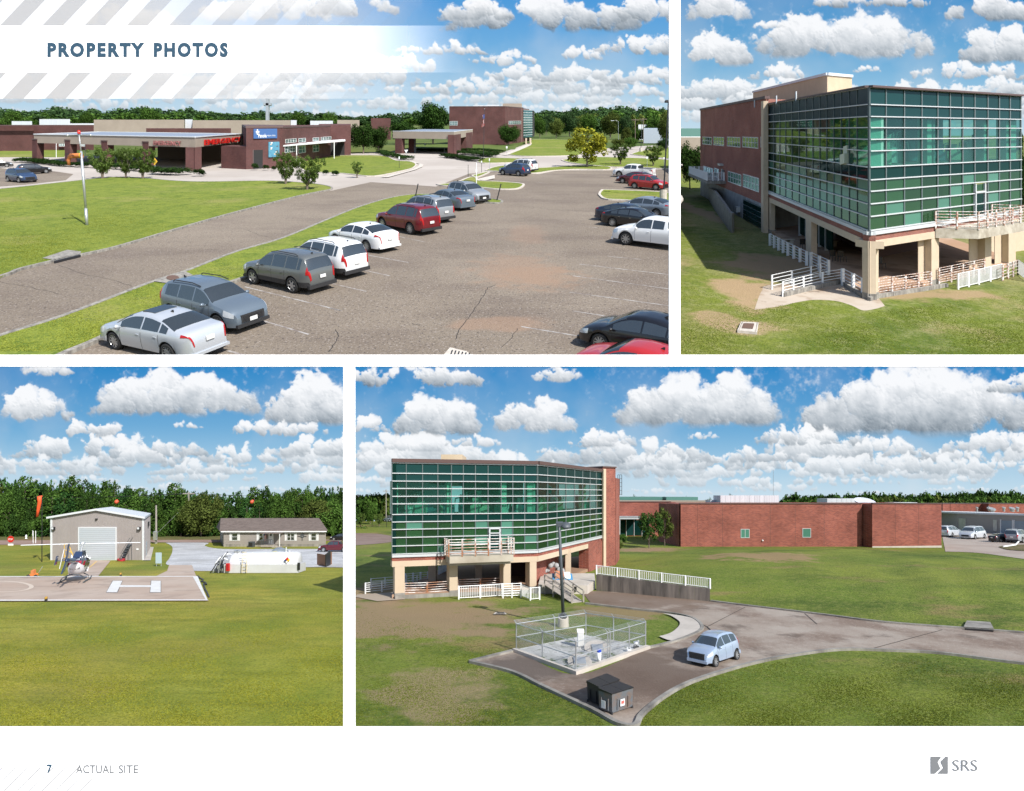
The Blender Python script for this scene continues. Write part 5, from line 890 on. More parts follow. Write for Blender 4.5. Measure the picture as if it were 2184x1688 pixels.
car('suvsmall', 'brightred', 'bright red boxy suv beside the tall lamp post', S1, (1404, 407), (1347.5, 402.8), -1, cat='suv')
car('fast', 'steel', 'silver-blue sedan, farthest of the right group of four', S1, (1322, 456), (1410, 466), +1, group=G2)
car('fast', 'navy', 'dark navy sedan with its tail toward the aisle', S1, (1365, 480.5), (1287, 472.5), -1, group=G2)
car('fast', 'black', 'black sedan just behind the white pickup truck', S1, (1385, 492), (1302, 483.5), -1, group=G2)
car('pickup', 'white', 'large white pickup truck with extended cab at the right edge', S1, (1316, 521), (1473, 541), +1, cat='pickup truck', group=G2, spokes=8)
car('fast', 'black', 'black sedan with orange side lamp in the bottom right corner', S1, (1278, 749), (1440, 786), +1)
car('sedan', 'brightred', 'red car of which only the roof shows at the bottom edge', S1, (1264, 822), (1427, 868), +1)
car('suvsmall', 'blue', 'dark blue suv facing right at the far left edge', S1, (46, 391), (14, 388), -1, cat='suv')
car('suvsmall', 'black', 'black crossover parked before the hedge at the left', S1, (99, 370.5), (57, 373), -1, cat='suv')
car('sedan', 'black', 'black car partly out of frame at the left edge', S1, (13, 357.5), (-24, 359), -1)
# ================================================================ glass building shared pieces (seen from two sides on sites 2 and 4)
P_SP = pane_mat('spandrel_grey_glass', (.2, .3, .3), 0, .2, (.040, .07, .085), .04, .10, .45); P_SPT = pane_mat('spandrel_teal_glass', (.2, .4, .36), 0, .2, (.012, .048, .047), .04, .15, .45)
P_VI = pane_mat('clear_teal_glass', (.62, .90, .82), .85, .02, (.02, .10, .08), .03, .1, .5); P_DK = pane_mat('dark_teal_glass', (.1, .3, .25), 0, .03, (.005, .030, .026), .03, .2, .4); P_GR = pane_mat('green_glass', (.3, .6, .4), .30, .05, (.022, .075, .030), .05, .45, .55)
P_FR = pane_mat('frosted_green_glass', (.5, .8, .65), .1, .2, (.08, .22, .16), .03, .15, .5)
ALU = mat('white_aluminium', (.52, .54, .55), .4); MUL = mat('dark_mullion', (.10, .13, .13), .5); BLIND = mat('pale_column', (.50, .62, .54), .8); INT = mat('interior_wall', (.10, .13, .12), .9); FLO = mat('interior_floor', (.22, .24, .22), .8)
def curtain(face, par, cols, Hs, mats, rnd, frost=.0, skip=(), th=.07):
    U = face.w.U; n = len(Hs)-1; d = .06*U
    for r in range(n):
        for c in range(len(cols)-1):
            if (r, c) in skip: continue
            m = mats[r]
            if m is P_GR and rnd.random() < frost: m = P_FR
            w = (cols[c+1]-cols[c])*.03
            face.box('pane', cols[c]+w, cols[c+1]-w, Hs[r+1]+.04*U, Hs[r]-.04*U, -.05*U, rnd.uniform(-.003, .003)*U, m, par)
    for r in range(n+1): face.box('transom', cols[0], cols[-1], Hs[r]-th*U, Hs[r]+th*U, -.03*U, .11*U, ALU, par)
    for c in range(len(cols)):
        x = cols[c]; e = .06*(cols[1]-cols[0])*.5; face.box('mullion', x-e, x+e, Hs[-1], Hs[0], -.04*U, .045*U, MUL, par)
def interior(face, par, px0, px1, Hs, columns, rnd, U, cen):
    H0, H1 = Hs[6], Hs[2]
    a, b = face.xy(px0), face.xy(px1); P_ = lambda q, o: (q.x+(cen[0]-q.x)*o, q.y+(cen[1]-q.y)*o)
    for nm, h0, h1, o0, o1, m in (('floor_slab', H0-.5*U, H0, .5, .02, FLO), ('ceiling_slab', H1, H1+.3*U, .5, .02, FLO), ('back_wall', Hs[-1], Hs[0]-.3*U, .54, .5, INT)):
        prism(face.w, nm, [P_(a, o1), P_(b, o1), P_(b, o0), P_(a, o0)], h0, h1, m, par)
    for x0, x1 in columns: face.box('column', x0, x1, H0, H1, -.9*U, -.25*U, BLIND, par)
def furniture(face, par, px0, px1, Hf, n, rnd, U):
    """one empty with loose cabinets, lamps and desks standing inside the glass"""
    cols_ = [mat('pale_green_cabinet', (.38, .55, .46), .6), mat('blue_cabinet', (.08, .22, .30), .6), mat('cream_equipment', (.55, .58, .45), .6), WHITE]
    for i in range(n):
        x = px0+(px1-px0)*(i+rnd.random())/n; p = face.xy(x); w = rnd.uniform(.2, .55)*U; h = rnd.uniform(.7, 2.2)*U; o = rnd.uniform(1.3, 3)*U; c = face.w.P(p.x-face.n.x*o, p.y-face.n.y*o, Hf); k = rnd.random()
        lab = rnd.choice(['tall pale cabinet', 'blue storage cabinet', 'cream medical device', 'white shelf unit']); 
        e = empty('cabinet', c, lab+', '+ORD[i]+' from the left behind the '+('wide' if n > 10 else 'narrow')+(' frontal glass' if U == 1 else ' corner-view glass'), 'cabinet', 'equipment stored behind the upper floor glass'); m = cols_[['tall pale cabinet', 'blue storage cabinet', 'cream medical device', 'white shelf unit'].index(lab)]
        MB().box(c.x-w, c.x+w, c.y-.3*U, c.y+.3*U, c.z, c.z+h*.55).build('body', m, e); MB().box(c.x-w*.6, c.x+w*.5, c.y-.25*U, c.y+.25*U, c.z+h*.55, c.z+h).build('upper_shelf', m, e)
        if k < .4: MB().tube([c+Vector((w, 0, h*.5)), c+Vector((w*1.2, 0, h*1.1)), c+Vector((w*2.2, 0, h*1.2)), c+Vector((w*2.4, 0, h*.8))], .06*U, 6).build('arm', WHITE, e)
def col_box(site, name, px0, px1, row, H0, H1, dep, m, par):
    (x0, D), (x1, _) = site.g(px0, row), site.g(px1, row); d = dep*site.U; return prism(site, name, [(x0, D), (x1, D), (x1, D+d), (x0, D+d)], H0, H1, m, par)
# ================================================================ SITE 2: the glass building from its corner
s = S2; U = 7; rnd = random.Random(21); ey = lambda y: E(0, y)[1]; exx = lambda x: E(x, 0)[0]; fy = lambda y: Fv(0, y)[1]
def FP(x, y, H=0): return s.gp(*Fv(x, y), H)
GR2 = layered('patchy_lawn', (.15, .18, .026), [((.24, .21, .085), .045, .5, .10, .9, (1, 1, 1)), ((.055, .10, .014), .07, .55, .1, .8, (1.6, 1, 1)), ((.34, .26, .14), .12, .63, .07, .7, (1, 1, 1)), ((.28, .27, .12), 1.2, .55, .1, .45, (1, 1, 1)), ((.04, .07, .01), 5, .56, .12, .55, (1, 1, 1)),
   ((.30, .20, .12), .25, .17, .1, .9, (1, 1, 1), S2.g(*Fv(700, 560)), (34, 60)), ((.36, .24, .15), .3, .2, .1, .8, (1, 1, 1), S2.g(*Fv(460, 720)), (26, 34)), ((.33, .23, .14), .3, .2, .08, .8, (1, 1, 1), S2.g(*Fv(245, 875)), (14, 14)), ((.34, .24, .15), .3, .2, .08, .8, (1, 1, 1), S2.g(*Fv(460, 935)), (20, 12)), ((.32, .22, .13), .3, .2, .1, .8, (1, 1, 1), S2.g(*Fv(1500, 720)), (60, 14)),
   ((.28, .19, .12), .3, .2, .1, .8, (1, 1, 1), S2.g(*Fv(150, 200)), (14, 120))], U=7, bump=.9, bscale=8)
sheet(s, 'ground', [(1439, 774), (2500, 774), (2500, 281), (1439, 281)], 0, GR2)
sheet(s, 'path', curve([Fv(490, 818), Fv(535, 700), Fv(600, 660), Fv(1020, 640), Fv(1210, 700), Fv(1300, 780), Fv(1290, 800), Fv(1180, 822), Fv(1100, 790), Fv(1000, 762), Fv(870, 755), Fv(760, 770), Fv(650, 795), Fv(490, 818)])[:-1], .05, layered('dirty_path', (.38, .31, .24), [((.46, .40, .33), .2, .5, .1, .7, (1, 1, 1)), ((.25, .17, .11), .3, .58, .08, .8, (1, 1, 1)), ((.12, .09, .07), .9, .66, .05, .6, (1, 1, 1))], U=7))
gb = empty('glass_building', s.gp(1853.4, 640), 'three-storey green glass and brick building on tan columns seen from its corner', 'building')
co = s.g(1853.4, 640); Ht = s.H(640, 182.6); gl_l, gl_r = s.g(1637.9, s.base(221.3, Ht)), s.g(2177.4, s.base(202.6, Ht)); FL_, FR_ = Face(s, gl_l, co), Face(s, co, gl_r)
hh = lambda y, lo=False: s.H(640, ey(y)); Hs = [hh(y) for y in (160, 267, 343, 413, 487, 560, 662, 742, 814, 893, 972, 1060)]
cL = [exx(x) for x in (577, 612, 650, 687, 727, 772, 817, 858, 902, 945, 990, 1037, 1087, 1137, 1208)]; cR = [exx(x) for x in (1212, 1315, 1430, 1540, 1640, 1718, 1797, 1873, 1955, 2027, 2095, 2163)]
mL = [P_SP, P_SP, P_VI, P_VI, P_VI, P_VI, P_DK, P_GR, P_GR, P_GR, P_GR]; mR = [P_SPT, P_SPT]+mL[2:]
cenI = ((gl_l[0]+gl_r[0])/2, (gl_l[1]+gl_r[1])/2)
curtain(FL_, gb, cL, Hs, mL, rnd, .45, th=.034); curtain(FR_, gb, cR, Hs, mR, rnd, .15, skip={(8, 7), (9, 7), (10, 7)}, th=.034)
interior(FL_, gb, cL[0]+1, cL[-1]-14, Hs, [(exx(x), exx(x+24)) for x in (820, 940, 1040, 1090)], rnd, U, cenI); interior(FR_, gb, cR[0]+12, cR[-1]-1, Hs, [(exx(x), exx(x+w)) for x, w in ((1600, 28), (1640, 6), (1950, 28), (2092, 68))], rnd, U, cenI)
prism(s, 'column', [inset(co, cenI, .985), inset(co, cenI, .97), (inset(co, cenI, .97)[0]+9, inset(co, cenI, .97)[1]+6), (inset(co, cenI, .985)[0]+9, inset(co, cenI, .985)[1]+4)], Hs[6], Hs[2], BLIND, gb)
furniture(FR_, gb, cR[0]+30, cR[-2], Hs[6], 14, rnd, U); furniture(FL_, gb, cL[7], cL[-2], Hs[6], 4, rnd, U)
cope = lambda f, a, b, h0, h1, m, o=.15: f.box('coping', a, b, h0, h1, -.4*U, o*U, m, gb)
cope(FL_, cL[0], cL[-1]+.5, hh(160), hh(147), COPE, .25); cope(FR_, cR[0]-.5, cR[-1], hh(160), hh(147), COPE, .25)
hf_ = lambda y: s.H(640, fy(y)); b0, b1, b2, b3 = Hs[-1], hf_(348), hf_(386), hf_(432)
for f_, x0, x1 in ((FL_, exx(577), 1853.4), (FR_, 1853.4, exx(2163))):
    f_.box('metal_band', x0, x1, b1, b0-.07*U, -.4*U, .14*U, ALU, gb); f_.box('brick_band', x0, x1, b2, b1, -.4*U, .02*U, BR2, gb); f_.box('tan_beam', x0, x1, b3, b2, -.9*U, .06*U, TAN, gb)
nrm = lambda f, p, o: (p[0]+f.n.x*o, p[1]+f.n.y*o)
Cb = (gl_l[0]+gl_r[0]-co[0], gl_l[1]+gl_r[1]-co[1]); cen = ((gl_l[0]+gl_r[0])/2, (gl_l[1]+gl_r[1])/2)
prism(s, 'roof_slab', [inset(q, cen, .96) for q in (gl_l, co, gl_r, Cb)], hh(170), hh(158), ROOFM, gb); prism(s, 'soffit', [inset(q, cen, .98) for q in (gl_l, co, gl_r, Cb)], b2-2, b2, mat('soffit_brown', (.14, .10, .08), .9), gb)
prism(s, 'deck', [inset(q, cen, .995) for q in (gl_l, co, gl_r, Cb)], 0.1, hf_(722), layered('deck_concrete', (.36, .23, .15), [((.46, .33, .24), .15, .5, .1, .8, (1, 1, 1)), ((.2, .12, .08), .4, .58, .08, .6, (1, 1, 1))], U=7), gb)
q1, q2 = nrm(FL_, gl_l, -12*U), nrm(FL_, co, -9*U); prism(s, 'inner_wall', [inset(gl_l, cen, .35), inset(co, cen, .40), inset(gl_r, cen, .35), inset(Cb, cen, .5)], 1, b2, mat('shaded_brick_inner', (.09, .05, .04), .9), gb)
def gcol(f, x0, x1, base=0, side=None): f.box('column', Fv(x0, 0)[0], Fv(x1, 0)[0], base, b3, -.42*U, .05*U, TAN, gb); f.box('column_foot', Fv(x0, 0)[0]-.6, Fv(x1, 0)[0]+.6, 0, hf_(716), -.45*U, .09*U, CONCD, gb)
gcol(FL_, 1172, 1210); gcol(FR_, 1210, 1265); gcol(FR_, 1598, 1645); gcol(FR_, 1935, 1975); gcol(FR_, 2083, 2128); gcol(FL_, 817, 850); gcol(FL_, 578, 594)
for x0, x1 in ((1560, 1598), (1880, 1935), (2040, 2083)): FR_.box('column_side', Fv(x0, 0)[0], Fv(x1, 0)[0], 0, b3, -.46*U, -.42*U, TAN, gb)
# storefront and benches under the building
sf = (FL_.xy(Fv(636, 0)[0]), FL_.xy(Fv(815, 0)[0])); sfF = Face(s, tuple(sf[0]-FL_.n*-0+FL_.n*-3*U), tuple(sf[1]+FL_.n*-3*U))
for i in range(5): x0 = 636+i*36; FL_.box('storefront_pane', Fv(x0+2, 0)[0], Fv(x0+34, 0)[0], hf_(700), b3, -2.2*U, -2.1*U, P_DK, gb); FL_.box('storefront_mullion', Fv(x0, 0)[0], Fv(x0+2, 0)[0], hf_(720), b3, -2.25*U, -2.0*U, MATS['white_aluminium'], gb)
for i, (x, y) in enumerate(((690, 372), (960, 385))):
    e = empty('bench', FP(x, y+30), ['pale concrete bench nearest the storefront under the glass building', 'pale concrete bench between the left columns under the building'][i], 'bench'); c = FP(x, y+60, hf_(722)); k = 1.2*U*.5; MB().box(c.x-k, c.x+k, c.y-3, c.y+3, c.z+3, c.z+3.8).build('seat', CONC, e)
    for dx in (-.6, .6): MB().box(c.x+dx*k-1, c.x+dx*k+1, c.y-2.5, c.y+2.5, c.z, c.z+3).build('leg', CONC, e)
for i, (x, y) in enumerate(((990, 500), (1040, 505), (800, 420), (1285, 550))):
    e = empty('metal_chair', FP(x, y), ['dark wire chair left of the table under the building', 'dark wire chair right of the table under the building', 'dark wire chair by the second left column', 'dark wire chair just inside the corner column'][i], 'chair'); c = FP(x, y+40, hf_(722))
    w = 1.7; MB().box(c.x-w, c.x+w, c.y-w, c.y+w, c.z+3, c.z+3.3).build('seat', BLACK, e); MB().box(c.x-w, c.x+w, c.y+w-.2, c.y+w, c.z+3.3, c.z+6.6).build('backrest', BLACK, e)
    for dx in (-w, w):
        for dy in (-w, w): MB().tube([(c.x+dx, c.y+dy, c.z), (c.x+dx*.9, c.y+dy*.9, c.z+3)], .16, 5).build('leg', BLACK, e)
# brick wing
br_r, hb_t = s.g(1634, 495), s.H(495, ey(236)); hb_t = s.H(495, 211); bl = s.g(1493.7, s.base(235.9, hb_t)); FB = Face(s, bl, br_r); hbb = FB.H(exx(570), ey(905))
wdir = Vector(br_r)-Vector(bl); prism(s, 'brick_wall', [bl, br_r, (br_r[0]+60, br_r[1]+40), (bl[0]+120, bl[1]+40)], hbb, hb_t, BR2, gb); FB.box('coping', 1493.7, 1634, hb_t, hb_t+.3*U, -.4*U, .12*U, COPE, gb)
prism(s, 'lower_wall', [bl, br_r, (br_r[0]+60, br_r[1]+40), (bl[0]+120, bl[1]+40)], 0, hbb-.02, mat('stained_grey_wall', (.34, .34, .34), .9, var=(.22, .22, .22), scale=.12), gb)
FB.box('tan_pier', exx(562), exx(577), 0, hb_t*.98, .0, .5*U, TAN, gb)
for x0, x1, r0, r1, nv in ((165, 223, 470, 524, 4), (233, 300, 470, 530, 4), (320, 402, 470, 538, 5), (416, 515, 470, 545, 5), (531, 550, 470, 546, 1), (170, 230, 652, 716, 4), (238, 267, 665, 728, 2), (325, 408, 685, 762, 5), (420, 520, 703, 796, 5), (537, 556, 728, 806, 1)):
    pr_ = x0; window(FB, exx(x0), exx(x1), ey(r0), ey(r1-(r1-r0)*.12), gb, ALU, P_FR if r0 > 680 else WG, nv=nv, nh=1, fw=.1)
FB.box('door', exx(290), exx(302), FB.H(exx(290), ey(736)), FB.H(exx(290), ey(676)), 0, .1*U, DARKGREY, gb); FB.box('door_frame', exx(287), exx(290), FB.H(exx(290), ey(738)), FB.H(exx(290), ey(674)), 0, .15*U, ALU, gb)
FB.box('wall_lamp', exx(280), exx(295), FB.H(exx(280), ey(650)), FB.H(exx(280), ey(638)), 0, .5*U, GALV, gb)
H0s, H1s = FB.H(exx(427), ey(1010)), FB.H(exx(427), ey(882)); FB.box('storefront', exx(427), exx(560), 1, hbb-.3*U, .0, .12*U, MUL, gb)
for i in range(6):
    for j in range(4): x0, x1 = 427+i*22, 427+(i+1)*22; z0 = 1+(hbb-.4*U-1)*j/4; FB.box('storefront_pane', exx(x0+1.2), exx(x1-1.2), z0+.08*U, z0+(hbb-.4*U-1)/4-.05*U, .12*U, .18*U, P_DK if j == 3 else P_SPT, gb)
FB.box('utility_box', exx(390), exx(402), FB.H(exx(390), ey(940)), FB.H(exx(390), ey(905)), 0, .5*U, GALV, gb)
block(s, 'penthouse', exx(481), exx(948), ey(195), 470, mat('penthouse_tan', (.46, .36, .24), .85, var=(.52, .41, .28), scale=.1), gb) if 0 else None
pa, pb = s.g(exx(948), 486), None; Hp = s.H(486, ey(84)); pl_ = s.g(exx(481), s.base(ey(195), Hp)); prr = s.g(exx(1103), s.base(ey(98), Hp))
prism(s, 'penthouse', [pl_, pa, prr, (pl_[0]+prr[0]-pa[0], pl_[1]+prr[1]-pa[1])], Ht*.9, Hp, mat('penthouse_tan', (.46, .36, .24), .85, var=(.52, .41, .28), scale=.1), gb)
Face(s, pl_, pa).box('coping', exx(481), exx(948), Hp, Hp+.3*U, -.3*U, .15*U, ROOFM, gb); Face(s, pa, prr).box('coping', exx(948), exx(1103), Hp, Hp+.3*U, -.3*U, .15*U, ROOFM, gb)
for x in (548, 700, 840): q = FB.xy(exx(x)) if x < 560 else FL_.xy(exx(x)); MB().tube([s.P(q.x+1, q.y+20, Ht*.98), s.P(q.x+1, q.y+20, Ht*1.02+2)], .5, 6).build('roof_vent', GALV, gb)
# door and balcony on the right face
dx0, dx1 = exx(1866), exx(1932); FR_.box('door_frame', dx0, exx(1872), FR_.H(dx0, ey(965)), FR_.H(dx0, ey(768)), 0, .16*U, ALU, gb); FR_.box('door_frame', exx(1926), dx1, FR_.H(dx0, ey(965)), FR_.H(dx0, ey(768)), 0, .16*U, ALU, gb); FR_.box('door_frame', dx0, dx1, FR_.H(dx0, ey(825)), FR_.H(dx0, ey(815)), 0, .17*U, ALU, gb)
FR_.box('glass_door', exx(1875), exx(1922), FR_.H(dx0, ey(960)), FR_.H(dx0, ey(827)), .0, .08*U, P_DK, gb); FR_.box('transom_pane', exx(1873), exx(1925), FR_.H(dx0, ey(812)), FR_.H(dx0, ey(772)), 0, .05*U, P_GR, gb)
bx0, bx1 = 1992, 2112; Hbal = FR_.H(exx(1865), ey(1012)); bal = empty('balcony', FR_.pt(bx0, Hbal, 1), 'white railed concrete balcony projecting under the glass door at the right', 'balcony')
w0_, w1_ = FR_.xy(bx0)+FR_.n*.1*U, FR_.xy(bx1)+FR_.n*.1*U; skv = FR_.n*1.7*U; o0_ = w0_+skv+FR_.d*(2.2*U); o1_ = w1_+skv+FR_.d*(1.6*U); prism(s, 'balcony_slab', [tuple(w0_), tuple(o0_), tuple(o1_), tuple(w1_)], Hbal-.65*U, Hbal, mat('stained_slab', (.50, .46, .38), .9, var=(.30, .26, .2), scale=.2), bal)
pA, pB_ = FR_.xy(bx0-4), FR_.xy(bx1-6); nn = FR_.n*1.9*U; n0 = FR_.n*.2*U
r_ = railing(s, [tuple(w0_), tuple(o0_), tuple(o1_), tuple(w1_)], 1.25*U, 6, RUSTW, 'rust-stained white railing round the right balcony of the glass building', spacing=1.3, baseH=[Hbal]*4, r=.03, postw=.05)
# railings round the deck
def rail2(pts, hgt, nr, lab, **k): return railing(s, [s.g(*Fv(*p)) for p in pts], hgt*U, nr, RUSTW if k.pop('rust', 0) else WHITE, lab, group='white railings round the deck of the corner building', **k)
rail2([(588, 415), (700, 478), (818, 540)], 1.15, 5, 'white railing with broad posts between the two left columns', spacing=1.2, postw=.09)
rail2([(845, 545), (955, 600)], 1.15, 5, 'short white railing right of the second left column', spacing=1.2, postw=.09)
rail2([(600, 690), (725, 660), (845, 632), (960, 598)], 1.0, 4, 'farther white ramp railing at the left of the building', spacing=1.6)
rail2([(668, 735), (798, 700), (918, 670), (1038, 650)], 1.0, 5, 'nearer white ramp railing at the left of the building', spacing=1.6)
rail2([(1045, 665), (1110, 700), (1172, 735)], 1.2, 5, 'white railing with broad posts left of the corner column', spacing=1.1, postw=.09)
rail2([(1268, 738), (1440, 710), (1600, 685)], 1.2, 7, 'rust-stained white railing right of the corner column', rust=1, spacing=1.6)
rail2([(1650, 662), (1800, 628), (1935, 597)], 1.2, 7, 'rusty white railing between the second and third right columns', rust=1, spacing=1.4)
rail2([(1770, 690), (1900, 660), (2042, 622)], 1.1, 2, 'picketed white ramp railing at the right of the building', pickets=.16, spacing=1.8)
rail2([(2050, 635), (2148, 600)], 1.15, 5, 'rusty white railing at the right end of the deck', rust=1, spacing=1.2); rail2([(2148, 600), (2200, 640)], 1.15, 2, 'picketed white railing leaving the frame at the right', pickets=.16)
rail2([(2135, 335), (2200, 345)], 1.1, 2, 'far picketed railing on the wall behind the right column', pickets=.16)
ribbon(s, 'ramp_edge', [Fv(668, 735), Fv(798, 704), Fv(918, 674), Fv(1038, 655), Fv(1172, 742)], .25*U, 0, .28*U, CONCD, kind='structure')
ribbon(s, 'ramp_edge', [Fv(1210, 762), Fv(1270, 742), Fv(1440, 715), Fv(1600, 690), Fv(1700, 672)], .2*U, 0, .25*U, CONCD, kind='structure')
# left balcony, retaining wall
lb = empty('balcony', FB.pt(exx(232), FB.H(exx(232), ey(775)), 2), 'small white railed landing at the left door of the brick wing', 'balcony'); Hl = FB.H(exx(300), ey(745)); FB.box('landing_slab', exx(175), exx(312), Hl-.4*U, Hl, .05*U, 2.6*U, CONCD, lb)
pA, pB_ = FB.xy(exx(180)), FB.xy(exx(308)); railing(s, [tuple(pA+FB.n*.2*U), tuple(pA+FB.n*2.5*U), tuple(pB_+FB.n*2.5*U), tuple(pB_+FB.n*.2*U)], 1.15*U, 6, WHITE, 'white railing round the small left landing', spacing=.9, baseH=[Hl]*4, postw=.08)
rw_ = empty('retaining_wall', FP(300, 200), 'weathered grey concrete wall stepping down beside the brick wing', 'wall'); ps = [(188, 100, 70), (240, 190, 110), (290, 262, 185), (330, 318, 250), (348, 335, 262)]; v = []
for x, yb, yt in ps:
    X_, D_ = s.g(*Fv(x, yb)); H1 = s.H(fy(yb), fy(yt)); v += [s.P(X_, D_, 0), s.P(X_+3.0, D_+3, 0), s.P(X_+3, D_+3, H1+6), s.P(X_, D_, H1+6)]
fixn(mesh('wall', v, [(i*4+k, i*4+4+k, i*4+4+(k+1) % 4, i*4+(k+1) % 4) for i in range(4) for k in range(4)]+[(0, 1, 2, 3), (16, 17, 18, 19)], CONCD, rw_))
e = empty('manhole', FP(450, 945), 'square concrete manhole box with rusty lid in the patchy lawn', 'manhole'); sheet(s, 'frame', [Fv(388, 962), Fv(500, 972), Fv(510, 912), Fv(412, 908)], .14*U, CONC, kind=None, parent=e); ribbon(s, 'rim', [Fv(388, 962), Fv(500, 972), Fv(510, 912), Fv(412, 908)], .1*U, 0, .14*U, CONC, kind=None, parent=e, closed=True); sheet(s, 'lid', [Fv(410, 950), Fv(480, 955), Fv(490, 920), Fv(422, 918)], .16*U, MATS['rusty_iron'], kind=None, parent=e)
# surroundings
plant(s, *Fv(85, 55), ey(465), 'round', 'dark', 'dark tree at the left edge beside the brick wing', wpx=52, low=.06); 
gr_ = empty('green_roof_house', s.gp(1470, 325), 'pale building with green roof behind the dark tree', 'building'); block(s, 'wall', 1440, 1495, ey(470), 330, TANP, gr_, dep=10); block(s, 'roof', 1436, 1495, ey(418), 335, mat('green_metal_roof', (.08, .2, .17), .5), gr_, dep=12, rb=ey(470)); block(s, 'roof_edge', 1436, 1495, ey(470), 338, WHITE, gr_, dep=2, rb=ey(474))
for i, (x, r, t, w) in enumerate(((2170, 400, 500, 80), (2150, 300, 400, 60))): plant(s, exx(x), 470 if i == 0 else 330, ey(t), 'round', 'dark', ['dark trees right of the building beside the fence', 'small far tree above the right edge of the building'][i], wpx=w/3, low=.05)
forest(s, [(1440+i*9, 284+(i % 3)*.6, 268+rnd.uniform(-3, 5), rnd.uniform(12, 20), 0) for i in range(118)], 'thin far treeline behind the glass building', 4, (('round', 'far'),), per=260)
wb = empty('service_yard_wall', FP(2060, 420), 'tan block wall and ramp behind the right columns', 'wall'); X_, D_ = s.g(*Fv(2040, 500)); prism(s, 'wall', [s.g(*Fv(1980, 470)), s.g(*Fv(2215, 440)), s.g(*Fv(2215, 425)), s.g(*Fv(1980, 455))], 0, s.H(fy(455), fy(335)), TAN, wb)
# ================================================================ SITE 3: helipad, hangar and cottage
s = S3; U = 1
def HP(x, y, H=0): return s.gp(*Hh(x, y), H)
GR3 = layered('mown_grass', (.225, .255, .028), [((.40, .33, .055), .045, .5, .12, .9, (1, 1, 1)), ((.36, .36, .06), .11, .55, .1, .7, (1, 1, 1)), ((.13, .19, .02), .08, .56, .10, .8, (1.3, 1, 1)), ((.14, .165, .018), .5, .56, .14, .7, (.5, 1.5, 1)), ((.24, .21, .05), .09, .6, .1, .6, (1, 1, 1)), ((.26, .26, .04), 5, .55, .1, .5, (1, 1, 1)), ((.06, .085, .01), 8, .56, .12, .7, (1, 1, 1))], bump=.9, bscale=9)
GRAV = layered('white_gravel', (.45, .45, .45), [((.62, .62, .62), .3, .5, .12, .8, (1, 1, 1)), ((.28, .28, .28), 6, .58, .08, .7, (1, 1, 1)), ((.33, .32, .30), .12, .6, .08, .5, (1, 1, 1))], bump=.8, bscale=12)
PADC = layered('pad_concrete', (.44, .335, .265), [((.50, .41, .34), .15, .5, .15, .8, (1, 1, 1)), ((.30, .23, .19), .4, .58, .1, .5, (1, 1, 1)), ((.25, .2, .17), .12, .64, .05, .4, (1, 2, 1))], U=1)
ROUGH = layered('rough_bank', (.13, .13, .045), [((.25, .15, .08), .12, .52, .08, .8, (1, 1, 1)), ((.06, .09, .02), .5, .55, .1, .7, (1, 1, 1)), ((.22, .19, .08), 2, .55, .1, .5, (1, 1, 1))], U=1, bump=.8, bscale=3)
sheet(s, 'ground', [(-260, 2100), (744, 2100), (744, 1119), (-260, 1119)], 0, GR3)
sheet(s, 'rough_bank', [Hh(-700, 520), Hh(2210, 520), Hh(2210, 420), Hh(-700, 420)], .03, ROUGH)
sheet(s, 'road', [Hh(-700, 545), Hh(330, 545), Hh(955, 530), Hh(1400, 530), Hh(2210, 518), Hh(2210, 512), Hh(-700, 518)], .05, layered('red_brown_road', (.30, .2, .16), [((.38, .28, .23), .2, .5, .1, .7, (1, 1, 1))]))
sheet(s, 'gravel_yard', curve([Hh(1050, 532), Hh(1310, 532), Hh(1300, 552), Hh(1420, 572), Hh(1800, 572), Hh(2210, 572)])+curve([Hh(2210, 690), Hh(1930, 688), Hh(1600, 700), Hh(1240, 712), Hh(1214, 676), Hh(1060, 672), Hh(1075, 630), Hh(1092, 592), Hh(1090, 555), Hh(1050, 532)]), .05, GRAV)
sheet(s, 'concrete_apron', [Hh(500, 642), Hh(702, 646), Hh(622, 746), Hh(420, 746), Hh(470, 690)], .06, PADC); sheet(s, 'concrete_apron', [Hh(1072, 675), Hh(1216, 675), Hh(1245, 748), Hh(985, 748), Hh(1060, 712)], .065, PADC)
sheet(s, 'pavement', [Hh(905, 645), Hh(918, 606), Hh(940, 560), Hh(975, 560), Hh(955, 645)], .07, CONC); ribbon(s, 'yellow_line', [Hh(566, 692), Hh(612, 652)], .25, .075, .075, mat('faded_yellow', (.6, .42, .18), .8))
sheet(s, 'helipad', [Hh(-700, 748), Hh(1245, 747), Hh(1322, 904), Hh(-700, 908)], .08, PADC)
LW = mat('pad_white_paint', (.76, .76, .74), .7, var=(.66, .64, .6), scale=1.5)
ribbon(s, 'painted_line', [Hh(-700, 750), Hh(1238, 749), Hh(1310, 899), Hh(-700, 903)], .6, .09, .09, LW)
for q, nm in (([(675, 851), (742, 851), (776, 777), (716, 777)], 'l'), ([(952, 851), (1019, 851), (1019, 777), (960, 777)], 'r'), ([(750, 818), (960, 818), (962, 806), (760, 806)], 'c')):
    sheet(s, 'helipad_letter_outline', [Hh(x+(3 if x > np.mean([a for a, b in q]) else -3), y+(1.5 if y > np.mean([b for a, b in q]) else -1.5)) for x, y in q], .088 if nm != 'c' else .0865, BLACK) if nm != 'c' else None
    sheet(s, 'helipad_letter', [Hh(*p) for p in q], .095 if nm != 'c' else .1, LW)
ribbon(s, 'painted_circle', [Hh(10+190*math.cos(t*.1309), 815+34*math.sin(t*.1309)) for t in range(48)], .35, .092, .092, mat('cream_line', (.62, .52, .42), .8), closed=True)
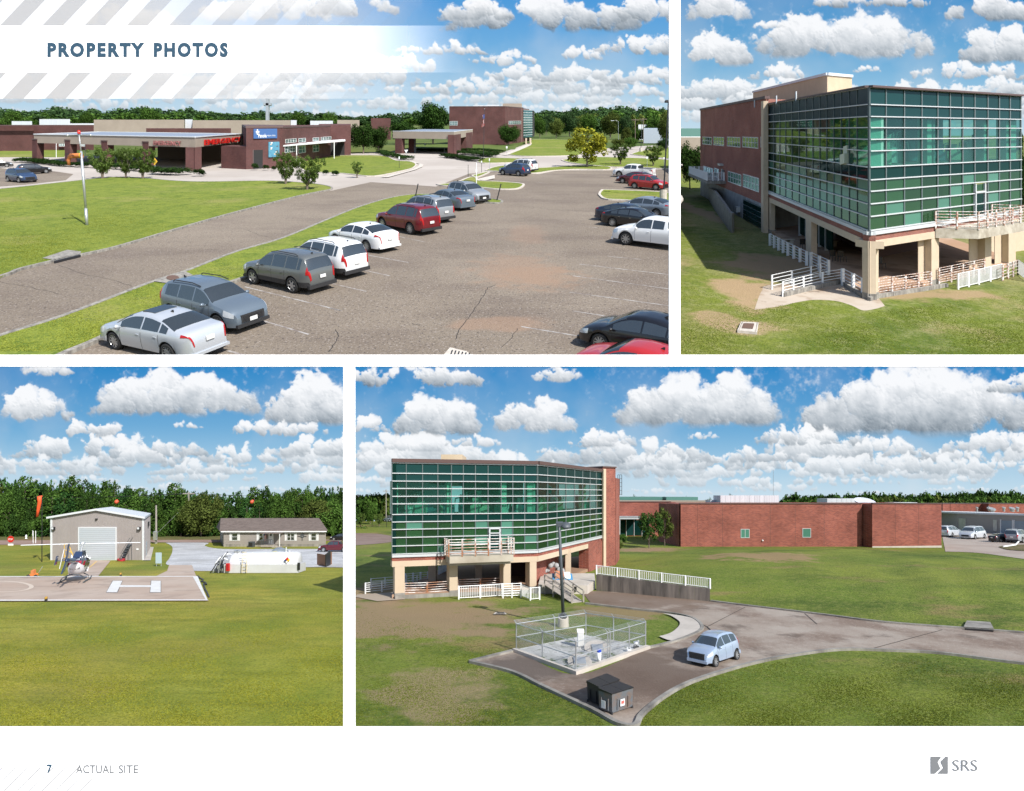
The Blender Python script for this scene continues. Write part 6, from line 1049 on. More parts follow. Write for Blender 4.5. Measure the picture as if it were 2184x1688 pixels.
for x, y, l_ in ((292, 905, 'small dark edge lamp on the near white line of the helipad'), (765, 746, 'small dark edge lamp on the far white line of the helipad')):
    e = empty('pad_lamp', HP(x, y), l_, 'lamp'); MB().lathe(HP(x, y), (0, 0, 1), [(0, .12), (.25, .1)], 8).build('stem', BLACK, e); MB().ball(HP(x, y, .32), .12).build('lens', mat('amber_lens', (.35, .2, .03), .3), e)
# hangar
HGM = mat('grey_beige_metal', (.30, .27, .26), .55, var=(.33, .30, .29), scale=.4); WTM = mat('pale_metal_trim', (.62, .64, .66), .45)
hg = empty('hangar', HP(615, 640), 'grey ribbed metal hangar with white roller door and shallow gable roof', 'hangar')
a, b = s.g(*Hh(325, 641)), s.g(*Hh(912, 641)); c = s.g(*Hh(950, 562)); dd = (c[0]-b[0], c[1]-b[1]); d0 = (a[0]+dd[0], a[1]+dd[1]); He = s.H(Hh(0, 641)[1], Hh(0, 376)[1]); Hr = s.H(Hh(0, 641)[1], Hh(0, 324)[1]); m_ = ((a[0]+b[0])/2, (a[1]+b[1])/2); mb_ = (m_[0]+dd[0], m_[1]+dd[1])
def P2(q, h): return s.P(q[0], q[1], h)
fixn(mesh('wall', [P2(a, 0), P2(b, 0), P2(b, He), P2(m_, Hr), P2(a, He), P2(d0, 0), P2(c, 0), P2(c, He), P2(mb_, Hr), P2(d0, He)], [(0, 1, 2, 3, 4), (5, 9, 8, 7, 6), (0, 5, 6, 1), (1, 6, 7, 2), (2, 7, 8, 3), (3, 8, 9, 4), (4, 9, 5, 0)], HGM, hg))
hf, hs = Face(s, a, b), Face(s, b, c); o_ = .35
ex = lambda q, k: (q[0]+(k*.4), q[1]-.35)
ra, rb_, rm = (a[0]-.4, a[1]-.4), (b[0]+.4, b[1]-.4), (m_[0], m_[1]-.4); dd2 = (dd[0]*1.04, dd[1]*1.04)
for p, q, h0, h1 in ((ra, rm, He, Hr), (rb_, rm, He, Hr)):
    fixn(MB().hexa([P2(p, h0-.05), P2(q, h1-.05), P2((q[0]+dd2[0], q[1]+dd2[1]), h1-.05), P2((p[0]+dd2[0], p[1]+dd2[1]), h0-.05)], [P2(p, h0+.22), P2(q, h1+.22), P2((q[0]+dd2[0], q[1]+dd2[1]), h1+.22), P2((p[0]+dd2[0], p[1]+dd2[1]), h0+.22)]).build('roof', WTM, hg))
rb = MB(); hx = lambda x: Hh(x, 0)[0]
for i in range(64):
    x = 333+i*(900-333)/63; q = hf.xy(hx(x)); t = abs(x-618)/294; hh_ = Hr+(He-Hr)*t-.1
    if 500 < x < 740: hf.slab(rb, hx(x-1.2), hx(x+1.2), hf.H(hx(500), Hh(0, 434)[1]), hh_, 0, .05)
    else: hf.slab(rb, hx(x-1.2), hx(x+1.2), 0, hh_, 0, .05)
rb.build('wall_ribs', HGM, hg, kind='stuff')
rb = MB()
for i in range(30): q0 = Vector(b)+Vector(dd)*(i+.5)/30; hs.n and rb.box(q0.x, q0.x+.06, q0.y-.1, q0.y+.1, s.s*q0.y-s.h, s.s*q0.y-s.h+He)
rb.build('wall_ribs', HGM, hg, kind='stuff')
for x0, x1 in ((322, 334), (903, 914)): hf.box('corner_trim', hx(x0), hx(x1), 0, He, .0, .09, WTM, hg)
D0_ = hf.H(hx(503), Hh(0, 438)[1]); dr = hf.box('door_frame', hx(499), hx(504), 0, D0_, 0, .14, WTM, hg); hf.box('door_frame', hx(736), hx(741), 0, D0_, 0, .14, WTM, hg); hf.box('door_frame', hx(499), hx(741), D0_, D0_+.15, 0, .14, WTM, hg)
for i in range(16): hf.box('door_panel', hx(504.3), hx(735.7), D0_*i/16, D0_*(i+.90)/16, .0, .10+(i % 2)*.012, mat('white_roller_door', (.44, .48, .52), .4), hg)
for x, l_ in ((345, 0), (887, 0)): q = hf.xy(hx(x)); z = hf.H(hx(x), Hh(0, 446)[1]); lf_ = hf.box('wall_lamp', hx(x-8), hx(x+8), z-.1, z+.35, .05, .4, BLACK, hg); hf.box('lamp_glass', hx(x-6), hx(x+6), z+.02, z+.3, .4, .43, WTM, lf_)
hf.box('camera_unit', hx(611), hx(622), hf.H(hx(611), Hh(0, 384)[1]), hf.H(hx(611), Hh(0, 377)[1]), .05, .3, BLACK, hg); hf.box('notice_sign', hx(867), hx(881), hf.H(hx(867), Hh(0, 577)[1]), hf.H(hx(867), Hh(0, 566)[1]), .07, .1, WHITE, None, label='small white notice on the hangar wall right of the door', cat='sign')
hs.box('side_door', hx(919), hx(929), 0.05, 2.2, 0, .1, WTM, hg); hs.box('side_vent', hx(932), hx(939), He*.72, He*.84, .02, .2, BLACK, hg)
# rolling stairs, hose
st = empty('rolling_steps', HP(800, 640), 'grey rolling maintenance steps by the hangar door', 'steps'); X_, D_ = s.g(*Hh(800, 642))
for i in range(6): MB().box(X_-.55+i*.17, X_-.15+i*.17, D_-.5, D_+.1, 0, .05).build('step', DARKGREY, st).location.z += s.s*D_-s.h+.35+i*.36
for y in (-.5, .1):
    for x0, x1, h0, h1 in ((-.7, .6, .05, 2.3), (-.45, .85, 1.0, 3.2), (.7, .7, .05, 2.4), (-.6, -.6, .05, .4)): MB().tube([s.P(X_+x0, D_+y, h0), s.P(X_+x1, D_+y, h1)], .03, 5).build('handrail', DARKGREY, st)
ho = empty('fuel_hose', HP(770, 650), 'coiled red hose lying by the hangar wall', 'hose'); MB().tube([HP(768+26*math.cos(t*.6), 647+4*math.sin(t*.6), .08+.01*t) for t in range(24)], .05, 5).build('coil', mat('red_hose', (.45, .03, .04), .5), ho)
# cottage
SIDG = mat('grey_siding', (.30, .27, .245), .8); SHI = mat('brown_shingles', (.13, .10, .085), .95, var=(.19, .15, .13), scale=1.2, stretch=(1, 1, 4)); SHU = mat('white_shutter', (.66, .66, .66), .5)
ct = empty('cottage', HP(1730, 550), 'long grey single-storey cottage with brown shingle roof and white shutters', 'house')
a, b = s.g(*Hh(1418, 556)), s.g(*Hh(2066, 546)); He = s.H(Hh(0, 556)[1], Hh(0, 457)[1]); b = s.gx(Hh(2066, 0)[0], s.D(s.base(Hh(0, 456)[1], He))); c0 = s.g(*Hh(1396, 520)); dd = (c0[0]-a[0], c0[1]-a[1]); k_ = 8/math.hypot(*dd) if 0 else 1
dep = Vector(dd)*1.0; B_ = lambda q, t=1: (q[0]+dep.x*t, q[1]+dep.y*t)
prism(s, 'wall', [a, b, B_(b), B_(a)], .45, He, SIDG, ct); prism(s, 'foundation', [(a[0], a[1]-.05), (b[0], b[1]-.05), B_(b), B_(a)], 0, .45, CONCD, ct)
rh = s.H(Hh(0, 556)[1], Hh(0, 456)[1])+2.0; ea, eb = (a[0]-.5, a[1]-.5), (b[0]+.5, b[1]-.5); ma, mb2 = B_(a, .5), B_(b, .5); ma, mb2 = (ma[0]-.5+ .3, ma[1]), (mb2[0]+.3, mb2[1]); za, zb_ = B_(ea, 1.12), B_(eb, 1.12)
for sh in range(1): pass
n_r = 13
for i in range(n_r):
    t0, t1 = i/n_r, (i+1)/n_r; f0 = lambda p, q, t: (p[0]+(q[0]-p[0])*t, p[1]+(q[1]-p[1])*t)
    p = [f0(ea, ma, t0), f0(eb, mb2, t0), f0(eb, mb2, t1), f0(ea, ma, t1)]; h = [He+2.0*t0, He+2.0*t0, He+2.0*t1, He+2.0*t1]; up = .10; fixn(MB().hexa([P2(q, g) for q, g in zip(p, h)], [P2(p[0], h[0]+.16), P2(p[1], h[1]+.16), P2(p[2], h[2]+.11), P2(p[3], h[3]+.11)]).build('shingle_course', SHI, ct))
fixn(mesh('roof', [P2(za, He), P2(zb_, He), P2(mb2, He+2.1), P2(ma, He+2.1), P2(ea, He), P2(eb, He)], [(0, 1, 2, 3), (4, 0, 3), (5, 2, 1), (4, 5, 1, 0)], SHI, ct))
cf, cs = Face(s, a, b), Face(s, a, B_(a)); cf.box('eave_board', hx(1410), hx(2076), He-.18, He+.02, .5, .58, WHITE, ct); fixn(mesh('gable', [P2((a[0]-.02, a[1]), He), P2(B_(a), He), P2((ma[0]+.25, ma[1]), He+1.9)], [(0, 1, 2)], SIDG, ct))
for i in range(9): cf.box('siding_board', hx(1420), hx(2064), .5+i*.28, .5+i*.28+.22, .0, .03, SIDG, ct)
for x0, x1 in ((1470, 1508), (1642, 1668), (1820, 1868), (1972, 2007)):
    window(cf, hx(x0), hx(x1), Hh(0, 470)[1], Hh(0, 517)[1], ct, WHITE, GLASS, nv=1 if x1-x0 < 45 else 2, nh=1, fw=.07, proud=.04)
    for s0, s1 in ((x0-14, x0-2), (x1+2, x1+14)): cf.box('shutter', hx(s0), hx(s1), cf.H(hx(x0), Hh(0, 518)[1]), cf.H(hx(x0), Hh(0, 469)[1]), .0, .09, SHU, ct)
window(cs, hx(1402), hx(1408), Hh(0, 470)[1], Hh(0, 500)[1], ct, WHITE, GLASS, nv=1, fw=.1)
d_ = cf.box('door', hx(1703), hx(1735), .5, cf.H(hx(1703), Hh(0, 468)[1]), .03, .1, WHITE, ct); cf.box('door_window', hx(1713), hx(1725), 1.9, 2.4, .1, .12, GLASS, d_)
pr = empty('porch', HP(1720, 560), 'small wooden porch with railing and steps in front of the white door', 'porch'); cf.box('porch_deck', hx(1684), hx(1752), .1, .45, .1, 2.2, WOOD, pr); cf.box('porch_roof', hx(1680), hx(1800), He-.35, He-.25, .3, 2.3, SHI, pr)
for x in (1684, 1752, 1696, 1708, 1720, 1732, 1742): cf.box('baluster', hx(x), hx(x+2.5), .45, 1.35, 2.1, 2.2, DARKGREY, pr)
cf.box('rail', hx(1684), hx(1754), 1.35, 1.45, 2.08, 2.22, DARKGREY, pr)
for i in range(3): cf.box('step', hx(1752+i*16), hx(1770+i*16), 0, .45-.13*i, 1.0, 2.2, WOOD, pr)
cf.box('post', hx(1797), hx(1800), 0, He-.3, 2.0, 2.15, WHITE, pr)
pf = link(bpy.data.objects.new('porch_flag', None), None, 'small american flag hung beside the cottage door', 'flag'); pf.location = cf.pt(hx(1688), 2, .5)
for i in range(6): cf.box('stripe', hx(1681+i*2.2), hx(1683.2+i*2.2), 1.1, 2.4-.07*i, .45, .5, RED if i % 2 else WHITE, pf)
cf.box('canton', hx(1681), hx(1687), 2.0, 2.42, .5, .53, MATS['flag_blue'], pf)
ac = empty('air_conditioner', HP(1610, 556), 'grey air conditioning unit against the cottage wall', 'air conditioner'); cf.box('casing', hx(1595), hx(1625), .0, 1.0, .6, 1.5, DARKGREY, ac); cf.box('grille', hx(1598), hx(1622), .15, .85, 1.5, 1.54, BLACK, ac)
em = empty('wall_emblem', cf.pt(hx(1918), 2, .1), 'dark round emblem with four arms on the cottage wall', 'emblem'); q = cf.pt(hx(1918), cf.H(hx(1918), Hh(0, 488)[1]), .1); MB().lathe(q, (0, -1, 0), [(0, .35), (.03, .33), (.03, .15), (0, .13)], 14).build('ring', DARKGREY, em)
for ax, az in ((.8, 0), (-.8, 0), (0, .8), (0, -.8)): MB().tube([q+Vector((ax*.4, -.02, az*.4)), q+Vector((ax, -.02, az))], .05, 5).build('arm', DARKGREY, em)
# fuel tank
TKM = mat('tank_white', (.56, .57, .59), .4, var=(.50, .50, .51), scale=.6)
tk = empty('fuel_tank', HP(1650, 725), 'long white cylindrical fuel tank lying in a white rectangular basin', 'tank'); a, b = s.g(*Hh(1420, 725)), s.g(*Hh(1890, 725)); tf_ = Face(s, a, b); Hbn = tf_.H(hx(1420), Hh(0, 668)[1])
w_ = 2.6; tf_.box('basin', hx(1420), hx(1890), .05, Hbn, -w_, 0, TKM, tk); zc = Hbn+.05; y0 = a[1]+w_/2; rt_ = tf_.H(hx(1420), Hh(0, 613)[1])-zc+.25
L_ = b[0]-a[0]; MB().lathe(s.P(a[0]+.2, y0, zc), (1, 0, 0), [(0, .05), (.0, rt_*.6), (.15, rt_*.9), (.4, rt_), (L_-.8, rt_), (L_-.55, rt_*.9), (L_-.4, rt_*.6), (L_-.4, .05)], 32).build('tank_shell', TKM, tk, True)
for i in range(5): MB().lathe(s.P(a[0]+1.2+i*(L_-2.4)/4, y0, zc), (1, 0, 0), [(0, rt_+.012), (.05, rt_+.012)], 32).build('weld_band', WHITE, tk)
for x in (1512, 1480, 1462): xk = (hx(x)-CX)/FL*a[1]; MB().lathe(s.P(xk, y0, zc+rt_-.05), (0, 0, 1), [(0, .16), (.2, .16), (.22, .22), (.28, .22), (.28, 0.01)], 12).build('hatch', GALV, tk)
ld = MB(); x0, x1 = (hx(1542)-CX)/FL*a[1], (hx(1572)-CX)/FL*a[1]
ladder = empty('ladder', s.P(x0, a[1]-.2, 0), 'cream steel ladder fixed to the tank basin', 'ladder')
for x in (x0, x1): MB().tube([s.P(x, a[1]-.35, .1), s.P(x, a[1]-.25, Hbn+.6)], .05, 6).build('stile', mat('cream_paint', (.6, .52, .36), .5), ladder)
for i in range(7): MB().tube([s.P(x0, a[1]-.34, .3+i*.36), s.P(x1, a[1]-.34, .3+i*.36)], .035, 5).build('rung', MATS['cream_paint'], ladder)
fe = empty('extinguisher_box', tf_.pt(hx(1450), .8, .1), 'tall red extinguisher cabinet on the white tank basin', 'cabinet'); h0, h1 = tf_.H(hx(1441), Hh(0, 708)[1]), tf_.H(hx(1441), Hh(0, 660)[1]); tf_.box('cabinet_body', hx(1441), hx(1460), h0, h1, .03, .35, RED, fe); tf_.box('cabinet_door', hx(1443), hx(1458), h0+.1, h1-.1, .35, .38, mat('deep_red', (.35, .01, .02), .4), fe)
eq = empty('pump_unit', HP(1390, 725), 'dark fuel pump with hoses at the left end of the tank', 'pump'); xq = (hx(1392)-CX)/FL*a[1]
MB().box(xq-.5, xq+.5, a[1]+.2, a[1]+1.2, 0, .5).build('skid', DARKGREY, eq).location.z += s.s*a[1]-s.h
for i in range(7): MB().lathe(s.P(xq-.45+.15*i, a[1]+.4+.1*(i % 3), .5+.28*(i % 4)), (0, -1, .2*(i % 2)), [(0, .01), (0, .22-.015*i), (.35, .2-.01*i), (.35, .01)], 12).build('reel', [DARKGREY, GALV, BLACK][i % 3], eq)
for i in range(4): MB().tube([s.P(xq-.7+.3*i, a[1]-.1, .1), s.P(xq-.5+.3*i, a[1]+.1, 1.2+.2*i), s.P(xq-.2+.25*i, a[1]+.6, 1.8+.15*i), s.P(xq+.6, a[1]+.8, 1.5+.3*i)], .05, 6).build('hose', BLACK if i % 2 else GALV, eq)
MB().tube([s.P(xq-1.0, a[1]-.2, .06), s.P(xq-.7, a[1]-.1, .5), s.P(xq-.3, a[1], 1.2)], .06, 6).build('hose', BLACK, eq)
for (p1, p2) in (((1418, 655), (1428, 597)), ((1428, 597), (1505, 612)), ((1812, 612), (1815, 560)), ((1835, 612), (1838, 580))):
    MB().tube([s.P((hx(p[0])-CX)/FL*y0, y0, s.h-s.s*y0+(CY-Hh(0, p[1])[1])/FL*y0) for p in (p1, p2)], .05, 6).build('vent_pipe', WHITE, tk)
tf_.box('end_panel', hx(1888), hx(1903), .4, tf_.H(hx(1888), Hh(0, 657)[1]), .0, .12, BLACK, tk); 
hz = empty('hazard_label', tf_.pt(hx(1843), 2, .1), 'small blue red and yellow diamond label on the tank', 'label'); q = Vector(((hx(1843)-CX)/FL*y0, y0-rt_*.93, 0)); zq = (CY-Hh(0, 640)[1])/FL*q.y
for i, (dx, dz, cm) in enumerate(((0, .16, RED), (-.16, 0, MATS['flag_blue']), (.16, 0, YELLOW), (0, -.16, WHITE))): MB().hexa([(q.x+dx-.15, q.y+.08, zq+dz), (q.x+dx, q.y+.08, zq+dz-.15), (q.x+dx+.15, q.y+.08, zq+dz), (q.x+dx, q.y+.08, zq+dz+.15)], [(q.x+dx-.15, q.y-.15, zq+dz), (q.x+dx, q.y-.15, zq+dz-.15), (q.x+dx+.15, q.y-.15, zq+dz), (q.x+dx, q.y-.15, zq+dz+.15)]).build('quarter', cm, hz)
ya = empty('storage_dome', HP(1760, 680), 'grey and yellow rounded container behind the tank', 'container'); xa, ya_ = s.g(*Hh(1762, 650)); r_ = 1.55
MB().lathe(s.P(xa-.3, ya_+1.5, .3), (0, -1, 0), [(0, .01), (0, r_), (2.5, r_), (2.5, r_*.85), (2.5, .01)], 28).build('shell', GALV, ya, True); MB().lathe(s.P(xa+.0, ya_-1.03, .3), (0, -1, 0), [(0, r_*.8), (.05, r_*.8), (.05, .01)], 28).build('end_cap', mat('dull_yellow', (.5, .42, .04), .5), ya)
bx = empty('wooden_crate', HP(2055, 680), 'brown open bin with dark bags near the right edge of the gravel', 'bin'); a, b = s.g(*Hh(2010, 672)), s.g(*Hh(2068, 684)); bf = Face(s, a, b); RB = mat('brown_board', (.26, .13, .07), .8)
Hb_ = 1.5; bf.box('front_panel', hx(2010), hx(2066), .05, Hb_, -.1, 0, RB, bx); b2 = s.g(*Hh(2106, 668)); bf2 = Face(s, b, b2); bf2.box('side_panel', hx(2068), hx(2105), .05, Hb_*1.1, -.1, 0, RB, bx)
for i in range(6): bf2.box('bag', hx(2060+i*5), hx(2064+i*5), .1, Hb_*1.1+.05*i, .03, .16, BLACK, bx)
# helicopter (local metres, x forward)
HBL = mat('helicopter_blue', (.025, .045, .10), .3, .2, coat=.6); HWH = mat('helicopter_white', (.72, .73, .75), .3, coat=.6); HRD = mat('helicopter_red', (.45, .02, .04), .35, coat=.5)
he = empty('helicopter', (0, 0, 0), 'blue and white rescue helicopter with red stripe standing on the helipad', 'helicopter')
secs = [(-1.9, .20, .22, 1.95), (-1.5, .42, .48, 1.75), (-1.0, .66, .74, 1.55), (-.3, .78, .86, 1.45), (.6, .80, .90, 1.42), (1.5, .78, .84, 1.35), (2.2, .64, .64, 1.22), (2.7, .42, .42, 1.1), (3.0, .12, .14, 1.02)]
mb = MB(); N_ = 24; vv = []
for (x, w, h, z) in secs:
    for k in range(N_): t = 2*math.pi*k/N_; cs_, sn = math.cos(t), math.sin(t); vv.append((x, w*math.copysign(abs(cs_)**.75, cs_), z+h*math.copysign(abs(sn)**.8, sn)))
ff, mi = [], []
for i in range(len(secs)-1):
    for k in range(N_): ff.append((i*N_+k, i*N_+(k+1) % N_, (i+1)*N_+(k+1) % N_, (i+1)*N_+k)); sn = math.sin(2*math.pi*(k+.5)/N_); mi.append(0 if sn > .45 else 2 if sn > .1 else 1)
ff += [tuple(range(N_)), tuple((len(secs)-1)*N_+k for k in range(N_))]; mi += [0, 1]; o = mesh('fuselage', vv, ff, [HBL, HWH, HRD], he, mi=mi); auto_smooth(o, 45)
MB().tube([(-1.2, 0, 2.05), (-3.5, 0, 2.2), (-5.6, 0, 2.38), (-6.6, 0, 2.45)], .34, 12, r2=.13).build('tail_boom', HBL, he, True)
MB().hexa([(-6.1, -.05, 1.55), (-6.9, -.05, 1.35), (-7.3, -.05, 1.35), (-6.5, -.05, 2.4), (-7.35, -.05, 3.9), (-6.95, -.05, 3.9), (-5.9, -.05, 2.5)], [(-6.1, .05, 1.55), (-6.9, .05, 1.35), (-7.3, .05, 1.35), (-6.5, .05, 2.4), (-7.35, .05, 3.9), (-6.95, .05, 3.9), (-5.9, .05, 2.5)]).build('tail_fin', HBL, he)
MB().box(-5.0, -4.5, -1.1, 1.1, 2.28, 2.33).build('stabiliser', HBL, he)
for sd in (1, -1): MB().box(-5.2, -4.4, sd*1.1-.03, sd*1.1+.03, 1.95, 2.75).build('end_plate', HBL, he)
tr_ = MB().tube([(-6.7, .05, 2.6), (-6.7, .35, 2.6)], .06, 8).build('tail_rotor', DARKGREY, he); MB().box(-6.78, -6.62, .32, .36, 1.75, 3.45).build('blade', WTM, tr_)
MB().hexa([(-1.6, -.45, 2.2), (.9, -.45, 2.2), (.9, .45, 2.2), (-1.6, .45, 2.2)], [(-1.1, -.3, 2.85), (.5, -.3, 2.85), (.5, .3, 2.85), (-1.1, .3, 2.85)]).build('engine_cowling', HBL, he)
ck = MB()
for i in range(9):
    for j in range(2):
        if (i+j) % 2 == 0:
            for sd in (1, -1): ck.box(-1.9+i*.2, -1.7+i*.2, sd*(.30+.05*i)-.02, sd*(.30+.05*i)+.04, 2.12+j*.13+.02*i, 2.25+j*.13+.02*i)
ck.build('checker_band', HWH, he)
MB().tube([(-.1, 0, 2.8), (-.1, 0, 3.55)], .09, 10).build('rotor_mast', GALV, he); hub = MB().lathe((-.1, 0, 3.5), (0, 0, 1), [(0, .01), (0, .28), (.16, .22), (.2, .01)], 14).build('rotor_hub', GALV, he)
for sd in (1, -1):
    MB().hexa([(-.1-.13, sd*.25, 3.52), (-.1+.13, sd*.25, 3.52), (-.1+.13, sd*5.3, 3.50-.0), (-.1-.13, sd*5.3, 3.50)], [(-.1-.13, sd*.25, 3.58), (-.1+.13, sd*.25, 3.58), (-.1+.13, sd*5.3, 3.55), (-.1-.13, sd*5.3, 3.55)]).build('rotor_blade', WTM, he)
    MB().tube([(-1.9, sd*1.1, .07), (1.9, sd*1.1, .07), (2.25, sd*1.1, .25)], .06, 8).build('skid', DARKGREY, he)
    for x in (-.9, 1.1): MB().tube([(x, sd*1.1, .08), (x, sd*.95, .45), (x, sd*.45, .68), (x, 0, .72)], .05, 7).build('skid_strut', DARKGREY, he)
    MB().box(.15, 1.25, sd*.80-.015, sd*.80+.02, 1.35, 1.95).build('cabin_window', GLASS, he); MB().box(-.95, .0, sd*.77-.015, sd*.77+.03, 1.4, 1.95).build('cabin_window', GLASS, he)
for (x0, ang, z0) in ((1.4, -.9, .8), (.35, -1.0, .85)):
    d_ = empty('door', (x0, -.82, 0), None, None) if 0 else None; q = Matrix.Rotation(ang, 3, 'Z'); bx_ = lambda a_, b_, c_: tuple(Vector((x0, -.80, 0))+q @ Vector((a_, b_, c_)))
    dr = MB().hexa([bx_(-1.0, -.02, z0), bx_(0, -.02, z0), bx_(0, .02, z0), bx_(-1.0, .02, z0)], [bx_(-.9, -.02, 2.15), bx_(-.05, -.02, 2.15), bx_(-.05, .02, 2.15), bx_(-.9, .02, 2.15)]).build('door', HWH if x0 > 1 else BLACK, he)
    MB().hexa([bx_(-.85, -.04, 1.4), bx_(-.12, -.04, 1.4), bx_(-.12, .04, 1.4), bx_(-.85, .04, 1.4)], [bx_(-.8, -.04, 2.02), bx_(-.16, -.04, 2.02), bx_(-.16, .04, 2.02), bx_(-.8, .04, 2.02)]).build('door_window', GLASS, dr)
def htext(t, x0, x1, z0, z1, yy, sd): v, f = text_mesh(t, .02); a, b = v[:, 0].min(), v[:, 0].max(); c, d = v[:, 1].min(), v[:, 1].max(); return mesh('lettering', [(x0+(x1-x0)*(x-a)/(b-a), yy(x0+(x1-x0)*(x-a)/(b-a)), z0+(z1-z0)*(y-c)/(d-c)) for x, y, z in v], f, BLACK, he)
# lettering on the rounded rear flank that faces the camera
Lr = lambda t, z0, z1, w: mesh('lettering', [(-1.42-.2*(.5-abs(u-.5)), (u-.5)*-w, z0+(z1-z0)*q) for u, q in [((x-V[:, 0].min())/(V[:, 0].max()-V[:, 0].min()), (y-V[:, 1].min())/(V[:, 1].max()-V[:, 1].min())) for x, y, z in V]], F_, BLACK, he)
V, F_ = text_mesh('AIR EVAC', .02); Lr('a', 1.52, 1.70, .9); V, F_ = text_mesh('LIFETEAM', .02); Lr('b', 1.24, 1.42, .9)
px_, D_ = s.g(*Hh(470, 782)); hd = Vector((-.40, .915, 0)).normalized(); ex = Vector((hd.x, 0, 0))+s.ey*hd.y; M = Matrix((ex, s.n.cross(ex), s.n)).transposed().to_4x4(); M.translation = s.P(px_, D_, .1); he.matrix_world = M @ Matrix.Scale(1.0, 4)
wc = empty('wheel_dolly', HP(215, 745), 'small orange and white wheeled cart left of the helicopter', 'cart'); q = HP(215, 745)
MB().box(q.x-.45, q.x+.4, q.y-.2, q.y+.2, q.z+.12, q.z+.28).build('frame', mat('orange_paint', (.65, .2, .03), .5), wc); MB().box(q.x-.22, q.x+.1, q.y-.18, q.y+.18, q.z+.28, q.z+.72).build('tank', ORANGE, wc)
for dx in (-.4, .4): MB().lathe((q.x+dx, q.y-.35, q.z+.18), (0, 1, 0), [(0, .01), (0, .18), (.1, .18), (.1, .01)], 12).build('wheel', TYRE, wc)
MB().tube([(q.x+.5, q.y, q.z+.4), (q.x+.95, q.y, q.z+1.1)], .03, 5).build('handle', GALV, wc)
MB().box(*((lambda p: (p.x-.05, p.x+.05, p.y-.05, p.y+.05, p.z, p.z+1))(HP(0, 700)))) if 0 else None
fs = empty('yellow_step_frame', HP(465, 640), 'yellow metal safety frame standing behind the helicopter rotor', 'frame'); X_, D_ = s.g(*Hh(462, 648))
for x0, z0, x1, z1 in ((-.6, 0, -.6, 2.4), (.0, 0, 0, 2.4), (-.6, 2.4, 0, 2.4), (-.6, 1.6, 0, 1.6), (-.6, .8, 0, .8), (0, 2.4, .9, 0), (0, 1.5, .5, 1.2)): MB().tube([s.P(X_+x0, D_-.8, z0), s.P(X_+x1, D_-.8, z1)], .04, 5).build('bar', YELLOW, fs)
# hoses at the pad edge
e = empty('pad_hose', HP(1285, 775), 'black hose lying along the right edge of the helipad', 'hose'); MB().tube([HP(x, y, .08) for x, y in ((1252, 745), (1270, 760), (1290, 770), (1275, 782), (1300, 785), (1310, 800), (1290, 795), (1300, 830), (1312, 850), (1325, 880))], .07, 5).build('hose', BLACK, e)
# poles and signs
def pole3(x, r, t, lab, cat='utility pole', rr=.12, m=BARK, name='utility_pole'):
    e = empty(name, HP(x, r), lab, cat); px, row = Hh(x, r); X_, D_ = s.g(px, row); MB().tube([s.P(X_, D_, -.2), s.P(X_, D_, s.H(row, Hh(0, t)[1]))], rr, 7, r2=rr*.7).build('pole', m, e); return e, X_, D_, s.H(row, Hh(0, t)[1])
WOODP = mat('pale_wood_pole', (.30, .27, .24), .9)
e, X_, D_, H_ = pole3(1197, 487, 208, 'tall wooden utility pole with crossarm and transformer by the road', m=WOODP, rr=.2); MB().box(X_-1.4, X_+1.4, D_-.1, D_+.1, 0, .15).build('crossarm', WOODP, e).location.z += s.s*D_-s.h+H_-.5; MB().lathe(s.P(X_+.45, D_-.3, H_-4), (0, 0, 1), [(0, .01), (0, .35), (1.3, .35), (1.35, .01)], 12).build('transformer', GALV, e)
W1 = s.P(X_, D_, H_-.4)
for k in range(3): MB().tube([W1+Vector((t*12-(k-1)*1.0, .0, .0045*(t*12)**2*.35+(k*.15))) if 0 else Vector((W1.x+(k-1)*1.2+t*14, W1.y, W1.z-1.2*math.sin(math.pi*abs(t % 6)/6) if t else W1.z)) for t in range(-12, 2)], .02, 4).build('power_line', BLACK, e)
MB().tube([W1-Vector((0, 0, 2)), W1+Vector((-5, -8, -8)), s.P(s.g(*Hh(990, 535))[0], s.g(*Hh(990, 535))[1], 8)], .03, 4).build('power_line', BLACK, e)
for x, l_ in ((740, 'left orange marker ball hanging on the power line'), (1597, 'right orange marker ball hanging on the power line')): p = Vector(((hx(x)-CX)/FL*D_, D_, (CY-Hh(0, 270)[1])/FL*D_)); o = MB().ball(p, .5).build('marker_ball', mat('orange_red_ball', (.55, .09, .04), .5), None, True, label=l_, cat='marker ball')
pole3(990, 536, 295, 'plain grey pole with meter box right of the hangar', m=WOODP, rr=.2); e, X_, D_, H_ = pole3(1597, 470, 305, 'dark street lamp behind the cottage roof', 'street lamp', .1, BLACK, 'street_lamp'); MB().box(X_-1, X_+.4, D_-.3, D_+.3, 0, .3).build('lamp_head', BLACK, e).location.z += s.s*D_-s.h+H_
e = empty('meter_box', HP(992, 536), 'grey meter box on the plain pole', 'meter box'); q = HP(990, 537, .9); MB().box(q.x-.3, q.x+.35, q.y-.5, q.y-.15, q.z, q.z+1.6).build('casing', GALV, e); MB().tube([q+Vector((0, -.3, -.9)), q+Vector((0, -.3, 0))], .06, 6).build('conduit', GALV, e)
e, X_, D_, H_ = pole3(266, 652, 240, 'thin windsock pole with orange sock left of the hangar', 'windsock', .06, BLACK, 'windsock_pole'); MB().tube([s.P(X_-.3, D_, H_+.1), s.P(X_-.3, D_, H_-.6), s.P(X_-.5, D_, H_-1.7), s.P(X_-.65, D_, H_-2.7)], .30, 12, r2=.14).build('sock', mat('windsock_orange', (.75, .09, .02), .7), e, True); MB().tube([s.P(X_-.9, D_, H_), s.P(X_, D_, H_)], .05, 5).build('arm', BLACK, e)
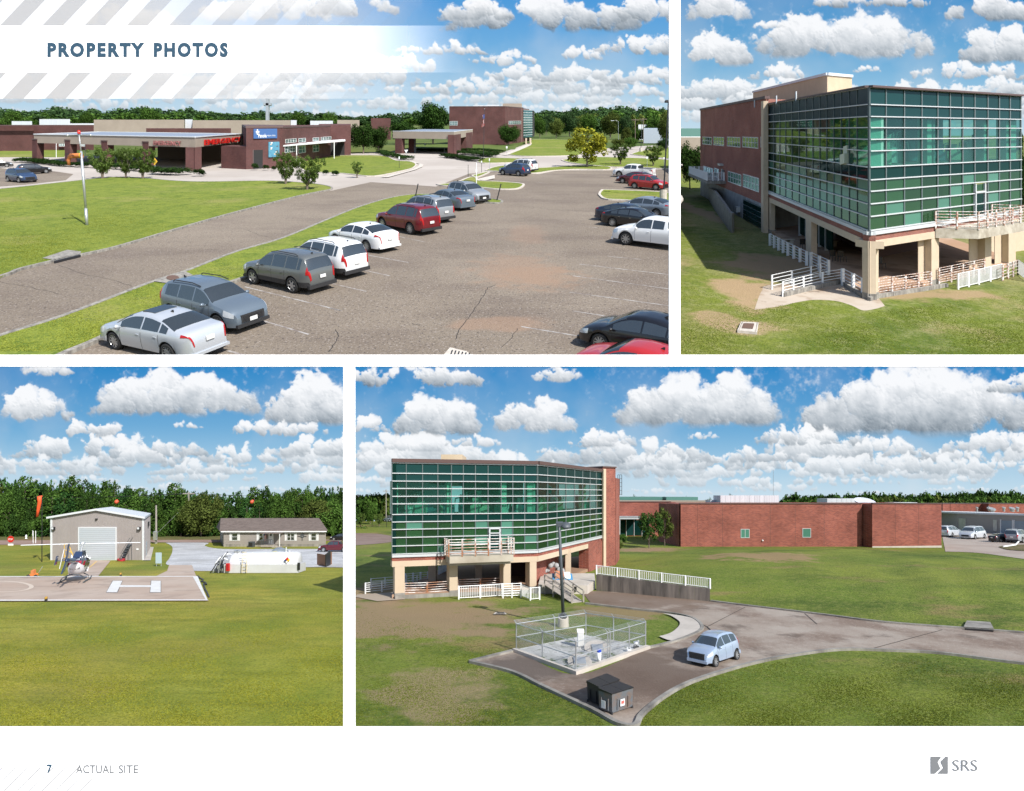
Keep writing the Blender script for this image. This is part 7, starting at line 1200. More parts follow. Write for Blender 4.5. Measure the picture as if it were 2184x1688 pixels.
e, X_, D_, H_ = pole3(71, 548, 487, 'red stop sign by the road at the far left', 'stop sign', .06, GALV, 'stop_sign'); q = s.P(X_, D_-.1, H_-.6); oct_ = [(.62*math.cos(math.pi/8+k*math.pi/4), .62*math.sin(math.pi/8+k*math.pi/4)) for k in range(8)]
fixn(MB().hexa([(q.x+a_, q.y, q.z+b_) for a_, b_ in oct_], [(q.x+a_, q.y-.05, q.z+b_) for a_, b_ in oct_]).build('plate', RED, e)); flat_text('STOP', q+Vector((-.42, -.07, -.16)), Vector((1, 0, 0)), Vector((0, 0, 1)), .84, .32, WHITE, e, None); MB().box(q.x-.5, q.x+.5, q.y-.04, q.y, q.z-1.3, q.z-.85).build('lower_plate', WHITE, e)
e = empty('fire_hydrant', HP(166, 500), 'small white fire hydrant beyond the road', 'fire hydrant'); MB().lathe(HP(166, 506), (0, 0, 1), [(0, .2), (.1, .2), (.1, .14), (.6, .14), (.7, .18), (.85, .1), (.9, .01)], 10).build('barrel', WHITE, e, True); q = HP(166, 506, .55); MB().tube([q-Vector((.25, 0, 0)), q+Vector((.25, 0, 0))], .07, 7).build('outlet', WHITE, e)
e = empty('notice_board', HP(217, 535), 'white two-legged notice board by the road', 'notice board'); q0, q1 = HP(210, 536), HP(226, 534)
for q in (q0, q1): MB().tube([q, q+Vector((0, 0, 2.4))], .06, 6).build('leg', WHITE, e)
MB().box(q0.x-.1, q1.x+.1, q0.y-.05, q0.y+.05, q0.z+1.5, q0.z+2.6).build('panel', WHITE, e)
e = empty('path_sign', HP(1007, 678), 'pale blue-grey sign on two legs before the gravel yard', 'sign'); q = HP(1007, 680)
for dx in (-.3, .3): MB().tube([q+Vector((dx, 0, 0)), q+Vector((dx, 0, 1.6))], .05, 6).build('leg', GALV, e)
MB().box(q.x-.38, q.x+.38, q.y-.06, q.y-.02, q.z+.4, q.z+1.75).build('panel', mat('pale_blue_sign', (.4, .5, .55), .5), e)
car('pickup', 'maroon', 'dark red pickup truck on the gravel beside the cottage', S3, Hh(2022, 592), Hh(2205, 592), +1, cat='pickup truck', klen=.95); car('sedan', 'black', 'dark sedan on the road behind the red pickup', S3, Hh(2108, 517), Hh(2200, 517), +1, klen=.9); car('hatch', 'iceblue', 'pale blue car mostly cut off at the edge by the red pickup', S3, Hh(2178, 632), Hh(2260, 640), +1, klen=.9)
# wood behind
rg = random.Random(9); TG = 'pines and broadleaf trees of the wood behind the hangar'
kinds = [('pine', 'pine', 'tall dark pine', 'pine_tree'), ('pine', 'mid', 'mid green pine', 'pine_tree'), ('open', 'dark', 'dark broadleaf tree', 'tree'), ('round', 'mid', 'bright broadleaf tree', 'tree'), ('pine', 'dark', 'blackish pine', 'pine_tree'), ('round', 'olive', 'olive broadleaf tree', 'tree')]
def tl3(x): return lerp_t([(-300, 90), (0, 100), (130, 125), (300, 128), (440, 118), (600, 135), (700, 140), (850, 165), (1060, 165), (1200, 175), (1400, 195), (1550, 185), (1750, 165), (1830, 185), (1900, 160), (2184, 160)], x)
for i in range(66):
    x = -160+i*36+rg.uniform(-14, 14); k = kinds[rg.choice([0, 1, 1, 2, 3, 3, 4, 5])]; back = i % 2
    if x > 2200: break
    place_ = ('left of the hangar' if x < 300 else 'above the hangar roof' if x < 950 else 'between hangar and cottage' if x < 1390 else 'behind the cottage')
    plant(s, *Hh(x, 487-back*9+rg.uniform(-3, 6)), Hh(0, tl3(x)+(0 if back else 38)+rg.uniform(-26, 64))[1], k[0], k[1], k[2]+', '+ORD[i//2]+' from the left in the '+('back' if back else 'front')+' row of the wood', group=TG, wpx=rg.choice([34, 44, 58, 70, 84])*(1 if k[0] == 'round' else .85), low=.02, name=k[3], n=None)
forest(s, [(-120+i*7.2, 1139.5+rg.uniform(-1, .5), Hh(0, tl3((-120+i*7.2)*2.973)+rg.uniform(12, 60))[1], rg.uniform(32, 46), rg.randrange(3)) for i in range(120)]+[(-120+i*12, 1144+rg.uniform(-1, 1), Hh(0, 360+rg.uniform(-40, 40))[1], rg.uniform(14, 22), 3) for i in range(72)], 'dense understorey and back rows of the wood behind the hangar', 3, (('pine', 'pine'), ('round', 'dark'), ('pine', 'dark'), ('round', 'mid')), per=500)
for x, y, t, w, lab in ((1215, 486, 425, 60, 'low leafy bush at the foot of the utility pole'), (1340, 470, 395, 50, 'young green pine sapling left of the cottage roof'), (1120, 480, 430, 60, 'scrubby bush on the red dirt bank')): plant(s, *Hh(x, y), Hh(0, t)[1], 'shrub' if w == 60 else 'pine', 'mid', lab, cat='bush' if w == 60 else 'tree', wpx=w/3)
# ================================================================ SITE 4: the building from the service side
s = S4; U = 1; rnd = random.Random(33); jx = lambda x: J(x, 0)[0]; jy = lambda y: J(0, y)[1]; kx = lambda x: K(x, 0)[0]; ky = lambda y: K(0, y)[1]; lx = lambda x: Lz(x, 0)[0]; ly = lambda y: Lz(0, y)[1]
def LP(x, y, H=0): return s.gp(*Lz(x, y), H)
GR4 = layered('green_slope', (.125, .175, .024), [((.22, .245, .038), .06, .5, .12, .8, (1, 1, 1)), ((.06, .10, .014), .10, .56, .1, .8, (1, 1.4, 1)), ((.28, .19, .09), .12, .62, .06, .75, (.7, 1.2, 1)), ((.22, .23, .06), 2, .55, .1, .5, (1, 1, 1)), ((.03, .055, .008), 6, .56, .12, .6, (1, 1, 1)),
   ((.27, .19, .11), .4, .17, .10, .9, (1, 1, 1), S4.g(*Lz(250, 215)), (11, 9)), ((.28, .21, .12), .5, .2, .10, .8, (1, 1, 1), S4.g(*Lz(400, 600)), (3.5, 5)), ((.26, .18, .10), .4, .18, .10, .8, (1, 1, 1), S4.g(*Lz(1350, 190)), (6, 3)), ((.30, .20, .11), .4, .2, .08, .8, (1, 1, 1), S4.g(*K(500, 780)), (9, 7)), ((.30, .19, .12), .4, .18, .1, .8, (1, 1, 1), S4.g(*J(1880, 680)), (7, 5)), ((.3, .2, .12), .4, .2, .1, .8, (1, 1, 1), S4.g(*J(150, 950)), (7, 6))], U=1, bump=1.0, bscale=8)
DRV4 = layered('stained_drive', (.30, .245, .20), [((.38, .33, .28), .12, .5, .12, .8, (1, 1, 1)), ((.17, .115, .085), .16, .54, .10, .75, (1.3, 1, 1)), ((.10, .075, .06), .35, .62, .08, .7, (1, 1, 1)), ((.42, .37, .32), 5, .6, .08, .4, (1, 1, 1)), ((.12, .085, .065), .3, .12, .12, .85, (1, 1, 1), S4.g(*Lz(1420, 480)), (4.5, 6)), ((.09, .07, .06), .3, .15, .12, .8, (1, 1, 1), S4.g(*Lz(860, 480)), (4, 2.5)), ((.16, .11, .08), .4, .15, .12, .8, (1, 1, 1), S4.g(*Lz(1350, 120)), (10, 7))], U=1, bump=.3, bscale=10)
sheet(s, 'ground', [(744.5, 1900), (2500, 1900), (2500, 1112), (744.5, 1112)], 0, GR4)
up = curve([Lz(585, 447), Lz(800, 393), Lz(1115, 510), Lz(1480, 378), Lz(1610, 345), Lz(1735, 295), Lz(1748, 262), Lz(1700, 225), Lz(1600, 202), Lz(1400, 180), Lz(1165, 152)], 5); up2 = curve([Lz(1150, 95), Lz(1230, 88), Lz(1500, 108), Lz(1795, 140), K(400, 1040), K(900, 1100), K(1300, 1150), (2050, 1342), (2184, 1352), (2420, 1370)], 5)
dn = curve([(2420, 1440), (2184, 1418), (2010, 1396), (1900, 1390), (1790, 1388), Lz(2184, 418), Lz(1950, 468), Lz(1700, 548), Lz(1560, 622), Lz(1450, 712), Lz(1415, 768), Lz(1330, 760), Lz(1200, 690), Lz(950, 572), Lz(800, 500), Lz(585, 447)], 5)
sheet(s, 'driveway', up[:-1]+up2+dn[:-1], .03, DRV4)
for e_, w_ in ((dn, .2), (curve([Lz(1795, 140), K(400, 1040), K(900, 1100), K(1300, 1150), (2050, 1342), (2184, 1352)], 5), .25), (curve([Lz(1480, 378), Lz(1610, 345), Lz(1735, 295), Lz(1748, 262), Lz(1700, 225), Lz(1600, 202), Lz(1400, 180), Lz(1165, 152)], 5), .2), (curve([Lz(585, 447), Lz(800, 393)], 5), .25)): ribbon(s, 'kerb', e_, w_, 0, .13, CONCD)
sheet(s, 'pavement', curve([Lz(1535, 322), Lz(1600, 300), Lz(1640, 255), Lz(1600, 220), Lz(1560, 205), Lz(1700, 228), Lz(1742, 262), Lz(1730, 292), Lz(1610, 342), Lz(1535, 322)])[:-1], .10, CONC)
sheet(s, 'gravel_pad', [Lz(808, 392), Lz(1165, 318), Lz(1480, 375), Lz(1115, 505)], .12, layered('pad_gravel', (.42, .42, .40), [((.6, .6, .58), .8, .5, .1, .7, (1, 1, 1)), ((.07, .11, .03), 1.2, .58, .05, .9, (1, 1, 1)), ((.15, .12, .1), 5, .6, .05, .6, (1, 1, 1))], U=1, bump=.7, bscale=14)); ribbon(s, 'kerb', [Lz(808, 392), Lz(1115, 508), Lz(1480, 377)], .28, 0, .2, CONC)
sheet(s, 'parking_lot', curve([K(1655, 565), K(2300, 555), K(2300, 745), K(2184, 740), K(1900, 702), K(1655, 692)])[:-1], .04, layered('far_lot', (.34, .28, .24), [((.4, .35, .3), .2, .5, .1, .7, (1, 1, 1))]))
sheet(s, 'parking_lot', [J(-30, 573), J(150, 578), J(300, 600), J(300, 625), J(130, 645), J(-30, 655)], .04, layered('brown_lot', (.22, .155, .13), [((.27, .2, .17), .3, .5, .1, .7, (1, 1, 1))]))
sheet(s, 'path', [J(20, 970), J(250, 955), J(330, 1000), J(150, 1012), J(10, 985)], .05, MATS['dirty_path']); ribbon(s, 'drive_crack', [K(0, 1104), K(60, 1125), K(160, 1180), K(240, 1260)], .08, .05, .05, CR)
for pts in ([K(780, 1090), K(860, 1160)], [K(400, 1050), K(150, 1180)], [(2010, 1345), (1850, 1388)]): ribbon(s, 'drive_joint', pts, .05, .045, .045, CR)
hv = []; hf2 = []; NX, NY = 60, 16; hr = random.Random(2)
for i in range(NX+1):
    px = 1290+(2460-1290)*i/NX; rb_ = lerp_t([(1290, 1262), (1500, 1285), (1580, 1292), (1800, 1320), (1900, 1331), (2050, 1341), (2184, 1351), (2460, 1366)], px)-2; rt2 = lerp_t([(1290, 1205), (1440, 1174), (1449, 1168), (1837, 1167), (1860, 1170), (2008, 1178), (2060, 1182), (2184, 1196), (2460, 1205)], px)
    b0_, t0_ = s.D(rb_), s.D(rt2)
    for j in range(NY+1):
        t = j/NY; D_ = b0_+(t0_-b0_)*t; hH = (1.1*math.sin(math.pi*min(1, t*1.0))**1.0+.06*math.sin(px*.05+t*9)+.05*math.sin(px*.021-t*14))*min(1, (px-1290)/260)*min(1, t*6, (1-t)*6); hv.append(s.P(*s.gx(px, D_), max(-.02, hH)))
for i in range(NX):
    for j in range(NY): hf2.append((i*(NY+1)+j, (i+1)*(NY+1)+j, (i+1)*(NY+1)+j+1, i*(NY+1)+j+1))
mesh('grass_bank', hv, hf2, GR4, None, True, kind='structure')
gb = empty('glass_building', s.gp(1146, 1261), 'three-storey green glass building on tan columns seen from the service drive', 'building')
a, fo = s.g(836, 1278), s.g(1146.2, 1261.4); Ht = s.H(1278, 985.7); rr_ = s.g(1283.5, s.base(1005.9, Ht)); F1, F2 = Face(s, a, fo), Face(s, fo, rr_); hj = lambda y: F1.H(836, jy(y)); hL = lambda y: s.H(1278, jy(y))
Hs = [hL(y) for y in (124, 190, 240, 288, 338, 386, 454, 502, 550, 602, 656, 708)]
c1_ = [836+(1146.2-836)*t for t in (0, .098, .21, .315, .408, .49, .573, .66, .75, .83, .912, 1)]; c2_ = [1146.2+(1283.5-1146.2)*t for t in (0, .155, .30, .44, .575, .70, .815, .91, 1)]
cenI = (fo[0]-2, fo[1]+11)
curtain(F1, gb, c1_, Hs, mR, rnd, .15, skip={(8, 7), (9, 7), (10, 7)}, th=.035); curtain(F2, gb, c2_, Hs, [P_SPT, P_SPT]+mL[2:], rnd, .05, th=.035)
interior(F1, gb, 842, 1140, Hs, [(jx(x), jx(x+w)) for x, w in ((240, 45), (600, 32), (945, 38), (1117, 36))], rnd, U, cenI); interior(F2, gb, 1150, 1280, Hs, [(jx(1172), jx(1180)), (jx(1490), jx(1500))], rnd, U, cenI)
furniture(F1, gb, 860, 1130, Hs[6], 13, rnd, U); furniture(F2, gb, 1160, 1270, Hs[6], 6, rnd, U)
Hb0, Hb1, Hb2, Hb3 = hL(708), hL(729), hL(753), hL(790)
for f_, x0, x1 in ((F1, 836, 1146.2), (F2, 1146.2, 1283.5)):
    f_.box('coping', x0, x1, Hs[0]+.05, Hs[0]+.35, -.4, .22, COPE, gb); f_.box('metal_band', x0, x1, Hb1, Hb0-.07, -.4, .14, ALU, gb); f_.box('brick_band', x0, x1, Hb2, Hb1, -.4, .02, BR4, gb); f_.box('tan_beam', x0, x1 if f_ is F1 else jx(1535), Hb3, Hb2, -.9, .06, TAN, gb)
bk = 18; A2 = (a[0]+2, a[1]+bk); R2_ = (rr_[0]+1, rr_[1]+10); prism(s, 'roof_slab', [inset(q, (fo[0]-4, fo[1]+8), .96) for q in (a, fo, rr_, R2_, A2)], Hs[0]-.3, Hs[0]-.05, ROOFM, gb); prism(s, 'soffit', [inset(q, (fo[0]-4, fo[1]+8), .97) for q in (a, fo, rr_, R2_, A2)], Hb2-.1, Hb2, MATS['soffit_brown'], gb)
prism(s, 'deck', [a, fo, rr_, R2_, A2], .02, .35, MATS['deck_concrete'], gb); prism(s, 'left_glass_wall', [a, (a[0]+.3, a[1]), (A2[0]+.3, A2[1]), A2], Hb0, Hs[0], P_DK, gb)
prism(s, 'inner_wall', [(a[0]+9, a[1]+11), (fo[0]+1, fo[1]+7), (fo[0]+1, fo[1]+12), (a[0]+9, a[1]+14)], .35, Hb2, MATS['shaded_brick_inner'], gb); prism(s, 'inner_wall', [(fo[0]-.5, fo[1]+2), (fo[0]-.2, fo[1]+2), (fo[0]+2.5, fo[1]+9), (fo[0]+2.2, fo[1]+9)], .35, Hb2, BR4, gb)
for x0, x1, y in ((262, 325, 0), (612, 664, 0), (957, 1003, 0), (1125, 1168, 0)): F1.box('column', jx(x0), jx(x1), 0, Hb3, -1.1, .05, TAN, gb); F1.box('column_foot', jx(x0)-.5, jx(x1)+.5, 0, .45, -1.15, .1, CONCD, gb)
for px, r, w in ((jx(500), jy(905), 16), (jx(798), jy(893), 14), (jx(1372), jy(872), 12)): col_box(s, 'rear_column', px-w/2, px+w/2, r, 0, Hb2, 1, TAN, gb)
F2.box('brick_pier', jx(1497), jx(1548), 0, Hb2, -1, .1, BR4, gb); F2.box('brick_pier', jx(1545), 1283.5, 0, Hb2+.01, -.8, .12, BR4, gb)
# brick fin tower
t0, t1 = s.g(jx(1592), jy(790)), s.g(jx(1675), jy(780)); Hf_ = s.H(jy(785), jy(155)); ft = Face(s, t0, t1); prism(s, 'brick_fin', [t0, t1, (t1[0]+.8, t1[1]+9), (t0[0]+.6, t0[1]+9)], 0, Hf_, BR4, gb); ft.box('tan_strip', jx(1588), jx(1604), 0, Hf_*.985, .0, .25, TAN, gb); ft.box('coping', jx(1588), jx(1676), Hf_, Hf_+.15, -9, .15, COPE, gb)
prism(s, 'rear_fin', [(t1[0]+.1, t1[1]+.4), (t1[0]+1.7, t1[1]+7), (t1[0]+1.7, t1[1]+12), (t1[0]+.1, t1[1]+11)], 0, Hf_*.9, BR4, gb)
pX, pD = s.g(jx(625), jy(800)); pk = pD/FL; Hq2 = s.H(jy(800), jy(70)); col_box(s, 'penthouse', jx(558), jx(695), jy(800), Ht*.85, Hq2, 6, MATS['penthouse_tan'], gb); col_box(s, 'penthouse', jx(695), jx(770), jy(790), Ht*.85, s.H(jy(790), jy(120)), 5, TANP, gb)
# door and balcony
dz0, dz1 = hL(702), hL(552); dx0, dx1 = jx(862), jx(937)
for x0, x1, z0, z1 in ((dx0, dx0+3, dz0, dz1), (dx1-3, dx1, dz0, dz1), (dx0, dx1, dz1-.1, dz1+.05), (dx0, dx1, hL(590), hL(583))): F1.box('door_frame', x0, x1, z0, z1, 0, .17, ALU, gb)
F1.box('glass_door', dx0+4, dx1-4, dz0, hL(592), 0, .09, P_DK, gb); F1.box('transom_pane', dx0+3, dx1-3, hL(583), dz1-.1, 0, .06, P_GR, gb); F1.box('door_side_pane', dx1, dx1+1, dz0, dz1, 0, .05, P_GR, gb)
Hbal = hL(722); bal = empty('balcony', F1.pt(jx(780), Hbal, 1), 'white railed balcony on a stained concrete slab below the glass door', 'balcony'); F1.box('balcony_slab', jx(585), jx(982), Hbal-.55, Hbal, .1, 1.7, MATS['stained_slab'], bal); F1.box('slab_lip', jx(592), jx(975), Hbal-.8, Hbal-.55, .1, 1.2, MATS['stained_slab'], bal)
pA, pB_ = F1.xy(jx(580)), F1.xy(jx(985)); railing(s, [tuple(pA+F1.n*.2), tuple(pA+F1.n*1.7), tuple(pB_+F1.n*1.7), tuple(pB_+F1.n*.2)], 1.35, 6, RUSTW, 'rusty white railing round the front balcony', spacing=1.0, baseH=[Hbal]*4)
def rail4(rd, pts, h, nr, lab, **k): return railing(s, [s.g(*rd(*p)) for p in pts], h, nr, RUSTW if k.pop('rust', 0) else k.pop('m', WHITE), lab, group=k.pop('group', 'white railings round the deck of the long building'), **k)
rail4(J, [(325, 985), (470, 980), (612, 970)], 1.15, 6, 'rust-stained white railing between the first and second front columns', rust=1, spacing=1.3)
rail4(J, [(668, 958), (810, 952), (955, 945)], 1.15, 6, 'rust-topped white railing between the second and third front columns', rust=1, spacing=1.5); rail4(J, [(672, 998), (810, 990), (950, 980)], 1.05, 2, 'nearer picketed white ramp railing before the long building', pickets=.14)
rail4(J, [(955, 990), (1070, 985)], 1.15, 6, 'white railing left of the steps', spacing=1.0); rail4(J, [(1070, 980), (1130, 1005), (1190, 1000)], 1.0, 2, 'white picketed stair railing descending at the front', pickets=.16)
rail4(J, [(75, 962), (180, 950), (268, 938)], .9, 5, 'white ramp railing sticking out at the far left', spacing=1.2); rail4(J, [(110, 930), (200, 922), (405, 905)], .9, 4, 'second white ramp railing behind the left column', spacing=1.2); rail4(J, [(330, 905), (475, 890)], 1.0, 5, 'short white railing seen between the left columns', spacing=.8, postw=.08); rail4(J, [(545, 860), (608, 830)], 1.1, 5, 'far white railing with broad posts beyond the first opening', spacing=.6, postw=.08)
ribbon(s, 'deck_kerb', [J(262, 998), J(325, 993), J(612, 978), J(960, 968), J(1175, 955)], .2, 0, .3, CONCD)
# dock, wooden ramp, retaining wall
dk = empty('loading_dock', s.gp(*J(1350, 950)), 'concrete loading dock at the right end of the glass building', 'dock'); q = [s.g(*J(1180, 960)), s.g(*J(1495, 965)), s.g(*J(1545, 930)), s.g(*J(1540, 880)), s.g(*J(1200, 880))]; prism(s, 'dock_slab', q, 0, .75, CONC, dk)
dkf = Face(s, q[0], q[1]); dkf.box('dock_bumper', jx(1410), jx(1426), .25, .65, 0, .15, BLACK, dk)
wr = empty('wooden_ramp', s.gp(*J(1340, 1010)), 'weathered wooden ramp with handrails up to the loading dock', 'ramp'); A0, A1 = Vector(s.g(*J(1222, 965))), Vector(s.g(*J(1395, 1022))); B0, B1 = Vector(s.g(*J(1290, 940))), Vector(s.g(*J(1470, 1015)))
for i in range(14):
    t0_, t1_ = i/14, (i+.85)/14; l_ = lambda P, Q, t: P+(Q-P)*t; hz_ = lambda t: .75*(1-t)+.05
    pp = [(l_(A0, A1, t0_), t0_), (l_(A0, A1, t1_), t1_), (l_(B0, B1, t1_), t1_), (l_(B0, B1, t0_), t0_)]; fixn(MB().hexa([s.P(p.x, p.y, hz_(t)-.06) for p, t in pp], [s.P(p.x, p.y, hz_(t)) for p, t in pp]).build('plank', WOOD, wr))
for P_, Q_ in ((A0, A1), (B0, B1)):
    for t in (0, .33, .66, 1): p = P_+(Q_-P_)*t; z = .75*(1-t)+.05; c = s.P(p.x, p.y, 0); MB().box(c.x-.06, c.x+.06, c.y-.06, c.y+.06, c.z, c.z+z+.85).build('post', WOOD, wr)
    for hh_ in (.45, .85): MB().tube([s.P(P_.x, P_.y, .8+hh_), s.P(Q_.x, Q_.y, .05+hh_)], .05, 4).build('rail', WOOD, wr)
for i, (x, y, m, lab) in enumerate(((1335, 903, mat('blue_tarp', (.05, .22, .42), .6), 'blue and orange crate of goods on the loading dock'), (1275, 870, mat('pale_sack', (.28, .28, .28), .9), 'pile of pale grey sacks inside the dock opening'))):
    e = empty('crate' if i == 0 else 'sack_pile', s.gp(*J(x, y)), lab, 'crate' if i == 0 else 'sacks'); c = s.gp(*J(x, y+18), .75)
    if i == 0: MB().box(c.x-.9, c.x+.9, c.y-.5, c.y+.5, c.z, c.z+.25).build('base', m, e); MB().box(c.x-.7, c.x+.1, c.y-.4, c.y+.3, c.z+.25, c.z+.6).build('bag', mat('orange_bag', (.5, .22, .12), .7), e); MB().box(c.x+.15, c.x+.7, c.y-.4, c.y+.3, c.z+.25, c.z+.5).build('bag', WHITE, e)
    else:
        for k in range(7): MB().ball((c.x-.8+.28*k, c.y+.2*(k % 2), c.z+.35+.5*(k in (2, 3, 4))), (.26, .22, .24)).build('sack', m, e, True)
rw = empty('retaining_wall', s.gp(1271, 1262), 'long stained concrete retaining wall topped by a white picket fence', 'wall'); wa, wb_ = s.g(1271.5, 1260), s.g(1514.5, 1284); Ha, Hb_ = s.H(1260, 1226), s.H(1284, 1256.5)
for i in range(8):
    t0_, t1_ = i/8, (i+.992)/8; pp = [Vector(wa)+(Vector(wb_)-Vector(wa))*t for t in (t0_, t1_)]; hz_ = [Ha+(Hb_-Ha)*t for t in (t0_, t1_)]
    fixn(MB().hexa([s.P(pp[0].x, pp[0].y, 0), s.P(pp[1].x, pp[1].y, 0), s.P(pp[1].x+.1, pp[1].y+.35, 0), s.P(pp[0].x+.1, pp[0].y+.35, 0)], [s.P(pp[0].x, pp[0].y, hz_[0]), s.P(pp[1].x, pp[1].y, hz_[1]), s.P(pp[1].x+.1, pp[1].y+.35, hz_[1]), s.P(pp[0].x+.1, pp[0].y+.35, hz_[0])]).build('wall_panel', mat('streaked_concrete', (.30, .26, .22), .9, var=(.06, .055, .05), scale=1.3, stretch=(1, 1, .12), amount=.8), rw))
railing(s, [(wa[0]+.05, wa[1]+.15), (wb_[0]+.05, wb_[1]+.15)], .78, 2, WHITE, 'white picket fence along the top of the retaining wall', pickets=.16, spacing=1.8, baseH=[Ha, Hb_], cat='fence', name='picket_fence', r=.03)
# long brick building
bb = empty('brick_building', s.gp(1449, 1166), 'long low windowless red brick building on the grassy rise', 'building'); ba, bb1 = s.g(1449, 1166.4), s.g(kx(1145), ky(649)); Hb = s.H(1166.4, 1075.5); bb1 = s.gx(kx(1145), s.D(s.base(1075.5, Hb))); pc0, pc1 = s.g(kx(1213), ky(666)), s.g(kx(1656), ky(690)); pc0 = (pc0[0]*1.0, pc0[1]); Hpc = s.H(ky(666), 1075.2)
prism(s, 'brick_wall', [ba, bb1, (bb1[0]+3, bb1[1]+3), (bb1[0]+2, bb1[1]+16), (ba[0]+2, ba[1]+16)], 0, Hb, BR4, bb); pc1 = s.gx(kx(1656), s.D(s.base(1075.2, Hpc))); prism(s, 'brick_wall', [pc0, pc1, (pc1[0]+1, pc1[1]+14), (pc0[0]-3, pc0[1]+14)], .0, Hpc, BR4, bb)
bf, pf_ = Face(s, ba, bb1), Face(s, pc0, pc1); bf.box('coping', 1449, kx(1145), Hb, Hb+.15, -.4, .1, COPE, bb); pf_.box('coping', kx(1213), kx(1656), Hpc, Hpc+.15, -.4, .1, COPE, bb); v = [s.P(*pc0, .02)]
fa, fb_ = pf_.xy(kx(1213)), pf_.xy(kx(1656)); n_ = pf_.n*.05; fixn(mesh('foundation', [s.P(fa.x+n_.x, fa.y+n_.y, 0), s.P(fb_.x+n_.x, fb_.y+n_.y, 0), s.P(fb_.x+n_.x, fb_.y+n_.y, pf_.H(kx(1656), ky(653))), s.P(fa.x+n_.x, fa.y+n_.y, .2), s.P(fa.x, fa.y+.2, 0), s.P(fb_.x, fb_.y+.2, 0), s.P(fb_.x, fb_.y+.2, pf_.H(kx(1656), ky(653))), s.P(fa.x, fa.y+.2, .2)], [(0, 1, 2, 3), (3, 2, 6, 7), (0, 3, 7, 4), (1, 5, 6, 2)], CONC, bb))
l0 = s.g(jx(2058), ky(650)); prism(s, 'side_wall', [ba, (ba[0]+.2, ba[1]), (l0[0]+.5, l0[1]+12), (l0[0]-.8, l0[1]+8)], 0, Hb-.02, BR4, bb)
window(bf, kx(371), kx(427), ky(547), ky(604), bb, ALU, P_FR, nv=2, nh=0, fw=.07); window(bf, kx(766), kx(820), ky(543), ky(601), bb, ALU, P_FR, nv=1, nh=0, fw=.07)
for x0, x1, r0, b_, m, dp in ((242, 617, 332, 1150, METAL, 4), (178, 242, 362, 1148, METAL, 3), (925, 1140, 352, 1146, METAL, 4), (1355, 1503, 377, 1148, METAL, 3)):
    e = bb; n_ = max(1, int((x1-x0)/30))
    for i in range(n_): X0 = x0+(x1-x0)*i/n_; X1 = x0+(x1-x0)*(i+.96)/n_; H1 = s.H(b_, ky(r0)); col_box(s, 'roof_unit_panel', kx(X0), kx(X1), b_, Hb*.9, H1, dp, m, e)
X_, D_ = s.g(kx(1166), 1150); MB().lathe(s.P(X_, D_, Hb), (0, 0, 1), [(0, .01), (0, 1.5), (.0, 1.7), (s.H(1150, ky(368))-Hb, 1.8), (s.H(1150, ky(368))-Hb, .01)], 20).build('roof_fan', METAL, bb)
fx_ = pf_
for xj in (95, 255, 560, 720, 905): bf.box('control_joint', kx(xj), kx(xj)+.35, .1, Hb-.1, .0, .012, COPE, bb)
for xj in (1360, 1510): pf_.box('control_joint', kx(xj), kx(xj)+.35, .4, Hpc-.1, .0, .012, COPE, bb)
q = bf.pt(kx(510), bf.H(kx(510), ky(620)), .1); MB().ball(q, .12).build('wall_tap', WHITE, bb)
# link block with pergola and storefront
lk = empty('link_building', s.gp(jx(1800), jy(590)), 'recessed brick link with white slatted canopy and glass entrance', 'building'); la, lb_ = s.g(jx(1684), jy(592)), s.g(jx(2060), jy(592)); Hk = s.H(jy(592), jy(375)); prism(s, 'brick_wall', [la, lb_, (lb_[0], lb_[1]+12), (la[0], la[1]+12)], 0, Hk, BR4, lk); lkf = Face(s, la, lb_); lkf.box('coping', jx(1684), jx(2030), Hk, Hk+.15, -.3, .1, COPE, lk)
for i in range(4): x0 = 1692+i*50; lkf.box('storefront_pane', jx(x0+3), jx(x0+45), .15, s.H(jy(592), jy(490)), .0, .1, P_DK if i % 2 == 0 else P_SPT, lk); lkf.box('storefront_frame', jx(x0), jx(x0+3), 0, s.H(jy(592), jy(485)), 0, .16, ALU, lk)
lkf.box('canopy', jx(1680), jx(1815), s.H(jy(592), jy(480)), s.H(jy(592), jy(470)), 0, 3, ALU, lk)
for i in range(18): lkf.box('canopy_slat', jx(1681+i*7.5), jx(1684+i*7.5), s.H(jy(592), jy(470)), s.H(jy(592), jy(463)), 0, 3.1, ALU, lk)
lkf.box('canopy_post', jx(1683), jx(1688), 0, s.H(jy(592), jy(480)), 2.7, 2.95, ALU, lk)
lc = empty('roof_ladder_cage', s.gp(jx(1700), jy(590)), 'thin metal ladder frame on the roof beside the brick fin', 'ladder'); X0, D0_ = s.g(jx(1690), jy(640)); k_ = D0_/FL
for dx in (0, 12, 25): MB().tube([s.P(X0+dx*k_/3*1.0, D0_, s.H(jy(640), jy(330))), s.P(X0+dx*k_/3, D0_, s.H(jy(640), jy(200)))], .05, 5).build('upright', DARKGREY, lc)
for r in (200, 225, 250, 275, 300, 325): MB().tube([s.P(X0, D0_, s.H(jy(640), jy(r))), s.P(X0+25*k_/3, D0_, s.H(jy(640), jy(r)))], .04, 4).build('rung', DARKGREY, lc)
gr_ = empty('green_roof_building', s.gp(kx(40), 1145), 'far low building with long green metal roof', 'building')
col_box(s, 'wall', jx(1690), kx(240), 1142, 0, s.H(1142, jy(366)), 8, TANP, gr_); col_box(s, 'roof', jx(1700), jx(1975), 1136, s.H(1136, jy(366)), s.H(1136, jy(341)), 8, MATS['green_metal_roof'], gr_); col_box(s, 'roof', jx(2000), kx(98), 1137, s.H(1137, jy(366)), s.H(1137, jy(342)), 8, MATS['green_metal_roof'], gr_)
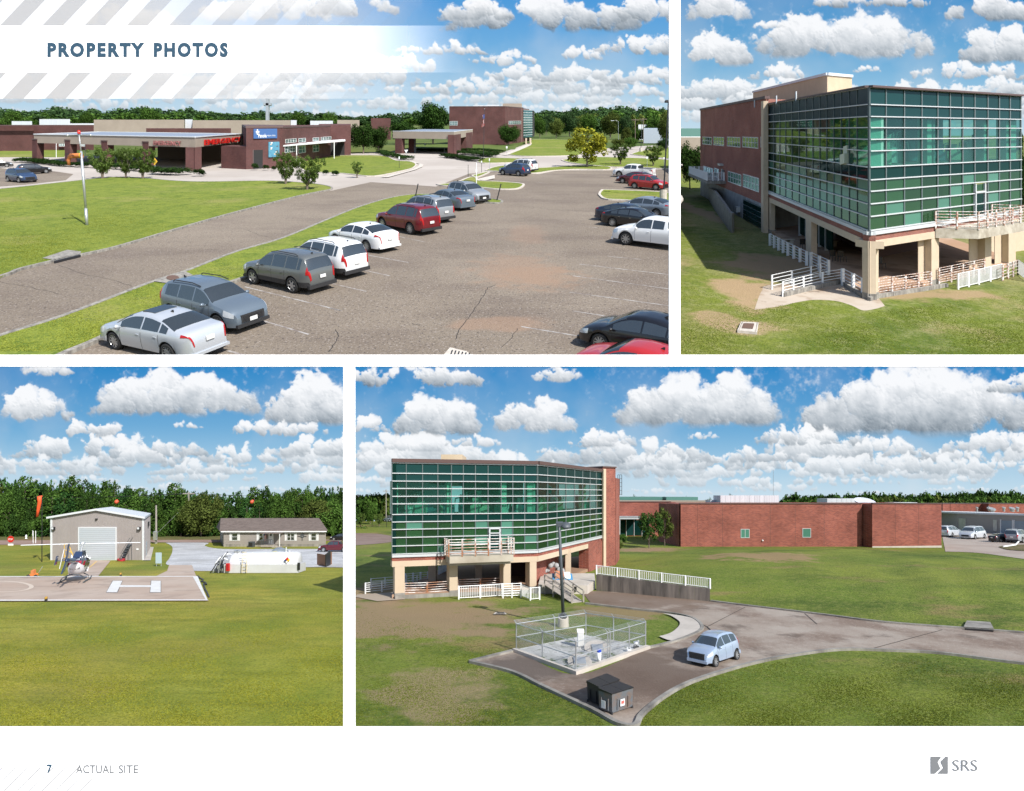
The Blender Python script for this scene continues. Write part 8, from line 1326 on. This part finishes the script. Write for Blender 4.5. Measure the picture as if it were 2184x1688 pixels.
# right: garage and brick wings
gg = empty('garage', s.gp(kx(1950), ky(585)), 'grey metal garage with white roof and two roller doors at the right edge', 'garage'); GM = mat('grey_block', (.30, .28, .26), .85, var=(.34, .32, .3), scale=2, stretch=(1, 1, 8)); ga, gb_ = s.g(kx(1756), ky(562)), s.g(kx(2260), ky(592)); Hg = s.H(ky(562), ky(448)); prism(s, 'wall', [ga, gb_, (gb_[0]+1, gb_[1]+12), (ga[0], ga[1]+12)], 0, Hg, GM, gg); gf = Face(s, ga, gb_)
prism(s, 'roof', [(ga[0]-.3, ga[1]-.5), (gb_[0], gb_[1]-.5), (gb_[0]+1, gb_[1]+16), (ga[0]-4, ga[1]+16)], Hg, Hg+.35, ROOFM, gg)
for x0, x1, t_ in ((2040, 2112, 492), (2126, 2200, 495)):
    z1 = gf.H(kx(x0), ky(t_)); gf.box('door_frame', kx(x0-5), kx(x0), 0, z1+.2, 0, .2, WHITE, gg); gf.box('door_frame', kx(x1), kx(x1+5), 0, z1+.2, 0, .2, WHITE, gg)
    for i in range(8): gf.box('door_panel', kx(x0), kx(x1), z1*i/8, z1*(i+.93)/8, 0, .1, mat('blue_grey_door', (.25, .31, .37), .5), gg)
for x0, x1, r0, r1 in ((1768, 1812, 478, 548), (1988, 2012, 488, 560)): gf.box('louvre', kx(x0), kx(x1), gf.H(kx(x0), ky(r1)), gf.H(kx(x0), ky(r0)), 0, .1, GALV, gg)
for x, r, w in ((1883, 408, 12), (1958, 402, 6), (1975, 415, 40), (2055, 408, 16), (2108, 412, 28), (2142, 408, 16)): X_, D_ = s.g(kx(x), ky(545)); MB().lathe(s.P(X_, D_, Hg+.2), (0, 0, 1), [(0, w*D_/FL/7), (s.H(ky(545), ky(r))-Hg-.5, w*D_/FL/7), (s.H(ky(545), ky(r))-Hg-.45, w*D_/FL/5), (s.H(ky(545), ky(r))-Hg-.2, w*D_/FL/5), (s.H(ky(545), ky(r))-Hg-.2, .01)], 10).build('roof_vent', GALV, gg)
rw2 = empty('brick_wing', s.gp(kx(1690), ky(545)), 'far stepped red brick wing behind the garage', 'building')
for x0, x1, r in ((1664, 1710, 548), (1713, 1776, 535), (1776, 1958, 530), (1958, 2088, 533), (2088, 2200, 530)): col_box(s, 'brick_wall', kx(x0), kx(x1), ky(r), 0, s.H(ky(r), ky(387)), 8, BR4, rw2); col_box(s, 'coping', kx(x0), kx(x1), ky(r)+.03, s.H(ky(r), ky(387)), s.H(ky(r), ky(383)), 8, COPE, rw2)
# fenced compound
fn = empty('chain_link_fence', LP(817, 382), 'chain-link fence with barbed wire around the gravel utility pad', 'fence'); cr_ = {'A': (817, 382), 'B': (1117, 492), 'C': (1467, 372), 'D': (1167, 318)}; HF = 1.42; G = {k: Vector(s.g(*Lz(*v))) for k, v in cr_.items()}
MB_ = GALV
for (p, q), ts in ((('A', 'B'), (0, .47, 1)), (('B', 'C'), (.42, .455, .74, 1)), (('D', 'C'), (0, .48)), (('A', 'D'), (.53,))):
    for t in ts: g = G[p]+(G[q]-G[p])*t; MB().tube([s.P(g.x, g.y, 0), s.P(g.x, g.y, HF+.05)], .035, 7).build('post', GALV, fn); MB().tube([s.P(g.x, g.y, HF), s.P(g.x-.12, g.y-.05, HF+.2)], .02, 5).build('barb_arm', GALV, fn)
for p, q in (('A', 'B'), ('B', 'C'), ('D', 'C'), ('A', 'D')):
    a_, b_ = G[p], G[q]; L_ = (b_-a_).length
    for h_ in (HF, HF*.5): MB().tube([s.P(a_.x, a_.y, h_), s.P(b_.x, b_.y, h_)], .022, 6).build('rail', GALV, fn)
    for h_, o_ in ((HF+.08, .04), (HF+.14, .08), (HF+.19, .12)): MB().tube([s.P(a_.x-o_, a_.y, h_), s.P(b_.x-o_, b_.y, h_)], .005, 4).build('barbed_wire', GALV, fn)
    mb = MB(); st_ = .085; n_ = int((L_+HF)/st_)
    for i in range(n_):
        for sg_ in (0, 1):
            u0 = i*st_-HF; u1 = u0+HF; lo, hi = max(0, u0), min(L_, u1)
            if hi <= lo: continue
            za, zb_ = (lo-u0), (hi-u0)
            if sg_: za, zb_ = HF-za, HF-zb_
            pa_, pb2 = a_+(b_-a_)*lo/L_, a_+(b_-a_)*hi/L_; A_, B_2 = s.P(pa_.x, pa_.y, za), s.P(pb2.x, pb2.y, zb_); w = Vector((0, 0, .0042)); mb.add([A_-w, B_2-w, B_2+w, A_+w], [(0, 1, 2, 3)])
    mb.build('mesh_wire', GALV, fn, kind='stuff')
e = empty('electrical_cabinet', LP(1142, 375), 'white electrical cabinet on legs inside the fence', 'cabinet'); q = LP(1140, 378); MB().box(q.x-.17, q.x+.17, q.y-.12, q.y+.12, q.z+.22, q.z+.98).build('casing', WHITE, e); MB().box(q.x-.15, q.x+.15, q.y-.14, q.y-.12, q.z+.26, q.z+.94).build('door', mat('cabinet_door', (.6, .6, .58), .5), e); MB().box(q.x-.19, q.x+.19, q.y-.15, q.y+.15, q.z+.98, q.z+1.02).build('lid', WHITE, e)
for dx in (-.13, .13): MB().box(q.x+dx-.025, q.x+dx+.025, q.y-.05, q.y+.05, q.z, q.z+.22).build('leg', GALV, e)
for i, (x, y, r_) in enumerate(((1225, 395, .72), (1136, 462, .62))):
    e = empty('tank_lid', LP(x, y), ['round concrete tank lid behind the blue-capped canister', 'round concrete tank lid at the near corner of the fence'][i], 'tank lid'); MB().lathe(LP(x, y), (0, 0, 1), [(0, r_), (.22, r_*.97), (.22, .01)], 24).build('ring', mat('lid_concrete', (.36, .33, .29), .9, var=(.42, .39, .35), scale=3), e); q = LP(x, y, .24); MB().box(q.x-.3, q.x+.3, q.y-.25, q.y+.25, q.z, q.z+.05).build('hatch', GALV, e)
def can_(x, y, r, h, m, lab, cat='bucket', lid=None, lay=False):
    e = empty(cat, LP(x, y), lab, cat); q = LP(x, y, r if lay else 0); o = MB().lathe(q, (1, 0, .1) if lay else (0, 0, 1), [(0, .01), (0, r*.85), (h, r), (h, r*.9), (h*.3, r*.75)], 14).build('shell', m, e, True)
    if lid: MB().lathe(q+Vector((0, 0, h)), (0, 0, 1), [(0, r*1.05), (.06, r*1.05), (.07, .01)], 14).build('lid', lid, e)
    else: MB().tube([q+Vector((-r, 0, h)), q+Vector((0, -.02, h+.1)), q+Vector((r, 0, h))], .008, 4).build('handle', GALV, e)
can_(1233, 452, .11, .62, WHITE, 'white canister with blue cap by the fence gate', 'canister', lid=mat('blue_cap', (.02, .06, .4), .4)); can_(1383, 402, .12, .30, WHITE, 'upright white bucket near the right fence post'); can_(1408, 362, .13, .30, WHITE, 'white bucket lying on its side at the right corner', lay=True); can_(1420, 385, .16, .22, BLACK, 'black tub below the tipped white bucket', 'tub')
# dumpsters
def dumpster(p0, p1, p2, h, m, lidm, lab, H_lid):
    e = empty('dumpster', LP(*p0), lab, 'dumpster'); a0, a1, a2 = [Vector(s.g(*Lz(*p))) for p in (p0, p1, p2)]; a3 = a1+a2-a0; cc_ = (a1+a2)/2; L_ = [a0, a1, a3, a2]; lo = [cc_+(p-cc_)*.95 for p in L_]
    fixn(MB().hexa([s.P(p.x, p.y, .08) for p in lo], [s.P(p.x, p.y, h) for p in L_]).build('body', m, e)); top = [cc_+(p-cc_)*1.05 for p in L_]; mid0, mid1 = (top[0]+top[1])/2, (top[2]+top[3])/2
    for q in ([top[0], mid0, mid1, top[3]], [mid0, top[1], top[2], mid1]):
        c2 = sum(q, Vector((0, 0)))/4; q = [c2+(p-c2)*.98 for p in q]; fixn(MB().hexa([s.P(p.x, p.y, h) for p in q], [s.P(p.x, p.y, h+(.10 if k in (2, 3) else .04)) for k, p in enumerate(q)]).build('lid', lidm, e))
    for p, q in ((L_[0], L_[1]), (L_[3], L_[0])):
        d = (q-p); f_ = Face(s, tuple(p), tuple(q)); nn_ = f_.n*.012
        for t in (.25, .75): c = p+d*t+nn_; z = s.P(c.x, c.y, h*.45); MB().box(z.x-.02, z.x+.02, z.y-.02, z.y+.02, z.z-.2, z.z+.22).build('side_rib', m, e)
    for p in lo: c = s.P(p.x, p.y, .06); MB().lathe(c-Vector((.03, 0, 0)), (1, 0, 0), [(0, .01), (0, .06), (.06, .06), (.06, .01)], 8).build('wheel', BLACK, e)
    return e, L_
DG = mat('worn_grey_steel', (.12, .135, .15), .6, var=(.16, .12, .10), scale=1.4, amount=.25, bump=.3); LD = mat('black_plastic_lid', (.02, .02, .022), .45)
dumpster((1236, 672), (1335, 630), (1172, 645), .78, mat('black_steel', (.025, .027, .03), .55), LD, 'black dumpster standing behind the grey one', .1)
e, L_ = dumpster((1298, 712), (1404, 676), (1230, 688), 0.80, DG, LD, 'grey rusty dumpster with black lid nearest the camera', .1)
f_ = Face(s, tuple(L_[0]), tuple(L_[1])); f2_ = Face(s, tuple(L_[3]), tuple(L_[0])); f_.box('paper_notice', lx(1336), lx(1358), .26, .52, .03, .05, WHITE, e); f2_.box('paper_notice', lx(1248), lx(1268), .18, .48, .03, .05, WHITE, e); f_.box('notice_print', lx(1340), lx(1354), .34, .46, .05, .055, mat('red_print', (.5, .12, .1), .7), e)
# lamp post, trees, background
lp_ = empty('street_lamp', s.gp(*Lz(1053, 270)), 'tall dark lamp post with round head on a concrete pedestal', 'street lamp'); px, row = Lz(1053, 265); X_, D_ = s.g(px, row); MB().lathe(s.P(X_, D_, 0), (0, 0, 1), [(0, .36), (.62, .33), (.62, .01)], 16).build('pedestal', CONC, lp_); H1 = s.H(row, jy(512)); MB().tube([s.P(X_, D_, .6), s.P(X_-.25, D_, H1)], .11, 10, r2=.09).build('pole', DARKGREY, lp_, True); MB().lathe(s.P(X_, D_, .62), (0, 0, 1), [(0, .25), (.12, .25), (.14, .01)], 12).build('bolt_cover', BLACK, lp_)
q = s.P(X_-.25, D_, H1); MB().box(q.x-.2, q.x+.25, q.y-.12, q.y+.12, q.z-.15, q.z+.08).build('bracket', DARKGREY, lp_); MB().lathe(q+Vector((.42, 0, -.28)), (0, 0, 1), [(0, .05), (.02, .26), (.1, .33), (.2, .33), (.3, .2), (.34, .01)], 18).build('lamp_head', DARKGREY, lp_, True)
def tree4(rd, x, r, t, kind, col, lab, w, cat='tree', low=.05, grp=None, **k): return plant(s, *rd(x, r), rd(0, t)[1], kind, col, lab, cat=cat, wpx=w/3, low=low, group=grp, **k)
tree4(J, 1890, 670, 385, 'open', 'dark', 'loose green tree leaning before the corner of the long brick building', 150, low=.12); tree4(J, 1990, 655, 395, 'open', 'olive', 'second loose tree touching the dark brick side wall', 120, low=.15); tree4(J, 1715, 650, 575, 'shrub', 'mid', 'small green bush by the storefront', 70, 'shrub'); tree4(J, 1700, 690, 615, 'shrub', 'olive', 'dry grey bush at the foot of the brick fin', 50, 'shrub')
tree4(J, 45, 535, 450, 'vase', 'crepe', 'left of two small crepe myrtles at the far left', 75, low=.2, name='crepe_myrtle'); tree4(J, 162, 530, 450, 'vase', 'crepe', 'right of two small crepe myrtles at the far left', 78, low=.2, name='crepe_myrtle'); tree4(J, 105, 515, 345, 'round', 'mid', 'large green tree behind the two far left crepe myrtles', 100)
sp = []
for i in range(60): px = 748+i*2.0; sp.append((px, 1110+rnd.uniform(0, 2), jy(lerp_t([(0, 325), (120, 312), (160, 298), (250, 305)], (px-754)*3)+rnd.uniform(-4, 12)), rnd.uniform(22, 34), rnd.choice([0, 1, 1, 2])))
def tr4(x): return lerp_t([(80, 345), (240, 318), (330, 312), (450, 325), (620, 345), (720, 305), (830, 295), (930, 300), (1050, 305), (1200, 298), (1330, 300), (1450, 305), (1600, 292), (1700, 308), (1850, 292), (2040, 283), (2184, 300)], x)
for i in range(170):
    x = 60+i*13; sp.append((kx(x), 1113+rnd.uniform(0, 1.5), ky(tr4(x)+rnd.uniform(-5, 14)+(25 if x < 640 else 0)), rnd.uniform(24, 36), 0))
    if x > 650: sp.append((kx(x), 1118, ky(tr4(x)+rnd.uniform(24, 60)), rnd.uniform(26, 38), rnd.choice([0, 1, 1, 2])))
forest(s, sp, 'far wooded ridge behind the brick buildings', 6, (('round', 'dark'), ('round', 'mid'), ('round', 'olive')), per=420)
for i, (x, t, w, rd) in enumerate(((1995, 322, 75, J), (310, 304, 70, K), (1500, 318, 30, J), (170, 328, 60, K), (425, 312, 55, K), (1790, 310, 60, J), (1855, 316, 40, J), (2133, 320, 40, J), (530, 318, 40, K))): tree4(rd, x, 545, t, 'round', 'mid' if i % 3 == 0 else 'dark', ['bright round tree above the link roof', 'dark tree top behind the white roof unit', 'small dark tree beyond the fin', 'tree top left of the white roof unit', 'tree top over the middle of the white roof unit', 'dark tree behind the green roof', 'small tree behind the green roof', 'lone small tree at the green roof end', 'small tree at the right end of the white roof unit'][i], w, grp='tree tops above the roofs')
for x, t, r, rd, lab in ((1470, 318, 480, K, 'utility pole above the protruding brick block'), (677, 335, 480, K, 'utility pole right of the white roof unit'), (849, 335, 480, K, 'utility pole left of the second roof unit'), (2140, 362, 500, K, 'utility pole at the right edge above the garage'), (207, 295, 500, J, 'utility pole left of the glass building'), (580, 170, 480, K, 'thin antenna mast above the roof unit')):
    e = empty('utility_pole', s.gp(*rd(x, r)), lab, 'pole'); px, row = rd(x, r); X_, D_ = s.g(px, row); thin = 'antenna' in lab; MB().tube([s.P(X_, D_, 0), s.P(X_, D_, s.H(row, rd(x, t)[1]))], .05 if thin else .14, 6).build('pole', GALV if thin else WOODP, e)
    if not thin: MB().box(X_-.9, X_+.9, D_-.08, D_+.08, 0, .12).build('crossarm', WOODP, e).location.z += s.s*D_-s.h+s.H(row, rd(x, t)[1])-.5
e = empty('street_lamp', s.gp(*J(85, 485)), 'far grey street lamp with curved arm at the left edge', 'street lamp'); px, row = J(85, 485); X_, D_ = s.g(px, row); H1 = s.H(row, jy(372)); MB().tube([s.P(X_, D_, 0), s.P(X_-.3, D_, H1-.6), s.P(X_-1.2, D_, H1), s.P(X_-3, D_, H1+.2)], .09, 6).build('pole', GALV, e); MB().box(X_-3.5, X_-2.9, D_-.1, D_+.1, 0, .15).build('lamp_head', GALV, e).location.z += s.s*D_-s.h+H1+.15
e = empty('roadside_sign', s.gp(*J(28, 480)), 'small white square sign on a mast at the far left', 'sign'); px, row = J(28, 480); X_, D_ = s.g(px, row); H1 = s.H(row, jy(328)); MB().tube([s.P(X_, D_, 0), s.P(X_, D_, H1)], .08, 6).build('mast', GALV, e); MB().box(X_-1.0, X_+1.0, D_-.2, D_-.1, 0, 1.8).build('panel', WHITE, e).location.z += s.s*D_-s.h+H1-1.8; MB().box(X_-.5, X_+.5, D_-.25, D_-.2, 0, .7).build('panel_print', ORANGE, e).location.z += s.s*D_-s.h+H1-1.3
e = empty('red_canopy', s.gp(*J(220, 470)), 'red and white roadside building edge behind the glass building', 'building'); col_box(s, 'wall', jx(150), jx(250), jy(468), 0, s.H(jy(468), jy(400)), 3, WHITE, e); col_box(s, 'fascia', jx(205), jx(250), jy(470), s.H(jy(470), jy(412)), s.H(jy(470), jy(385)), 3, RED, e)
for x in (118, 210): e = empty('bollard', s.gp(*J(x, 535)), 'thin dark post %s of the right small crepe myrtle' % ('left' if x < 150 else 'right'), 'post'); q = s.gp(*J(x, 535)); MB().tube([q, q+Vector((0, 0, 1.5))], .06, 5).build('post', BLACK, e)
car('hatch', 'iceblue', 'pale blue hatchback on the service drive', S4, Lz(1812, 474), Lz(1938, 431), +1, group=None, spokes=7, klen=.84)
car('van', 'silver', 'silver minivan nearest the brick wall in the right lot', S4, K(1790, 594), K(1722, 600), -1, cat='minivan'); car('van', 'silver', 'silver minivan facing left beside the garage', S4, K(1856, 616), K(1956, 608), +1, cat='minivan'); car('sedan', 'black', 'black sedan with red tail lamp before the garage doors', S4, K(2110, 632), K(2046, 634), -1); car('suv', 'lightgrey', 'light grey suv cut off by the right edge', S4, K(2250, 632), K(2168, 641), -1, cat='suv'); car('suvsmall', 'steel', 'grey suv parked beside the far left crepe myrtle', S4, J(232, 502), J(196, 500), -1, cat='suv')
e = empty('parking_island', s.gp(*K(2100, 670)), 'planted island with white pipes at the right edge of the lot', 'island'); sheet(s, 'bed', curve([K(2020, 665), K(2090, 655), K(2300, 650), K(2300, 690), K(2100, 685), K(2020, 665)])[:-1], .12, layered('island_soil', (.09, .09, .03), [((.2, .14, .08), 1, .5, .1, .7, (1, 1, 1))]), kind=None, parent=e); MB().tube([s.gp(*K(2050, 668), .2), s.gp(*K(2130, 660), .3), s.gp(*K(2150, 655), .7)], .1, 6).build('pipe', WHITE, e)
e = empty('drain_inlet', s.gp(2080, 1345), 'dark storm drain inlet in the kerb at the right', 'drain'); sheet(s, 'cover', [(2055, 1343), (2120, 1347), (2112, 1332), (2062, 1329)], .16, CONCD, kind=None, parent=e); ribbon(s, 'opening', [(2058, 1345), (2118, 1349)], .15, .0, .14, BLACK, kind=None, parent=e)
e = empty('drain_inlet', s.gp(*Lz(735, 205)), 'small square drain box in the lawn before the building', 'drain'); sheet(s, 'frame', [Lz(700, 208), Lz(770, 208), Lz(760, 198), Lz(712, 198)], .08, CONC, kind=None, parent=e); sheet(s, 'opening', [Lz(715, 206), Lz(760, 206), Lz(752, 200), Lz(722, 200)], .1, BLACK, kind=None, parent=e)
# ================================================================ grass tufts where the lawns are near enough to show them
def inside(p, poly):
    c = False; j = len(poly)-1
    for i in range(len(poly)):
        (xi, yi), (xj, yj) = poly[i], poly[j]
        if (yi > p[1]) != (yj > p[1]) and p[0] < (xj-xi)*(p[1]-yi)/(yj-yi)+xi: c = not c
        j = i
    return c
def tufts(site, poly, n, h, m, lift, label, seed, avoid=()):
    rg = np.random.RandomState(seed); xs = [p[0] for p in poly]; ys = [p[1] for p in poly]; pts = []
    while len(pts) < n:
        for px, r in zip(rg.uniform(min(xs), max(xs), n), rg.uniform(min(ys), max(ys), n)):
            if inside((px, r), poly) and rg.rand() < min(1, .15+(r-min(ys))/(max(ys)-min(ys))*2.2) and not any(inside((px, r), a) for a in avoid): pts.append((px, r))
            if len(pts) >= n: break
    p = np.array(pts); D = site.h*FL/(p[:, 1]-site.hor); X = (p[:, 0]-CX)/FL*D; k = 2; q = []
    for b in range(k):
        a = rg.uniform(0, 3.14, n); w = h*rg.uniform(.35, .9, n); hh_ = h*rg.uniform(.35, 1.0, n)*(.6+.4*np.sin(p[:, 0]*.02)*np.sin(p[:, 1]*.05)); dx, dy = np.cos(a)*w, np.sin(a)*w; lx_, ly_ = rg.normal(size=n)*h*.35, rg.normal(size=n)*h*.35; z0 = site.s*D-site.h+lift
        f = lambda sx_, t: np.stack([X+dx*sx_+lx_*t, D+dy*sx_+ly_*t, z0+site.s*(dy*sx_+ly_*t)+hh_*t-h*.05], 1)
        q.append(np.stack([f(-1, 0), f(1, 0), f(.5, 1), f(-.5, 1)], 1).reshape(-1, 3))
    me = fast_mesh('grass_tufts', np.concatenate(q), m); link(bpy.data.objects.new('grass_tufts', me), None, label, 'grass', kind='stuff')
TG1 = leaf_mat('tuft_yellow_green', (.17, .21, .03), (.26, .28, .05), .1); TG3 = leaf_mat('tuft_olive', (.24, .27, .032), (.36, .34, .05), .05); TG4 = leaf_mat('tuft_green', (.14, .19, .026), (.22, .25, .045), .05)
tufts(S3, [(-40, 1255), (445, 1290), (470, 1215), (744, 1215), (744, 1560), (-40, 1560)], 90000, .034, TG3, 0, 'mown grass blades on the big lawn before the helipad', 1)
tufts(S4, [(1345, 1552), Lz(1450, 714), Lz(1560, 624), Lz(1700, 550), Lz(1950, 472), (1790, 1392), (2010, 1400), (2200, 1422), (2200, 1560), (1345, 1560)], 50000, .032, TG4, 0, 'grass blades on the lawn at the bottom right', 2)
tufts(S4, [(745, 1290), Lz(800, 388), Lz(575, 450), Lz(800, 508), Lz(950, 578), Lz(1200, 698), (1300, 1556), (745, 1560)], 36000, .030, TG4, 0, 'grass blades on the patchy lawn left of the fenced pad', 3)
tufts(S1, [(0, 600)]+[p for p in low[::-1] if 0 < p[0] < 700 and p[1] > 410]+[(690, 408), (0, 420)], 40000, .032*7, TG1, .12*7, 'grass blades on the lawn round the windsock pole', 4)
tufts(S1, [(0, 722), (130, 684), (320, 608), (500, 540), (600, 510), (560, 575), (517, 592), (350, 655), (215, 728), (140, 757), (0, 757)], 16000, .035*7, TG1, .12*7, 'grass blades on the planted strip behind the parked cars', 5)
tufts(S2, [(1440, 600), (1560, 640), (1610, 662), (1700, 645), (1800, 650), (1850, 666), (1950, 655), (2200, 620), (2200, 770), (1440, 770)], 45000, .036*7, TG4, 0, 'grass blades on the patchy lawn before the corner of the glass building', 6)
# ================================================================ the white page sheet with its four picture openings
PN = Vector((0, -math.cos(math.radians(24)), math.sin(math.radians(24)))); P0 = Vector((0, 6, 0))
def pg(px, row, off=0.0):
    d = Vector(((px-CX)/FL, 1, (CY-row)/FL)); t = (PN.dot(P0)+off)/PN.dot(d); return d*t
PAPER = mat('white_paper', (.90, .90, .90), .9, spec=.1)
page = empty('page_sheet', pg(1092, 1620), 'white printed page sheet with four picture openings, title and footer', 'page')
def board(x0, y0, x1, y1, name='margin'):
    a = [pg(x0, y1), pg(x1, y1), pg(x1, y0), pg(x0, y0)]; fixn(MB().hexa([p-PN*.02 for p in a], a).build(name, PAPER, page))
board(1427, -14, 1451.5, 757); board(-60, 757, 2244, 782); board(732, 782, 757, 1551); board(-60, 1551, 2244, 1800)
def ptext(t, x0, y0, x1, y1, m, b_=0, sp=1.0):
    v, f = text_mesh(t, b_, 1, 0, sp); a, b = v[:, 0].min(), v[:, 0].max(); c, d = v[:, 1].min(), v[:, 1].max()
    return mesh('lettering', [pg(x0+(x1-x0)*(x-a)/(b-a), y1-(y1-y0)*(y-c)/(d-c), .006) for x, y, z in v], f, m, page)
def film(name, col, alpha, x0, x1, pts, off):
    """printed translucent film fading out to the right"""
    m = MATS.get(name)
    if not m:
        m = bpy.data.materials.new(name); m.use_nodes = True; n = m.node_tree.nodes; l = m.node_tree.links; n.clear(); o = n.new('ShaderNodeOutputMaterial'); mx = n.new('ShaderNodeMixShader'); t = n.new('ShaderNodeBsdfTransparent'); d = n.new('ShaderNodeBsdfDiffuse'); d.inputs[0].default_value = (*col, 1)
        a = n.new('ShaderNodeAttribute'); a.attribute_name = 'fade'; l.new(a.outputs['Fac'], mx.inputs[0]); l.new(t.outputs[0], mx.inputs[1]); l.new(d.outputs[0], mx.inputs[2]); l.new(mx.outputs[0], o.inputs[0]); MATS[name] = m
    ob = mesh(name, [pg(x, y, off) for x, y in pts], [tuple(range(k, k+2))+tuple(range(k+3, k+1, -1)) for k in range(0, len(pts)-2, 2)], m, page)
    at = ob.data.attributes.new('fade', 'FLOAT', 'POINT'); at.data.foreach_set('value', [alpha*max(0, min(1, (x1-x)/(x1-x0)))**1.0 for x, y in pts]); return ob
def strip(y0, y1, xe, sk=0, xs=-60, n=24):
    return [p for i in range(n+1) for p in ((xs+(xe-xs)*i/n, y1), (xs+(xe-xs)*i/n+sk, y0))]
film('title_band', (.93, .93, .93), 1.0, 560, 980, strip(55, 155, 1000), .001)
for y0, y1 in ((-12, 55), (155, 211)): film('film_band', (.57, .565, .56), .88, 250, 950, strip(y0, y1, 960), .001)
for i in range(13):
    x = -180+i*90
    for y0, y1, dx in ((-12, 55, 0), (155, 211, 6)): h_ = y1-y0; film('film_stripe', (.33, .32, .31), .42, 150, 950, [(x+dx, y1), (x+dx+h_*.95, y0), (x+dx+44, y1), (x+dx+44+h_*.95, y0)], .003)
INK = mat('title_ink', (.014, .05, .085), .8); GREYINK = mat('grey_ink', (.13, .135, .14), .8); PALE = mat('pale_ink', (.27, .27, .27), .8)
ptext('PROPERTY', 101, 91, 308, 122, INK, .055, 1.28); ptext('PHOTOS', 328, 91, 486, 122, INK, .055, 1.28); ptext('7', 100, 1631, 111, 1649, INK, .03); ptext('ACTUAL', 162, 1632, 243, 1650, GREYINK, .012); ptext('SITE', 253, 1632, 295, 1650, GREYINK, .012); ptext('SRS', 2032, 1621, 2085, 1645, GREYINK)
lg = [[(1985, 1614), (2008, 1614), (2000, 1626), (2006, 1640), (1994, 1651), (1985, 1651)], [(2022, 1614), (2022, 1651), (1999, 1651), (2012, 1638), (2006, 1625), (2017, 1614)]]
for q in lg: mesh('logo_block', [pg(x, y, .004) for x, y in q], [tuple(range(6))], GREYINK, page)
for i in range(9):
    x = -60+i*27; y1 = 1700; top_ = 1637 if i < 7 else 1662; mesh('hatch_line', [pg(x, y1, .004), pg(x+3, y1, .004), pg(x+3+(y1-top_)*1.02, top_, .004), pg(x+(y1-top_)*1.02, top_, .004)], [(0, 1, 2, 3)], PALE, page)
